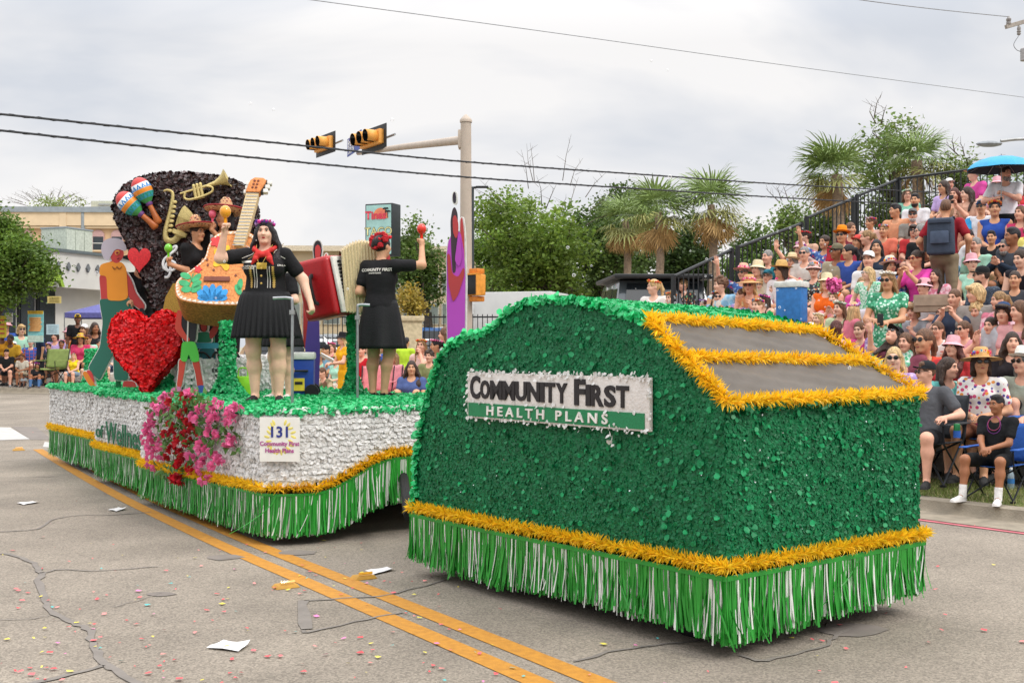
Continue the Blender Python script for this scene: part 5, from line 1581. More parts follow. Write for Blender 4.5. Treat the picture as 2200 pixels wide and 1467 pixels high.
MB().prism(hp_, -.1, .1).build('heart', mat('red_core', '#b8141a', .6), h)
poly_petals(hp_, -.1, .1, .045, M_RPET, h, dens=4200, lo=.75, hi=1.25)
MB().box((0, .12, .2), (.06, .06, .4)).build('stand', M_GCORE, h)
for k in range(1):
 n = 500; a = RN.uniform(0, 2*PI, n); r_ = RN.uniform(0, .2, n)
 P = np.stack([.2+r_*np.cos(a), .15+r_*np.sin(a), .02+.2*(1-r_/.2)*RN.random(n)], 1)
 V, Fc, T = petals(P, np.stack([np.cos(a), np.sin(a), np.ones(n)], 1), .05, .6, .03, .6, 1.2); link('foot_petals', np_mesh('foot_petals', V, Fc, T), h, M_GPET2, kind='stuff')
def chaikin(P, n):
 for _ in range(n):
  P = [((a[0]*(1-t)+b[0]*t), (a[1]*(1-t)+b[1]*t)) for a, b in zip(P, P[1:]+P[:1]) for q in (min(.25, 4/max(.1, math.dist(a, b))),) for t in (q, 1-q)]
 return P
# ---- flat painted cutouts: board with painted pieces proud of it
M_BOARD = mat('cutout_edge_white', '#dcdad5', .7)
def cutout(name, label, px, py, pieces, d=None, rz=0., th=.03, outline=None, outw=.012, cat_='cutout figure', prop=True):
 p = deckpt(px, py) if d is None else W(px, py, d)
 e_ = empty(name, p, rz, label, cat_)
 for k, (nm, col, pts, lay) in enumerate(pieces):
  sm = chaikin(pts, 3 if lay > 2 else 2)
  q = []
  for a, b in sm:
   w_ = W(a, b, p.y)-Vector(p); q.append((w_.x, w_.z))
  ar = sum(q[i][0]*q[(i+1) % len(q)][1]-q[(i+1) % len(q)][0]*q[i][1] for i in range(len(q)))
  if ar < 0: q = q[::-1]
  y = -.004*lay-.0007*k
  MB().prism(q, y-.006, y+.0).build(nm, mat('paint_'+col, col, .6, var=.04, scale=3), e_, smooth=None)
  if lay <= 1:
   # foam-board backing a little wider than the painted shape
   c = np.array(q); n_ = len(q); B_ = []
   for i in range(n_):
    t = c[(i+1) % n_]-c[i-1]; t = t/max(1e-9, np.linalg.norm(t)); B_.append((c[i][0]+t[1]*outw, c[i][1]-t[0]*outw))
   MB().prism(B_, .004+.0005*k, th).build('backing', M_BOARD, e_, smooth=None)
 if prop: MB().box((0, .08, .35), (.05, .05, .7)).build('prop_stick', M_GCORE, e_)
 return e_
RED_ = '#c8423f'; ORG = '#f0982f'; DGR = '#2c6a5a'
cutout('cutout_figure', 'painted cutout of a grey haired figure in orange shirt and wide green trousers', 250, 838, [
 ('neck', RED_, [(236, 560), (252, 560), (255, 575), (234, 575)], 0),
 ('arm', RED_, [(214, 590), (232, 590), (232, 640), (236, 690), (228, 702), (222, 690), (218, 640)], 1),
 ('arm', '#c03e3d', [(268, 580), (282, 600), (292, 630), (312, 656), (306, 668), (288, 655), (270, 625)], 1),
 ('trousers', DGR, [(214, 642), (280, 640), (284, 680), (276, 740), (275, 816), (246, 816), (244, 760), (238, 770), (214, 818), (190, 790), (216, 745), (222, 690)], 1),
 ('shirt', ORG, [(216, 568), (238, 562), (262, 562), (272, 575), (276, 640), (262, 646), (232, 645), (230, 592), (214, 592)], 2),
 ('head', RED_, [(236, 535), (244, 528), (262, 530), (268, 545), (262, 558), (252, 567), (240, 560)], 2),
 ('hair', '#c5bcc6', [(218, 535), (222, 518), (238, 511), (256, 512), (270, 520), (275, 535), (268, 540), (255, 534), (246, 538), (240, 550), (232, 562), (222, 552)], 3),
 ('glasses', '#d9a64a', [(247, 539), (257, 537), (259, 545), (250, 549)], 4), ('lens', RED_, [(249, 541), (256, 539.5), (257, 544.5), (251, 547)], 5), ('eye', '#3a1c1c', [(252, 542), (255, 542), (255, 544), (252, 544)], 6), ('mouth', '#6a1c22', [(253, 556), (259, 553), (258, 555.5), (254, 558)], 6), ('collar', '#9a5a1c', [(240, 570), (250, 578), (252, 570), (258, 578), (264, 569), (258, 581), (251, 574), (247, 582)], 3),
 ('sandal', '#d9822b', [(178, 800), (186, 795), (202, 820), (209, 832), (204, 836), (190, 822)], 1),
 ('sandal', '#cf7a2b', [(262, 832), (300, 832), (302, 842), (262, 844)], 1),
 ('foot', RED_, [(264, 818), (290, 818), (294, 834), (266, 836)], 1),
 ('foot', RED_, [(186, 794), (198, 796), (206, 824), (194, 812)], 0),
 ('handbag', '#1d1c22', [(298, 664), (308, 660), (316, 680), (320, 698), (312, 696), (304, 680)], 3)], rz=.03)
cutout('cutout_figure', 'painted cutout of a red skinned figure in black vest and bright green shorts', 405, 850, [
 ('leg', '#d04a3c', [(385, 770), (400, 772), (396, 800), (390, 832), (380, 830), (384, 800)], 1),
 ('leg', '#c94438', [(412, 772), (428, 772), (432, 800), (438, 830), (424, 832), (420, 800)], 1),
 ('shoe', '#3e5fae', [(422, 828), (440, 826), (443, 846), (424, 848)], 2),
 ('shoe', '#d27aa6', [(366, 834), (388, 828), (392, 842), (372, 846)], 2),
 ('vest_line', '#d9d4cf', [(404, 672), (407, 672), (405, 734), (402, 734)], 3), ('vest', '#26242a', [(392, 672), (414, 668), (424, 690), (420, 735), (394, 735), (390, 700)], 1),
 ('arm', '#d04a3c', [(382, 664), (392, 668), (390, 700), (400, 718), (410, 728), (404, 736), (388, 722), (376, 706)], 2),
 ('shorts', '#57c34a', [(392, 733), (420, 733), (426, 752), (430, 776), (412, 778), (406, 758), (402, 778), (388, 774)], 2)], rz=.02)
wc = cutout('cutout_figure', 'painted cutout of a dark haired figure seated in a wheelchair behind the guitar post', 452, 848, [
 ('hair', '#2a1f24', [(428, 690), (436, 684), (446, 690), (446, 712), (430, 712)], 1),
 ('head', '#b93f3c', [(432, 692), (444, 692), (445, 708), (438, 714), (432, 706)], 2),
 ('top', '#2f7d62', [(420, 714), (450, 712), (456, 735), (420, 735)], 1),
 ('shawl', '#4aa9c4', [(418, 736), (474, 736), (474, 748), (418, 748)], 2),
 ('arm', '#b93f3c', [(450, 712), (468, 690), (473, 700), (462, 722), (452, 730)], 2),
 ('lap', '#2c6f78', [(428, 748), (462, 748), (464, 782), (430, 782)], 1),
 ('seat', '#d9d6d0', [(425, 784), (458, 784), (458, 790), (425, 790)], 3)], rz=.02)
for cx_, cz_, rx in ((435, 798, 24), (466, 798, 12)):
 w_ = W(cx_, cz_, wc.location.y)-wc.location
 mb = MB(); mb.tube([(w_.x+rx/F*wc.location.y*math.cos(2*PI*i/28), -.04, w_.z+42/F*wc.location.y*math.sin(2*PI*i/28)) for i in range(29)], .012, 6)
 for i in range(6): a = PI*i/6; mb.tube([(w_.x-rx/F*13*math.cos(a), -.04, w_.z-.21*math.sin(a)), (w_.x+rx/F*13*math.cos(a), -.04, w_.z+.21*math.sin(a))], .003, 4)
 mb.build('wheel', M_BLACK, wc)
cutout('cutout_figure', 'painted cutout in white and purple dress behind the red accordion', 672, 848, [
 ('hair', '#262229', [(673, 535), (676, 520), (684, 515), (690, 522), (692, 540), (688, 560), (676, 560)], 1),
 ('face', '#b8383a', [(677, 530), (684, 524), (690, 534), (688, 552), (682, 560), (677, 552)], 2),
 ('hand', '#cf5a48', [(694, 560), (700, 543), (703, 546), (700, 570), (696, 580)], 1),
 ('bodice', '#dfe0e6', [(662, 585), (690, 580), (704, 610), (702, 684), (664, 684)], 1),
 ('sleeve', '#b8383a', [(652, 640), (662, 620), (662, 700), (660, 745), (652, 748)], 1),
 ('skirt', '#5a48a0', [(663, 680), (686, 684), (688, 760), (685, 842), (660, 842), (656, 745)], 2)], rz=.04)
cutout('cutout_figure', 'tall narrow cutout with bun hair and magenta dress beside the tow vehicle', 980, 858, [
 ('bun', '#2b2330', [(973, 432), (973, 416), (977, 411), (980, 418), (980, 433), (977, 438)], 1),
 ('hair', '#3a2b33', [(968, 475), (972, 450), (978, 443), (984, 458), (985, 500), (980, 540), (980, 585), (973, 587), (970, 540)], 2),
 ('face', '#b03b3d', [(973, 468), (979, 460), (986, 478), (986, 500), (981, 515), (974, 500)], 3),
 ('arm', '#b03b3d', [(990, 470), (994, 466), (998, 500), (999, 560), (997, 590), (990, 540)], 1),
 ('arm', '#a8373a', [(961, 545), (967, 545), (972, 588), (986, 596), (998, 572), (1000, 588), (986, 632), (974, 650), (964, 610)], 3),
 ('dress', '#ad42ae', [(960, 545), (964, 515), (975, 500), (990, 497), (998, 540), (1001, 600), (999, 760), (996, 846), (964, 846), (962, 760), (960, 640)], 1), ('sleeve', '#ad42ae', [(978, 560), (986, 505), (992, 520), (994, 555), (988, 575)], 4)], d=11.35, rz=-.2)
# ---- brown petal backdrop with gold neck
BD = 13.95
p = W(400, 690, BD); p.z = DZ
bd = empty('petal_backdrop', (W(400, 0, BD).x, BD, DZ), .06, 'huge rounded backdrop of dark brown petals rising behind the performers', 'backdrop')
def bl(px, py):
 q = W(px, py, BD)-bd.location; return (q.x, q.z)
bp_ = [bl(*q) for q in smooth_poly([(258, 470), (256, 440), (270, 412), (300, 392), (340, 381), (380, 378), (430, 380), (480, 386), (520, 402), (542, 430), (546, 470), (538, 520), (500, 600), (440, 655), (395, 672), (352, 672), (335, 655), (318, 600), (290, 545), (275, 505)], 4, True)]
ar = sum(bp_[i][0]*bp_[(i+1) % len(bp_)][1]-bp_[(i+1) % len(bp_)][0]*bp_[i][1] for i in range(len(bp_)))
if ar < 0: bp_ = bp_[::-1]
MB().prism(bp_, -.12, .12).build('board', mat('brown_core', '#1f1413', .7), bd)
poly_petals(bp_, -.12, .12, .052, M_BPET, bd, dens=2600, lo=.4, hi=2.2)
nk = [bl(*q) for q in ((352, 690), (364, 640), (380, 610), (420, 610), (425, 700))]
MB().prism([bl(*q) for q in ((352, 700), (425, 700), (420, 610), (380, 610), (364, 640))], -.19, -.125).build('gold_panel', mat('gold_glitter', '#b8923f', .4, var=.3, scale=150, metal=.4), bd)
n = 700; P = RN.uniform([bl(340, 0)[0], 0], [bl(400, 0)[0], .82], (n, 2)); P3 = np.stack([P[:, 0], np.full(n, -.2), P[:, 1]], 1)
V, Fc, T = petals(P3, np.tile([0, -1., .3], (n, 1)), .07, .6, .05, .7, 1.2); link('orange_petals', np_mesh('orange_petals', V, Fc, T), bd, mat('orange_petal', '#d9641f', .45, tint=True, var=.1), kind='stuff')
MB().box((.1, .1, .3), (.5, .1, .7)).build('strut', M_GCORE, bd)
M_GOLD = mat('dull_gold', '#c9b678', .45, var=.15, scale=60, metal=.3)
def onboard(px, py, off=-.2): return FMB @ Vector((*bl(px, py)[:1], off, bl(px, py)[1]))
FMB = bd.matrix_basis.copy() if False else (Matrix.Translation(bd.location) @ rotz(.06))
def maraca(label, b0, b1, s=1.):
 """b0 ball centre px, b1 handle end px"""
 a, b = onboard(*b0, -.26), onboard(*b1, -.22)
 dr = (b-a); L_ = dr.length; q = dr.to_track_quat('Z', 'Y')
 e_ = empty('maraca', a, 0, label, 'maraca', 'large painted maracas on the brown backdrop'); e_.rotation_mode = 'QUATERNION'; e_.rotation_quaternion = q
 r = .122*s
 # bands along z from -r*1.35 to r*1.35
 bands = [(-1.4, -.75, '#c43a36'), (-.75, -.15, '#e6eef0'), (-.15, .3, '#e08a2c'), (.3, .85, '#3fa0b8'), (.85, 1.25, '#4da45c')]
 def rad(t):
  t2 = (t+.1)/1.35
  return r*math.sqrt(max(0.0, 1-t2*t2)) if t < .8 else r*max(.28, .75-.9*(t-.8))
 for z0_, z1_, c in bands:
  k = 7; MB().lathe([(rad(z0_+(z1_-z0_)*i/k), r*(z0_+(z1_-z0_)*i/k)) for i in range(k+1)], 22).build('painted_band', mat('maraca_'+c, c, .4, var=.06), e_, smooth=1.)
 for i in range(12):
  a0_ = 2*PI*i/12; a1_ = a0_+2*PI/12; am = (a0_+a1_)/2
  for (za, zb_, c) in ((-.18, -.68, '#2f7fbf'), (.36, .8, '#2b8f77')):
   ra, rb = rad(za)+.004, rad(zb_)+.004
   MB().add([(ra*math.cos(a0_), ra*math.sin(a0_), za*r), (ra*math.cos(a1_), ra*math.sin(a1_), za*r), (rb*math.cos(am), rb*math.sin(am), zb_*r)], [(0, 1, 2)]).build('painted_triangle', mat('maraca_'+c, c, .4), e_, smooth=None)
 MB().lathe([(.04*s, r*1.22), (.045*s, r*1.45), (.035*s, r*1.6)], 12).build('collar', mat('maraca_purple', '#6b3f7a', .5), e_)
 MB().lathe([(.03*s, r*1.55), (.036*s, L_*.75), (.05*s, L_*.95), (.035*s, L_), (0, L_+.01)], 12).build('handle', mat('maraca_wood', '#b86632', .4, var=.2, scale=5), e_, smooth=1.)
maraca('painted maraca higher and right of its twin on the brown backdrop', (320, 417), (352, 484), .95)
maraca('painted maraca lower and left of its twin on the brown backdrop', (293, 445), (347, 493), 1.0)
# saxophone
def flat_inst(name, label, off=-.22):
 return empty(name, onboard(400, 500, off), .06, label, 'instrument prop', 'gold instruments on the brown backdrop'), onboard(400, 500, off)
def bb(px, py):
 a, b = bl(px, py), bl(400, 500); return Vector((a[0]-b[0], 0, a[1]-b[1]))
e, o0 = flat_inst('saxophone', 'gold saxophone hung upright left of centre on the brown backdrop')
pts = smooth_poly([tuple(bb(*q)) for q in ((360, 417), (370, 414), (380, 420), (379, 440), (373, 470), (366, 500), (368, 518), (380, 521), (390, 514), (396, 500))], 5)
MB().tube(pts, [.012+.03*min(1, i/len(pts)*1.6)+(.05 if i > len(pts)*.9 else 0) for i in range(len(pts))], 12, flat=.7).build('tube', M_GOLD, e, smooth=1.)
MB().lathe([(.03, 0), (.06, .08), (.1, .17), (.105, .18)], 16).build('bell', M_GOLD, e, smooth=1., loc=bb(394, 505), rot=(0, .45, 0))
for k in range(7): MB().ball(bb(383-k*1.6, 440+k*10)+Vector((.02, -.05, 0)), (.03, .015, .022), 8).build('key', M_GOLD, e)
MB().tube([bb(352, 415), bb(362, 417)], [.012, .016], 8).build('mouthpiece', mat('dark_mouthpiece', '#3a332a', .5), e)
e, o0 = flat_inst('trumpet', 'gold trumpet slanting up to the right near the top of the backdrop')
MB().tube([bb(396, 421), bb(425, 412), bb(452, 404), bb(470, 398)], [.012, .014, .018, .03], 10).build('tube', M_GOLD, e, smooth=1.)
q = (bb(492, 388)-bb(470, 398)).to_track_quat('Z', 'Y').to_euler()
MB().lathe([(.03, 0), (.045, .05), (.07, .1), (.11, .145), (.115, .15), (.0, .1)], 18).build('bell', M_GOLD, e, smooth=1., loc=bb(470, 398), rot=q)
MB().tube(smooth_poly([tuple(bb(*q)+Vector((0, -.03, 0))) for q in ((408, 418), (406, 430), (416, 434), (440, 428), (462, 418), (464, 408), (450, 405))], 4), .014, 8).build('loop', M_GOLD, e, smooth=1.)
for k in range(3):
 a = bb(424+k*7, 404-k*2); b = bb(430+k*7, 434-k*2)
 MB().tube([a, b], .02, 8).build('valve', M_GOLD, e, smooth=1.); MB().ball(a, .02, 8).build('valve_cap', M_GOLD, e)
e, o0 = flat_inst('violin_shape', 'gold curved harp-like shape behind the raised arm on the backdrop')
e['label'] = 'gold fin-like ornament beside the saxophone bell'; e.name = 'gold_ornament'
MB().prism([(v.x, v.z) for v in [bb(*q) for q in ((386, 490), (392, 468), (400, 452), (406, 446), (416, 456), (428, 470), (420, 480), (404, 486))]][::-1], -.03, .03).build('plate', M_GOLD, e, bevel=.008)
e, o0 = flat_inst('treble_clef', 'white treble clef above the guitar shoulder on the backdrop')
cl = smooth_poly([tuple(bb(*q)) for q in ((372, 586), (366, 576), (372, 564), (384, 566), (386, 578), (376, 584), (362, 578), (362, 562), (374, 550), (386, 540), (388, 532), (380, 536), (374, 550), (376, 580), (372, 596), (364, 598))], 4)
MB().tube(cl, .016, 8).build('stroke', M_SWHITE, e, smooth=1.)
e = empty('heart_prop', onboard(310, 565, -.2), .3, 'smaller flat red heart on the lower left of the backdrop', 'heart prop')
MB().prism([(x, z-.14) for x, z in heart_pts(.26, .3)], -.03, .03).build('heart', mat('bright_red', '#c5262c', .5, var=.2, scale=60), e, bevel=.008)
# ---- accordion on its post
p = deckpt(757, 853)
ac = empty('accordion', p, 0, 'giant red accordion with white keys and gold bellows on a green petal post', 'accordion')
petal_column(ac, (853-655)/F*p.y, .035, foot=.12)
def al(px, py, y=0.):
 q = W(px, py, p.y+y)-Vector(p); return q
cR = al(704, 618, -.1)
RM = Matrix.Translation(cR) @ Matrix.Rotation(-.2, 4, 'Y') @ Matrix.Rotation(-.42, 4, 'Z') @ Matrix.Scale(1.13, 4)
M_REDG = mat('red_glitter', '#a8141a', .45, var=.3, scale=160, coat=.2)
o = MB().box((-.02, 0, 0), (.36, .34, .56)).build('keyboard_box', M_REDG, ac, bevel=.05, seg=3); o.matrix_local = RM
o = MB().box((.185, -.0, 0), (.03, .27, .52)).build('key_panel', mat('key_white', '#dad6cd', .5), ac, bevel=.012); o.matrix_local = RM
for k in range(13):
 for s in (-.05, .06):
  o = MB().box((.204, s, -.21+.035*k), (.012, .05, .016)).build('black_key', M_BLACK, ac); o.matrix_local = RM
o = MB().tube(smooth_poly([(-.03, -.18, -.13), (-.03, -.22, -.1), (-.03, -.225, .08), (-.03, -.18, .12)], 4), .03, 8, flat=.6).build('strap', M_BLACK, ac, smooth=1.); o.matrix_local = RM
V, Fs = [], []
cB = al(700, 610, .0)
nf = 26
ring = []
for i in range(nf+1):
 t = i/nf; x = .14+.38*t
 s = 1+(.04 if i % 2 else -.02)
 h_ = (.30+.05*math.sin(PI*t))*s; w_ = .2*s; cz = .06+.02*math.sin(PI*t)+.02*t
 ring.append([(x, -w_, cz-h_), (x, w_, cz-h_), (x, w_, cz+h_*.86), (x, 0, cz+h_*.97), (x, -w_, cz+h_*.86)])
for r_ in ring: V += r_
for i in range(nf):
 for j in range(5): Fs.append((i*5+j, i*5+(j+1) % 5, (i+1)*5+(j+1) % 5, (i+1)*5+j))
Fs.append(tuple(nf*5+j for j in range(5)))
o = MB().add(V, [f[::-1] for f in Fs]).build('bellows', mat('gold_sequin_bellows', '#d3c199', .45, var=.25, scale=130, metal=.1), ac, smooth=None)
o.matrix_local = Matrix.Translation(cR) @ Matrix.Rotation(-.08, 4, 'Y') @ Matrix.Rotation(.2, 4, 'Z') @ Matrix.Scale(1.1, 4)
o = MB().box((.55, 0, -.02), (.1, .36, .6)).build('bass_box', M_REDG, ac, bevel=.03); o.matrix_local = Matrix.Translation(cR) @ Matrix.Rotation(-.08, 4, 'Y') @ Matrix.Rotation(.2, 4, 'Z') @ Matrix.Scale(1.1, 4)
# ---- cooler, bag, music note stand
p = deckpt(648, 853)
e = empty('cooler', p, .12, 'blue wheeled cooler with white lid on the float deck', 'cooler')
w_, h_ = 52/F*p.y, 96/F*p.y
MB().box((0, 0, h_*.43), (w_, .3, h_*.86), taper=1.06).build('body', mat('cooler_blue', '#22459c', .45, var=.06), e, bevel=.02)
MB().box((0, 0, h_*.93), (w_*1.12, .35, h_*.16)).build('lid', mat('cooler_white', '#d5d6cf', .5), e, bevel=.02)
MB().box((-.02, -.165, h_*.3), (.12, .01, .13)).build('sticker', mat('sticker_yellow2', '#d8c23c', .5), e)
MB().box((-.02, -.17, h_*.33), (.08, .006, .03)).build('sticker_print', M_BLACK, e)
for s in (-1, 1): MB().lathe([(0, -.03), (.07, -.03), (.075, 0), (.07, .03), (0, .03)], 14).build('wheel', M_TYRE, e, loc=(w_*.45, s*.17, .07), rot=(PI/2, 0, 0))
MB().tube([(-w_*.5, -.17, h_*.6), (-w_*.1, -.19, h_*.6), (w_*.3, -.17, h_*.6)], .012, 6).build('handle', M_BLACK, e)
p = deckpt(522, 852)
e = empty('tote_bag', p, 0, 'lime green bag standing on the deck behind the front woman', 'bag')
MB().box((0, 0, .11), (.2, .12, .22), taper=.9).build('bag', mat('lime_cloth', '#8fd22f', .7, var=.1), e, bevel=.02)
MB().tube(smooth_poly([(-.05, 0, .21), (-.04, 0, .3), (.04, 0, .3), (.05, 0, .21)], 4), .008, 6).build('handle', mat('lime_cloth', '#8fd22f', .7), e)
# green petal cone at the far left of the deck
p = deckpt(205, 826)
e = empty('petal_cone', p, 0, 'green petal box edge standing behind the striding cutout figure', 'petal prop')
petal_column(e, .5, .12, M_GPET2, .05)
# ---- bougainvillea spilling over the bow corner
def blossom_mesh(seed):
 rr = random.Random(seed); V, Fs, T = [], [], []
 for k in range(9):
  az = 2*PI*k/9*2.6+rr.uniform(-.3, .3); el = rr.uniform(.1, 1.2); s = rr.uniform(.032, .048)
  dr = Vector((math.cos(az)*math.cos(el), math.sin(az)*math.cos(el), math.sin(el))); sd = dr.orthogonal().normalized()
  if sd.length < .1: sd = Vector((1, 0, 0))
  up_ = dr.cross(sd); o = len(V); t = rr.uniform(.8, 1.2)
  V += [dr*.004, dr*s*.6+sd*s*.5+up_*s*.15, dr*s*1.15+up_*s*.0, dr*s*.6-sd*s*.5+up_*s*.15]; Fs += [(o, o+1, o+2), (o, o+2, o+3)]; T += [(t, t, t)]*4
 return np_mesh('blossom', np.array([tuple(v) for v in V]), np.array(Fs), np.array(T))
BL = [blossom_mesh(i) for i in range(4)]
fb = empty('flower_garland', FM @ Vector((-.9, -.1, DZ-.25)), FRZ, 'cascade of pink and red silk bougainvillea over the float corner', 'flowers')
M_PINKB = mat('pink_blossom', '#f27aae', .6, var=.15, tint=True, trans=.25); M_REDB = mat('red_blossom', '#c3202f', .6, var=.15, tint=True, trans=.2)
for m_ in BL: m_.materials.append(M_PINKB)
M_LFG = mat('garland_leaf', '#5f8a44', .5, var=.25, scale=12, trans=.25)
LEAFM = np_mesh('leaf', np.array([(0, 0, 0), (.022, .03, .006), (0, .075, -.012), (-.022, .03, .006)]), np.array([(0, 1, 2), (0, 2, 3)])); LEAFM.materials.append(M_LFG)
pinks = [(352, 866), (368, 872), (345, 890), (335, 905), (326, 925), (322, 945), (340, 930), (352, 955), (340, 962), (332, 975), (362, 985), (350, 1000), (366, 960), (338, 915), (372, 880), (440, 895), (455, 880), (470, 885), (480, 875), (495, 868), (510, 880), (520, 870), (522, 895), (505, 905), (490, 895), (478, 905), (445, 905), (485, 925), (475, 935), (498, 930), (520, 945), (512, 950), (455, 950), (448, 965), (470, 960), (480, 975), (460, 985), (490, 990), (430, 975), (440, 990), (498, 985), (462, 1000), (447, 1005), (466, 1028), (305, 965), (352, 940), (385, 850), (438, 840), (372, 860)]
reds = [(385, 912), (395, 925), (378, 930), (415, 890), (425, 905), (412, 935), (400, 945), (425, 945), (392, 960), (410, 985), (415, 995), (398, 1000), (430, 1005), (440, 1012), (402, 1022), (410, 1030), (396, 1035), (388, 980), (432, 910), (418, 875), (392, 868), (405, 850), (425, 855), (436, 920), (405, 962)]
leafs = [(400, 868), (380, 885), (360, 900), (430, 875), (452, 870), (465, 895), (440, 920), (455, 930), (475, 915), (500, 920), (512, 930), (420, 960), (380, 945), (372, 915), (412, 910), (395, 900), (465, 945), (440, 955), (478, 950), (360, 940), (370, 970), (358, 1012), (390, 1002), (415, 880), (400, 990), (430, 990), (350, 880), (410, 1018), (520, 960), (390, 850), (450, 855), (470, 865), (430, 845), (360, 870), (420, 920)]
def gp_(px, py):
 b = outline_at(px)
 x, y, a, dd = b[1][0], b[1][1], b[2], b[3]
 z = CH-(py-HY)/F*dd
 o_ = R.uniform(.05, .12)
 q = FM @ Vector((x+math.sin(a)*o_, y-math.cos(a)*o_, min(z, DZ+.12)))
 return FM.inverted() @ q - Vector((-.9, -.1, DZ-.25))
pinks = [(x+(12 if x < 335 else 4 if x < 350 else 0), y) for x, y in pinks if x > 310]
for px, py in pinks+reds:
 for k in range(3):
  o = link('blossom', R.choice(BL), fb)
  o.material_slots[0].link = 'OBJECT'; o.material_slots[0].material = M_PINKB if (px, py) in pinks else M_REDB
  o.location = gp_(px+R.uniform(-7, 7), py+R.uniform(-7, 7)); o.rotation_euler = (PI/2+R.uniform(-.9, .9), R.uniform(-.6, .6), R.uniform(-.9, .9)); s = R.uniform(.85, 1.3); o.scale = (s, s, s)
for px, py in leafs:
 for k in range(9):
  o = link('leaf', LEAFM, fb); o.location = gp_(px+R.uniform(-14, 14), py+R.uniform(-12, 12)); o.rotation_euler = (R.uniform(-PI, PI), R.uniform(-.8, .8), R.uniform(-PI, PI)); s = R.uniform(.8, 1.3); o.scale = (s, s, s)
mb = MB()
for (xa, ya) in leafs[::2]: mb.tube([gp_(420, 868), gp_((420+xa)/2+R.uniform(-10, 10), (868+ya)/2), gp_(xa, ya)], .004, 4)
mb.build('stem', mat('stem_green', '#4d5a34', .8), fb)
# ================================================================== PEOPLE
def v3(*a): return np.array(a, float)
def unit(a):
 a = np.asarray(a, float); return a/max(1e-9, np.linalg.norm(a))
def ik(S_, H_, a, b, pole):
 d = H_-S_; L_ = np.linalg.norm(d)
 if L_ > (a+b)*.995: H_ = S_+d*(a+b)*.995/L_; d = H_-S_; L_ = np.linalg.norm(d)
 x = (a*a-b*b+L_*L_)/(2*L_); h_ = math.sqrt(max(0, a*a-x*x))
 n = d/L_; p = pole-n*(pole@n)
 return S_+n*x+unit(p)*h_, H_
HS = .93
def hand(w, d, n, side, curl=.35, s=1.):
 """palm, four unequal bent fingers, thumb from the side of the palm"""
 d = unit(d); n = unit(n-d*(n@d)); b = np.cross(d, n)*side
 P = [cap(w-d*.01, w+d*.06*s, .024*s, .03*s, .015)]
 P.append(cap(w+d*.03*s+b*.016*s, w+d*.075*s+b*.026*s, .017*s, .015*s, .012)); P.append(cap(w+d*.03*s-b*.016*s, w+d*.07*s-b*.026*s, .017*s, .014*s, .012))
 for i, Lf in enumerate((.068, .076, .07, .055)):
  o = w+d*.078*s+b*(.03-.02*i)*s
  d1 = d*math.cos(curl)+n*math.sin(curl)+b*(.09-.06*i); d2 = d*math.cos(curl*2.3)+n*math.sin(curl*2.3)
  k = o+d1*Lf*.52*s
  P.append(cap(o, k, .0098*s, .009*s, .006)); P.append(cap(k, k+d2*Lf*.48*s, .009*s, .0075*s, .004))
 o = w+d*.022*s+b*.024*s
 t1 = unit(d*.55+b*.75+n*.25); k = o+t1*.038*s; t2 = unit(d*.8+b*.3+n*(.3+curl*.4))
 P.append(cap(o, k, .013*s, .0115*s, .01)); P.append(cap(k, k+t2*.03*s, .011*s, .009*s, .005))
 return P
def Rm(yaw=0., pitch=0., roll=0.):
 return np.array((Matrix.Rotation(yaw, 3, 'Z') @ Matrix.Rotation(pitch, 3, 'X') @ Matrix.Rotation(roll, 3, 'Y')))
def head_prims(hc, Rh, s=1., fem=0.):
 def T(x, y, z): return hc+Rh @ (v3(x, y, z)*s)
 P = [ell(T(0, .012, .022), v3(.076, .097, .103)*s, .02, Rh), ell(T(0, -.018, -.045), v3(.06, .07, .078)*s, .04, Rh), cap(T(-.012, -.068, -.098), T(.012, -.068, -.098), .02*s, .02*s, .03),
         cap(T(0, -.09, .012), T(0, -.112, -.026), .009*s, .0135*s, .014), ell(T(.034, -.074, -.03), v3(.024, .02, .022)*s, .03, Rh), ell(T(-.034, -.074, -.03), v3(.024, .02, .022)*s, .03, Rh),
         cap(T(-.03, -.083, .034), T(.03, -.083, .034), .012*s, .012*s, .025), cap(T(-.014, -.088, -.06), T(.014, -.088, -.06), .008*s, .008*s, .012)]
 for q in (-1, 1): P.append(ell(T(q*.078, .012, -.008), v3(.012, .022, .032)*s, .012, Rh))
 S2 = [ell(T(q*.032, -.102, .012), v3(.016, .012, .011)*s, .015, Rh) for q in (-1, 1)]
 return P, S2
DEF = dict(kind='sit', lean=.1, twist=0., lh=None, rh=None, lpole=None, rpole=None, lcurl=.5, rcurl=.5, lhd=None, rhd=None, hyaw=0., hpitch=0., hroll=0., knee=.13, feet=None, shin=0., girth=1., bust=0., fem=0., hips=1., res=.0125, legs=None, pal=None, slope=0.)
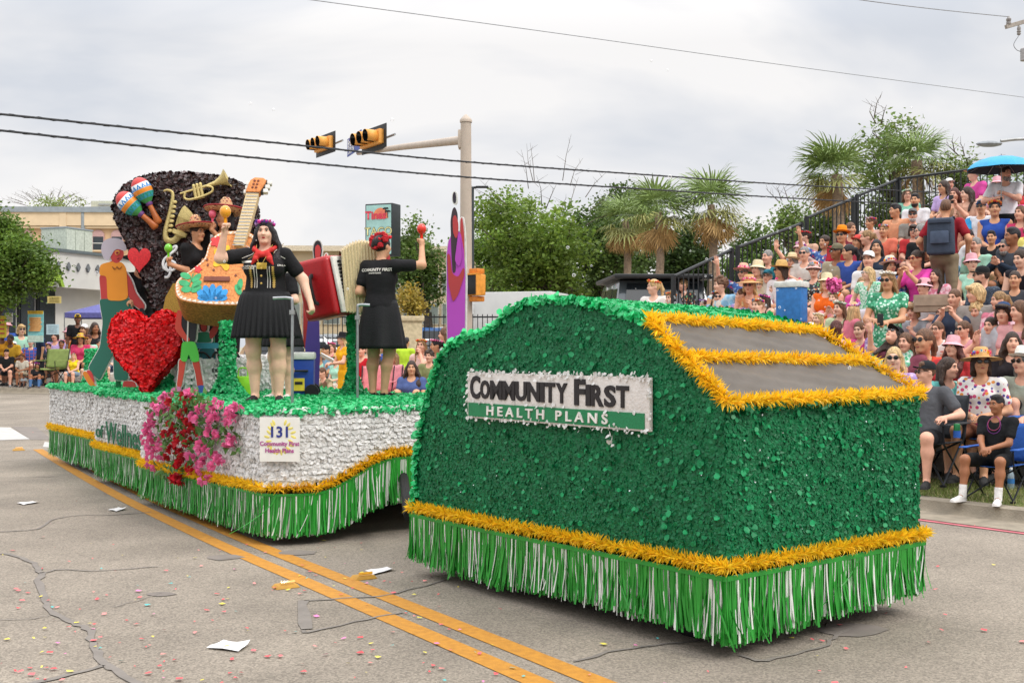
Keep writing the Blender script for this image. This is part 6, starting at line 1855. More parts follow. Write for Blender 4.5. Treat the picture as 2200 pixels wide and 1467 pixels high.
def joints(p):
 J = {}
 sit = p['kind'] == 'sit'
 hz = p.get('hz', .5 if sit else .93)
 hip = v3(0, 0, hz); sp = v3(0, -math.sin(p['lean']), math.cos(p['lean']))
 J['hip'] = hip; J['sp'] = sp
 J['belly'] = hip+sp*.16; J['chest'] = hip+sp*.35; J['neck'] = hip+sp*.52
 f = v3(0, -1, 0)
 J['head'] = J['neck']+sp*.045+v3(0, -.035, .125)
 tw = p['twist']; sx = v3(math.cos(tw), math.sin(tw), 0)
 sw = .175+.012*(1-p['fem'])+.02*(p['girth']-1)
 J['ls'] = hip+sp*.475+sx*sw; J['rs'] = hip+sp*.475-sx*sw        # left = +x
 for s, k in ((1, 'l'), (-1, 'r')):
  H = p[k+'h']
  if H is None: H = (s*.06, -.30-.1*math.sin(p['lean']), hz+.12) if sit else (s*.25, -.06, hz-.08)
  H = np.array(H, float)
  pole = p[k+'pole']
  if pole is None: pole = (s*.6, .5, -.6)
  e_, H = ik(J[k+'s'], H, .285, .25, np.array(pole, float))
  J[k+'e'] = e_; J[k+'w'] = H
  J[k+'hip'] = hip+v3(s*.09*p['hips'], 0, -.01)
  if sit:
   kn = v3(s*p['knee'], -.43, hz+.015+p['slope']); an = v3(s*(p['knee']+.0), -.43-p['shin'], hz+p['slope']-.42)
  else:
   L_ = p['legs'] or {}
   kn, an = L_.get(k, ((s*.1*p['hips'], -.02, .5), (s*.105*p['hips'], .015, .075)))
   kn, an = np.array(kn, float), np.array(an, float)
  J[k+'k'] = kn; J[k+'a'] = an
 return J
def figure(p0, top='tee', bottom='shorts', shoe=True):
 """meshes in local space: body, top, bottom, shoes; and head frame"""
 p = dict(DEF); p.update(p0)
 J = joints(p); g = p['girth']; hp = p['hips']; fem = p['fem']; res = p['res']
 Rh = Rm(p['hyaw'], p['hpitch'], p['hroll'])
 hc = J['neck']+ (J['head']-J['neck'])
 sp = J['sp']; RS = Rm(0, -0.0); ang_ = p['lean']
 RT = np.array(Matrix.Rotation(p['twist'], 3, 'Z') @ Matrix.Rotation(ang_, 3, 'X'))
 def torso(i):
  T = [ell(J['hip']+v3(0, .01, .03), v3(.165*hp+i, .125*g*hp**.5+i, .12+i), .05, RT), ell(J['belly'], v3(.135*g+i, .105*g+i, .15+i), .08, RT), ell(J['chest'], v3(.158*(1+.3*(g-1))+i, .11*g**.5+i, .17+i), .08, RT),
             cap(J['ls'], J['rs'], .052+i, .052+i, .06)]
  if p['bust']:
   q = RT @ v3(0, -1, 0)
   for s in (-1, 1): T.append(ell(J['chest']+q*.075*g+RT @ v3(s*.07*g, 0, -.0), v3(.072, .062, .07)*p['bust']+i, .04, RT))
  return T
 def arm(k, i, t0, t1, hem=0.):
  """limb segment of the arm, parameter 0..2 from shoulder to wrist"""
  P = []; a, b, c = J[k+'s'], J[k+'e'], J[k+'w']
  ra, rb, rc = .05*g**.7, .04*g**.6, .027
  if t0 < 1:
   q = min(1, t1); P.append(cap(a+(b-a)*t0, a+(b-a)*q, ra+(rb-ra)*t0+i, ra+(rb-ra)*q+i+hem, .03))
  if t1 > 1:
   q = t1-1; P.append(cap(b, b+(c-b)*q, rb+i, rb+(rc-rb)*q+i, .03))
  return P
 def leg(k, i, t1, flare=0.):
  P = []; a, b, c = J[k+'hip'], J[k+'k'], J[k+'a']
  ra, rb, rc = .085*hp**.8*g**.3, .056*g**.4*hp**.3, .037*hp**.3
  q = min(1, t1); P.append(cap(a, a+(b-a)*q, ra+i, ra+(rb-ra)*q+i+flare, .04))
  if t1 > 1:
   q = t1-1; m = b+(c-b)*.35+unit(np.cross(c-b, v3(1, 0, 0)))*(-.018)
   if q > .35: P += [cap(b, m, rb+i, rb*.97+i+flare*.5, .04), cap(m, b+(c-b)*q, rb*.97+i, (rb*.97+(rc-rb)*q)+i+flare, .04)]
   else: P.append(cap(b, b+(c-b)*q, rb+i, rb+i+flare, .04))
  return P
 B = torso(0)+[cap(J['neck']-sp*.04, hc-v3(0, -.01, .05), .05*g**.3, .046*g**.3, .04)]
 hpz, sub = head_prims(hc, Rh, HS)
 B += hpz
 for s, k in ((1, 'l'), (-1, 'r')):
  B += arm(k, 0, 0, 2)+leg(k, 0, 2)
  fd = J[k+'w']-J[k+'e']
  hd = p[k+'hd']; hd = unit(fd) if hd is None else unit(hd)
  nrm = v3(-s*.5, 0, -1) if p['pal'] is None else np.array(p['pal'], float)
  if abs(unit(nrm) @ hd) > .93: nrm = v3(0, -1, .3)
  B += hand(J[k+'w'], hd, nrm, s, p[k+'curl'])
  J[k+'palm'] = J[k+'w']+hd*.08
  a = J[k+'a']; ft = p['feet'] or {}
  dr = unit(np.array(ft.get(k, (s*.25, -1, 0)), float))
  B += [cap(a+v3(0, 0, -.02), a+dr*.13+v3(0, 0, -.05), .032, .024, .03)]
  J[k+'toe'] = dr
 out = {'J': J, 'Rh': Rh, 'hc': hc}
 out['body'] = sdf_mesh('body', B, res, sub)
 i = .014
 if top:
  T = torso(i)
  sl = {'tank': 0, 'tee': .62, 'long': 1.92, 'dress': .35, 'puff': .45}[top]
  if sl:
   for k in 'lr': T += arm(k, i*.95, 0, sl, .005 if sl < 1 else .004)
  nk = [cap(J['neck']-sp*.02+v3(0, -.05, .02), J['neck']+sp*.3+v3(0, -.06, 0), .072, .09, .01)]
  if top == 'tank': nk += [cap(J[k+'s']*1.0+unit(J[k+'s']-J['neck'])*.06, J[k+'s']+unit(J[k+'s']-J['neck'])*.3, .07, .12, .01) for k in 'lr']
  hemz = p.get('hem', .0)
  up_ = J['hip']+sp*(.0-hemz)
  out['top'] = sdf_mesh('top', T, res, nk, clip=lambda G: (up_-G) @ sp)
 if bottom:
  i2 = .012
  T = [ell(J['hip']+v3(0, .01, .0), v3(.17*hp+i2, .13*g*hp**.5+i2, .12+i2), .05, RT)]
  ln = {'shorts': .8, 'pants': 1.95, 'skirt': .85, 'dress': .95, 'short_shorts': .5}[bottom]
  for k in 'lr': T += leg(k, i2, ln, .014 if bottom == 'shorts' else .004)
  if bottom in ('skirt', 'dress'):
   m = (J['lk']+J['rk'])/2; h0 = J['hip']
   if p['kind'] == 'sit': T += [cap(h0+v3(0, 0, .02), h0+(m-h0)*.9+v3(0, 0, .01), .12*hp, .1, .09)]
   else: T += [cap(h0+v3(0, 0, -.05), h0+v3(0, 0, -.38), .15*hp, .17*hp, .08)]
  w_ = J['hip']+sp*.13
  out['bottom'] = sdf_mesh('bottom', T, res, clip=lambda G: (G-w_) @ sp)
 if shoe:
  for k in 'lr':
   mb = MB(); a = J[k+'a']; d = J[k+'toe']; z = a[2]-.075
   q = Vector(d).to_track_quat('Y', 'Z')
   c = a+d*.055
   rows = []
   prof = [(-.095, .030, .05), (-.085, .038, .085), (-.04, .041, .09), (.02, .043, .07), (.07, .047, .055), (.12, .042, .045), (.15, .024, .035)]
   V, Fs = [], []; nn_ = 10
   for (y, w_, h_) in prof:
    for j in range(nn_):
     an = 2*PI*j/nn_; x, zz = math.cos(an)*w_, math.sin(an)
     V.append((x, y, (h_ if zz > 0 else .0)*abs(zz)**.7+0.0))
   for r_ in range(len(prof)-1):
    for j in range(nn_): Fs.append((r_*nn_+j, r_*nn_+(j+1) % nn_, (r_+1)*nn_+(j+1) % nn_, (r_+1)*nn_+j))
   Fs += [tuple(range(nn_-1, -1, -1)), tuple((len(prof)-1)*nn_+j for j in range(nn_))]
   mb.add(V, Fs, Matrix.Translation((c[0], c[1], z)) @ q.to_matrix().to_4x4()); out['shoe'+k] = mb.mesh('shoe', 1.2)
 return out
# ---- hair, hats, faces in head space (face looks along -y)
I3 = np.eye(3)
def hair_mesh(style):
 skull = ell((0, .014, .026), (.086, .106, .112), .02)
 face = [ell((0, -.098, -.035), (.066, .075, .098), .01), ell((0, -.075, -.15), (.15, .12, .09), .01)]
 earcut = [ell((q*.09, -.03, -.03), (.03, .045, .05), .01) for q in (-1, 1)]
 P, sub, clip = [skull], list(face), None
 if style == 'short': P = [ell((0, .014, .028), (.083, .104, .108), .02)]; sub += earcut; sub.append(ell((0, .02, -.16), (.12, .14, .1), .01))
 elif style == 'crew': P = [ell((0, .014, .027), (.0795, .1, .1065), .02), ell((0, -.02, .1), (.06, .06, .035), .03)]; sub += earcut; sub.append(ell((0, .02, -.14), (.12, .14, .1), .01))
 elif style == 'bob': P += [cap((.075, .03, 0), (.082, .02, -.13), .035, .03, .03), cap((-.075, .03, 0), (-.082, .02, -.13), .035, .03, .03), cap((-.05, .085, -.0), (-.05, .075, -.13), .04, .035, .04), cap((.05, .085, 0), (.05, .075, -.13), .04, .035, .04)]
 elif style == 'long': P += [cap((.07, .04, 0), (.095, .03, -.17), .035, .035, .03), cap((-.07, .04, 0), (-.095, .03, -.17), .035, .035, .03), cap((.095, .03, -.17), (.1, -.03, -.32), .034, .022, .03), cap((-.095, .03, -.17), (-.1, -.03, -.32), .034, .022, .03), cap((0, .085, 0), (0, .115, -.33), .07, .05, .04)]
 elif style == 'wavy': P += [cap((.075, .03, 0), (.115, .02, -.14), .042, .046, .03), cap((-.075, .03, 0), (-.105, .03, -.14), .04, .045, .03), cap((.115, .02, -.14), (.125, -.07, -.29), .048, .045, .03), cap((.125, -.07, -.29), (.12, -.09, -.4), .045, .02, .03), cap((-.105, .03, -.14), (-.12, .02, -.28), .045, .03, .03), cap((0, .085, 0), (0, .125, -.33), .075, .055, .04)]
 elif style == 'pony': sub += earcut; sub.append(ell((0, .0, -.14), (.1, .12, .08), .02)); P += [ell((0, .125, .045), (.03, .03, .03), .02), cap((0, .13, .04), (0, .165, -.06), .032, .034, .02), cap((0, .165, -.06), (0, .15, -.2), .034, .015, .02)]
 elif style == 'bun': sub += earcut; sub.append(ell((0, .0, -.14), (.1, .12, .08), .02)); P += [ell((0, .105, .075), (.048, .045, .045), .02)]
 elif style == 'curly':
  P = [skull]
  rr = np.random.default_rng(3)
  for _ in range(70):
   q = rr.normal(0, 1, 3); q /= np.linalg.norm(q)
   if q[2] < -.25 or (q[1] < -.55 and q[2] < .35): continue
   P.append(ell(v3(0, .014, .035)+q*v3(.085, .105, .11), v3(1, 1, 1)*rr.uniform(.02, .03), .012))
  sub += earcut
 elif style == 'mop': P = [ell((0, .012, .03), (.095, .112, .115), .02), cap((.07, .03, 0), (.08, .02, -.08), .035, .03, .03), cap((-.07, .03, 0), (-.08, .02, -.08), .035, .03, .03), cap((0, .09, 0), (0, .08, -.09), .06, .05, .04), cap((-.05, -.08, .085), (.05, -.085, .075), .03, .03, .02)]; sub = [ell((0, -.105, -.05), (.066, .06, .09), .01), ell((0, -.075, -.15), (.15, .12, .09), .01)]
 elif style == 'updo': sub += earcut; sub.append(ell((0, .0, -.14), (.1, .12, .08), .02)); P += [ell((0, .1, .04), (.06, .05, .06), .03), ell((.03, .115, .0), (.035, .03, .035), .02)]
 elif style == 'beard': P = [ell((0, -.04, -.085), (.064, .068, .06), .02)]; sub = [ell((0, -.08, -.025), (.08, .06, .055), .01), ell((0, -.125, -.06), (.022, .03, .012), .005)]
 return sdf_mesh('hair', P, .0075, sub)
def hair_m(n, c, c2=None):
 return mat('hair_'+n, c, .5, var=.45, scale=70, bump=.9, bscale=110, stretch=.12, spec=.4)
HAIRC = {'black': hair_m('black', '#231e20'), 'dark': hair_m('dark', '#3e2e25'), 'brown': hair_m('brown', '#6b4b36'), 'auburn': hair_m('auburn', '#5a2f28'), 'lightbrown': hair_m('lightbrown', '#98764f'), 'blonde': hair_m('blonde', '#cfae7c'), 'grey': hair_m('grey', '#8d8a86'), 'white': hair_m('white', '#bdb9b4'), 'ash': hair_m('ash', '#6f6255')}
SKIN = {k: mat('skin_'+k, c, .55, var=.07, scale=16, spec=.4, bump=.05) for k, c in (('fair', '#e3b59b'), ('rosy', '#dfa88e'), ('tan', '#cc9672'), ('olive', '#cb9876'), ('brown', '#9c6748'), ('dark', '#6d4530'))}
def face_mesh():
 mb = MB()
 mb.cur = 0
 for q in (-1, 1): mb.ball((q*.032, -.089, .012), (.0125, .0075, .006), 10)
 mb.cur = 1
 for q in (-1, 1):
  mb.ball((q*.032, -.0965, .012), (.0066, .003, .006), 8)
  mb.tube([(q*.016, -.098, .032), (q*.032, -.1, .0375), (q*.05, -.088, .033)], [.0032, .0042, .002], 5)
  mb.tube([(q*.017, -.0965, .016), (q*.032, -.099, .0205), (q*.047, -.09, .016)], .0022, 4)
 mb.cur = 2
 mb.ball((0, -.0925, -.056), (.023, .0085, .0052), 10); mb.ball((0, -.092, -.0635), (.019, .0085, .0055), 10)
 return mb.mesh('face', 1.2)
FACE = face_mesh()
M_EYEW = mat('eye_white', '#d8d3cc', .3); M_EYED = mat('eye_dark', '#1d1512', .3)
LIPS = {'pink': mat('lip_pink', '#a85850', .5), 'red': mat('lip_red', '#a01f26', .4)}
FACE.materials.append(M_EYEW); FACE.materials.append(M_EYED); FACE.materials.append(LIPS['pink'])
def glasses_mesh(sun):
 mb = MB(); mb.cur = 0
 for q in (-1, 1):
  pts = [(q*.034+.0265*math.cos(2*PI*i/14), -.107, .012+.019*math.sin(2*PI*i/14)) for i in range(15)]
  mb.tube(pts, .0028, 5)
  mb.tube([(q*.06, -.105, .018), (q*.082, -.05, .018), (q*.086, .02, .012)], .0028, 5)
 mb.tube([(-.009, -.108, .016), (.009, -.108, .016)], .0028, 5)
 mb.cur = 1
 if sun:
  for q in (-1, 1): mb.ball((q*.034, -.1065, .012), (.027, .003, .02), 14)
 return mb.mesh('sunglasses' if sun else 'glasses', 1.)
SUNG, GLAS = glasses_mesh(True), glasses_mesh(False)
M_SGL = mat('sunglass_lens', '#141416', .1, spec=.8)
def hatbrim(r, h, top, curl=.0, sx=1.):
 prof = [(r, .052+curl), (r*.85, .048+curl*.3), (.098, .055), (.096, .07), (.092, .07+h*.5), (top, .07+h*.92), (top*.75, .07+h), (0, .07+h*.96)]
 return MB().lathe(prof, 26, sx=.92*sx, sy=1.1).mesh('hat', .9)
def cap_mesh():
 mb = MB().lathe([(.088, .045), (.089, .07), (.083, .105), (.062, .13), (.03, .142), (0, .145)], 22, sx=.96, sy=1.12)
 V = []; n = 12
 for j, ry in enumerate((.0, 1.)):
  for i in range(n+1):
   a = PI+PI*i/n
   x = .082*math.cos(a)*(1 if j == 0 else 1.0); y = (-.03+.065*math.sin(a)) if j == 0 else (-.055+.12*math.sin(a)); V.append((x, y, .052-(.014*abs(math.cos(a)) if j else 0)+(.006 if j else .0)))
 Fs = [(i, i+1, n+2+i, n+1+i) for i in range(n)]
 V2 = [(x, y, z-.006) for x, y, z in V]; o = len(V)
 mb.add(V+V2, [f[::-1] for f in Fs]+[tuple(k+o for k in f) for f in Fs])
 mb.ball((0, .0, .146), .008, 6)
 return mb.mesh('cap', .9)
def crown_mesh(seed, cols, r=.019):
 rr = random.Random(seed); mb = MB()
 for i in range(15):
  a = 2*PI*i/15
  if -.5 < math.sin(a+PI/2) and False: continue
  mb.tint = lin(rr.choice(cols)); s = r*rr.uniform(.8, 1.25)
  c = (.088*math.cos(a), .014+.106*math.sin(a), .088-.02*math.sin(a)*-1*(-1)+rr.uniform(-.008, .008))
  mb.ball(c, s, 6)
  mb.tint = lin(rr.choice(cols)); mb.ball((c[0]*1.12, .014+(c[1]-.014)*1.12, c[2]+.008), s*.6, 6)
 return mb.mesh('flower_crown', 1.)
M_FLOWERS = attr_mat('silk_flowers', .7, .3)
HATS = {'straw': hatbrim(.19, .11, .075, .012), 'wide': hatbrim(.24, .1, .075, -.02), 'fedora': hatbrim(.16, .11, .078, .02), 'bucket': hatbrim(.15, .09, .08, -.035), 'cap': cap_mesh(), 'visor': cap_mesh(), 'sombrero': MB().lathe([(.26, .1), (.255, .075), (.2, .045), (.13, .045), (.1, .055), (.088, .12), (.07, .2), (.04, .24), (0, .25)], 32, sx=.98, sy=1.05).mesh('hat', .9)}
_HAIR, _FIG = {}, {}
def get_hair(s):
 if s not in _HAIR: _HAIR[s] = hair_mesh(s)
 return _HAIR[s]
def get_fig(key, top, bottom):
 k = (key, top, bottom)
 base = (key,)
 if k not in _FIG:
  f = figure(POSES[key], top, bottom)
  if base in _FIG: f['body'] = _FIG[base]['body']; f['shoel'] = _FIG[base]['shoel']; f['shoer'] = _FIG[base]['shoer']
  else: _FIG[base] = f
  _FIG[k] = f
 return _FIG[k]
def m_of(c):
 if isinstance(c, bpy.types.Material): return c
 if c in _MATS: return _MATS[c]
 return mat('cloth_'+c, c, .85, var=.1, scale=9, bump=.7, bscale=11, spec=.2)
def put(o_name, me, parent, m, M=None):
 """shared mesh, own material"""
 o = link(o_name, me, parent)
 if not me.materials: me.materials.append(m)
 o.material_slots[0].link = 'OBJECT'; o.material_slots[0].material = m
 if M is not None: o.matrix_local = M
 return o
def hframe(f):
 M = Matrix(np.array(f['Rh']).tolist()).to_4x4() @ Matrix.Scale(HS, 4); M.translation = Vector(f['hc']); return M
BAND_COLS = {'mix': ['#d8447e', '#e0a32c', '#7a3f9a', '#3f8fc0', '#d9503c', '#e8e2d5'], 'pink': ['#e06a9e', '#d6437f', '#efc0d0'], 'white': ['#ece8df', '#f0eee8', '#d9cfa8'], 'orange': ['#e07b35', '#d9503c', '#e0b04a'], 'green': ['#d8e6d0', '#7fb58f', '#e8e2d5'], 'red': ['#b5121e', '#d01f2b'], 'magenta': ['#d0309a', '#5b2f8a', '#e05a9a', '#c9a0d8']}
def person(label, root, pose, hair='short', hc='dark', skin='olive', top='tee', tc='#888888', bottom='shorts', bc='#444444', shoe='#333333', hat=None, hatc=None, hatband=None, eyes=None, crown=None, lips='pink', beard=None, group=None, name='person', extra=None):
 e_ = root; e_.name = name
 tag(e_, label, 'person', group)
 f = get_fig(pose, top, bottom)
 put('body', f['body'], e_, SKIN[skin])
 if top: put({'tank': 'tank_top', 'dress': 'dress_top'}.get(top, 'shirt'), f['top'], e_, m_of(tc))
 if bottom: put({'shorts': 'shorts', 'pants': 'trousers', 'skirt': 'skirt', 'dress': 'dress_skirt', 'short_shorts': 'shorts'}[bottom], f['bottom'], e_, m_of(bc))
 put('shoe', f['shoel'], e_, m_of(shoe)); put('shoe', f['shoer'], e_, m_of(shoe))
 HM = hframe(f)
 fc = link('face', FACE, e_); fc.matrix_local = HM
 if lips != 'pink': fc.material_slots[2].link = 'OBJECT'; fc.material_slots[2].material = LIPS[lips]
 if hair: put('hair', get_hair(hair), e_, HAIRC[hc], HM)
 if beard: put('beard', get_hair('beard'), e_, HAIRC[beard], HM)
 if eyes:
  me = SUNG if eyes[0] == 's' else GLAS
  col = m_of(eyes[2:]) if len(eyes) > 2 else M_BLACK
  o = link('sunglasses' if eyes[0] == 's' else 'glasses', me, e_)
  if not me.materials: me.materials.append(M_BLACK); me.materials.append(M_SGL)
  o.material_slots[0].link = 'OBJECT'; o.material_slots[0].material = col; o.matrix_local = HM
 if hat:
  HM2 = HM @ Matrix.Translation((0, .012, -.0)) @ Matrix.Rotation(-.12, 4, 'X')
  put(hat if hat in ('cap', 'visor', 'sombrero') else 'hat', HATS[hat], e_, m_of(hatc), HM2)
  if hatband:
   if hatband in BAND_COLS: put('hat_flowers', crown_mesh(len(bpy.data.objects), BAND_COLS[hatband], .022), e_, M_FLOWERS, HM2)
   else: put('hat_band', MB().lathe([(.099, .066), (.098, .088)], 22, sx=.94, sy=1.12).mesh('hat_band', 1.), e_, m_of(hatband), HM2)
 if crown: put('flower_crown', crown_mesh(len(bpy.data.objects), BAND_COLS[crown]), e_, M_FLOWERS, HM)
 if extra: extra(e_, f, HM)
 return e_
L0 = dict(kind='sit')
POSES = {
 'lap': dict(kind='sit', lean=.08, hyaw=.1),
 'lap2': dict(kind='sit', lean=.18, hyaw=-.35, hpitch=-.05, knee=.16, fem=1, bust=.85),
 'lap3': dict(kind='sit', lean=.02, hyaw=.45, fem=1, bust=.9, lh=(.1, -.2, .66), rh=(-.05, -.26, .66)),
 'big': dict(kind='sit', lean=-.02, hyaw=-.1, girth=1.28, hips=1.15, knee=.2),
 'bigf': dict(kind='sit', lean=.05, hyaw=.15, girth=1.2, hips=1.15, fem=1, bust=1.1, knee=.15),
 'fwd': dict(kind='sit', lean=.5, hyaw=-.2, hpitch=.2, lh=(.08, -.46, .6), rh=(-.08, -.46, .58), knee=.2),
 'chin': dict(kind='sit', lean=.42, hyaw=.1, hpitch=.15, lh=(.05, -.375, .83), rh=(-.1, -.42, .58), lpole=(.6, -.2, -1), lcurl=1.3, lhd=(-.15, .1, 1), knee=.13, fem=1),
 'wave': dict(kind='sit', lean=.03, hyaw=-.1, rh=(-.38, -.22, 1.34), rpole=(-1, .2, -.6), rcurl=.08, rhd=(-.15, -.1, 1), pal=(0, -1, 0)),
 'wave2': dict(kind='sit', lean=.05, hyaw=-.3, lh=(.28, -.3, 1.3), lpole=(1, .2, -.6), lcurl=.08, lhd=(.1, -.1, 1), pal=(0, -1, 0), fem=1, bust=.85),
 'clap': dict(kind='sit', lean=.1, hyaw=-.15, lh=(.035, -.34, .92), rh=(-.035, -.34, .92), lcurl=.15, rcurl=.15, lhd=(-.1, -.5, .8), rhd=(.1, -.5, .8), lpole=(1, .1, -.8), rpole=(-1, .1, -.8), girth=1.08, knee=.2),
 'phone': dict(kind='sit', lean=.12, hyaw=-.15, hpitch=.05, lh=(.06, -.36, .98), rh=(-.07, -.34, .96), lcurl=.8, rcurl=.8, lhd=(-.1, -.3, 1), rhd=(.1, -.3, 1), fem=1, bust=.8),
 'shout': dict(kind='sit', lean=-.02, hyaw=-.5, hpitch=-.3, rh=(-.17, -.2, 1.12), rcurl=.3, rhd=(.1, -.2, 1), rpole=(-1, -.2, -.8), fem=1, bust=.9),
 'laugh': dict(kind='sit', lean=-.1, hyaw=-.2, hpitch=-.75, fem=1, bust=.9, rh=(-.12, -.25, .7)),
 'look_r': dict(kind='sit', lean=.1, hyaw=.75, fem=1, bust=.8),
 'look_l': dict(kind='sit', lean=.12, hyaw=-.75, hpitch=.05),
 'kid': dict(kind='sit', lean=.1, hyaw=-.2, fem=1, lh=(.08, -.3, .66), rh=(-.08, -.32, .66), knee=.09),
 'kneel': dict(kind='sit', lean=.25, hyaw=-.4, hpitch=.15, fem=1, lh=(.1, -.35, .85), rh=(-.06, -.38, .8), knee=.12),
 'chair': dict(kind='sit', lean=-.05, hyaw=-.35, hpitch=.03, lh=(.05, -.3, .66), rh=(-.03, -.33, .65), lcurl=.9, rcurl=.9, knee=.22, shin=.06, res=.0105),
 'chair2': dict(kind='sit', lean=-.08, hyaw=-.7, girth=1.3, lh=(.3, -.2, .72), rh=(-.28, -.22, .72), knee=.2),
 'stand': dict(kind='stand', lean=.02, hyaw=.1),
 'standf': dict(kind='stand', lean=.02, hyaw=-.3, hpitch=.12, fem=1, bust=.9, lh=(.02, -.3, 1.1), rh=(-.12, -.3, 1.12), lcurl=.8, rcurl=.8),
 'standk': dict(kind='stand', lean=.02, hyaw=-.75, fem=1, lh=(.2, -.1, .86), rh=(-.32, -.14, 1.0)),
 'umbrella': dict(kind='stand', lean=-.02, hyaw=.7, girth=1.25, lh=(-.02, -.24, 1.28), rh=(-.1, -.24, 1.2), lcurl=1.4, rcurl=1.4, lhd=(-.8, -.3, .2), rhd=(.8, -.3, .2), lpole=(1, 0, -.8), rpole=(-1, 0, -.8)),
 'walk': dict(kind='stand', lean=.12, hyaw=.1, girth=1.1, legs={'l': ((.1, -.14, .56), (.1, .06, .2)), 'r': ((-.1, -.02, .5), (-.1, .03, .075))}, lh=(.3, -.2, 1.0), rh=(-.28, -.1, .95)),
 'hold': dict(kind='stand', lean=.08, hyaw=.0, fem=1, bust=.85, lh=(.06, -.36, 1.12), rh=(-.1, -.34, 1.1), lcurl=1., rcurl=1.),
 'mouth': dict(kind='sit', lean=.12, hyaw=.2, fem=1, bust=.8, lh=(.03, -.2, 1.05), lcurl=1.0, lhd=(-.3, -.1, 1), lpole=(.8, -.4, -1), rh=(-.1, -.25, .7)),
 'ground': dict(kind='sit', hz=.16, lean=-.05, hyaw=.15, slope=.28, knee=.16, fem=1, bust=.9, lh=(.08, -.3, .42), rh=(-.06, -.3, .4), shin=.12),
}
FL1 = floral('floral_multi', '#e5dcd2', ['#c8456f', '#3f6fa8', '#4f9a6a', '#d98a3a'], 26)
FL2 = floral('floral_blue', '#3f64a8', ['#c8456f', '#e5dcd2', '#2b3f78', '#8fb0d8'], 24)
FL3 = floral('floral_dark', '#23262a', ['#d9c5a8', '#c87a4a', '#6f9a6a', '#a8b0b0'], 26, amount=.42)
FL4 = floral('floral_green', '#37936a', ['#a8d8bf', '#5fb890', '#c8e6d4', '#2b7a55'], 30, amount=.5)
FL5 = floral('embroidered_white', '#e2ddd8', ['#a83a70', '#4a3f8a', '#c8456f', '#d98a3a'], 20, amount=.38)
FL6 = floral('pink_polka', '#d02a66', ['#e86a98', '#d02a66', '#e07aa5'], 30, amount=.4)
FL7 = floral('teal_print', '#57a69f', ['#7fc4b8', '#b56a5a', '#57a69f', '#9fd8cf'], 18, amount=.5)
FL8 = floral('dotted_navy', '#2f3a48', ['#5a6a7c', '#46566a'], 60, amount=.35)
FL9 = floral('tie_dye', '#9fc4d8', ['#d9a884', '#7fb0cf', '#e0d5c8'], 10, amount=.6)
FL10 = floral('mint_print', '#b8dcc4', ['#4fae7f', '#e6f0e8', '#6fc09a'], 30, amount=.5)
FL11 = floral('lilac_print', '#a58ac0', ['#c8b0d8', '#8a6ab0', '#e0d0e8'], 26)
FL12 = floral('pink_stripe', '#e09aa8', ['#f0c8d0', '#d87a90'], 18, amount=.6)
YAW0 = math.atan2(-VV.x, VV.y)      # local -y towards the street
def head_local(pose):
 f = get_fig_head(pose); return f
_HL = {}
def get_fig_head(pose):
 if pose not in _HL:
  p = dict(DEF); p.update(POSES[pose]); _HL[pose] = joints(p)['head']
 return _HL[pose]
def place_stand(px, py, pose, yaw, s0=1.):
 """seat somebody on the row of the stand that puts the head at the pixel"""
 rx, rz_ = (px-1100)/F, (HY-py)/F
 hl = get_fig_head(pose); hz = hl[2]*s0
 best = None
 for k, (rv, rf) in enumerate(ROWS):
  v = rv+.31 if POSES[pose]['kind'] == 'sit' else rv
  # head is ahead of the hips by hl.y
  vh = v-.06
  # VV.(P-SO)=vh, P=(rx d, d)
  d = (vh+VV.x*SO.x+VV.y*SO.y)/(VV.x*rx+VV.y)
  z = CH+rz_*d
  h = z-rf
  sc = h/hz
  if best is None or abs(sc-1) < abs(best[0]-1): best = (sc, d, rf, k)
 sc, d, rf, k = best
 sc = min(1.16, max(.84, sc))
 a = yaw
 off = Matrix.Rotation(a, 3, 'Z') @ Vector((hl[0], hl[1], 0))*sc*s0
 e_ = empty('person', (rx*d-off.x, d-off.y, rf), a)
 e_.scale = (sc*s0,)*3
 return e_
def place_ground(px, py, pose, yaw, d, zf=None, s0=1.):
 x = (px-1100)/F*d; hl = get_fig_head(pose)
 zf = gz(d)+.15 if zf is None else zf
 z = CH-(py-HY)/F*d
 sc = (z-zf)/hl[2]
 off = Matrix.Rotation(yaw, 3, 'Z') @ Vector((hl[0], hl[1], 0))*sc
 e_ = empty('person', (x-off.x, d-off.y, zf), yaw); e_.scale = (sc,)*3
 return e_
GA, GB_, GC = 'spectators on the grandstand', 'spectators in front of the grandstand', 'spectators along the far kerb'
def phone_x(e_, f, HM):
 p = Vector((f['J']['lpalm']+f['J']['rpalm'])/2); o = MB().box((0, 0, 0), (.072, .009, .145)).build('phone', M_BLACK, e_, bevel=.003); o.location = p+Vector((0, -.02, .03))
def P(px, py, label, pose='lap', yaw=0., s=1., **k):
 k.setdefault('group', GA); e_ = place_stand(px, py, pose, YAW0+yaw, s); HEADS.append((px, py, label, e_.location.x, e_.location.y))
 return person(label, e_, pose, **k)
def G(px, py, d, label, pose='lap', yaw=0., zf=None, **k):
 k.setdefault('group', GC)
 return person(label, place_ground(px, py, pose, yaw, d, zf), pose, **k)
HEADS = []
def sleeves(e_, f, HM):
 for k in 'lr':
  a, b = Vector(f['J'][k+'s']), Vector(f['J'][k+'e'])
  MB().tube([a.lerp(b, -.05), a.lerp(b, .2), a.lerp(b, .7)], [.078, .08, .074], 14).build('sleeve', m_of('#3f9fd8'), e_, smooth=1.)
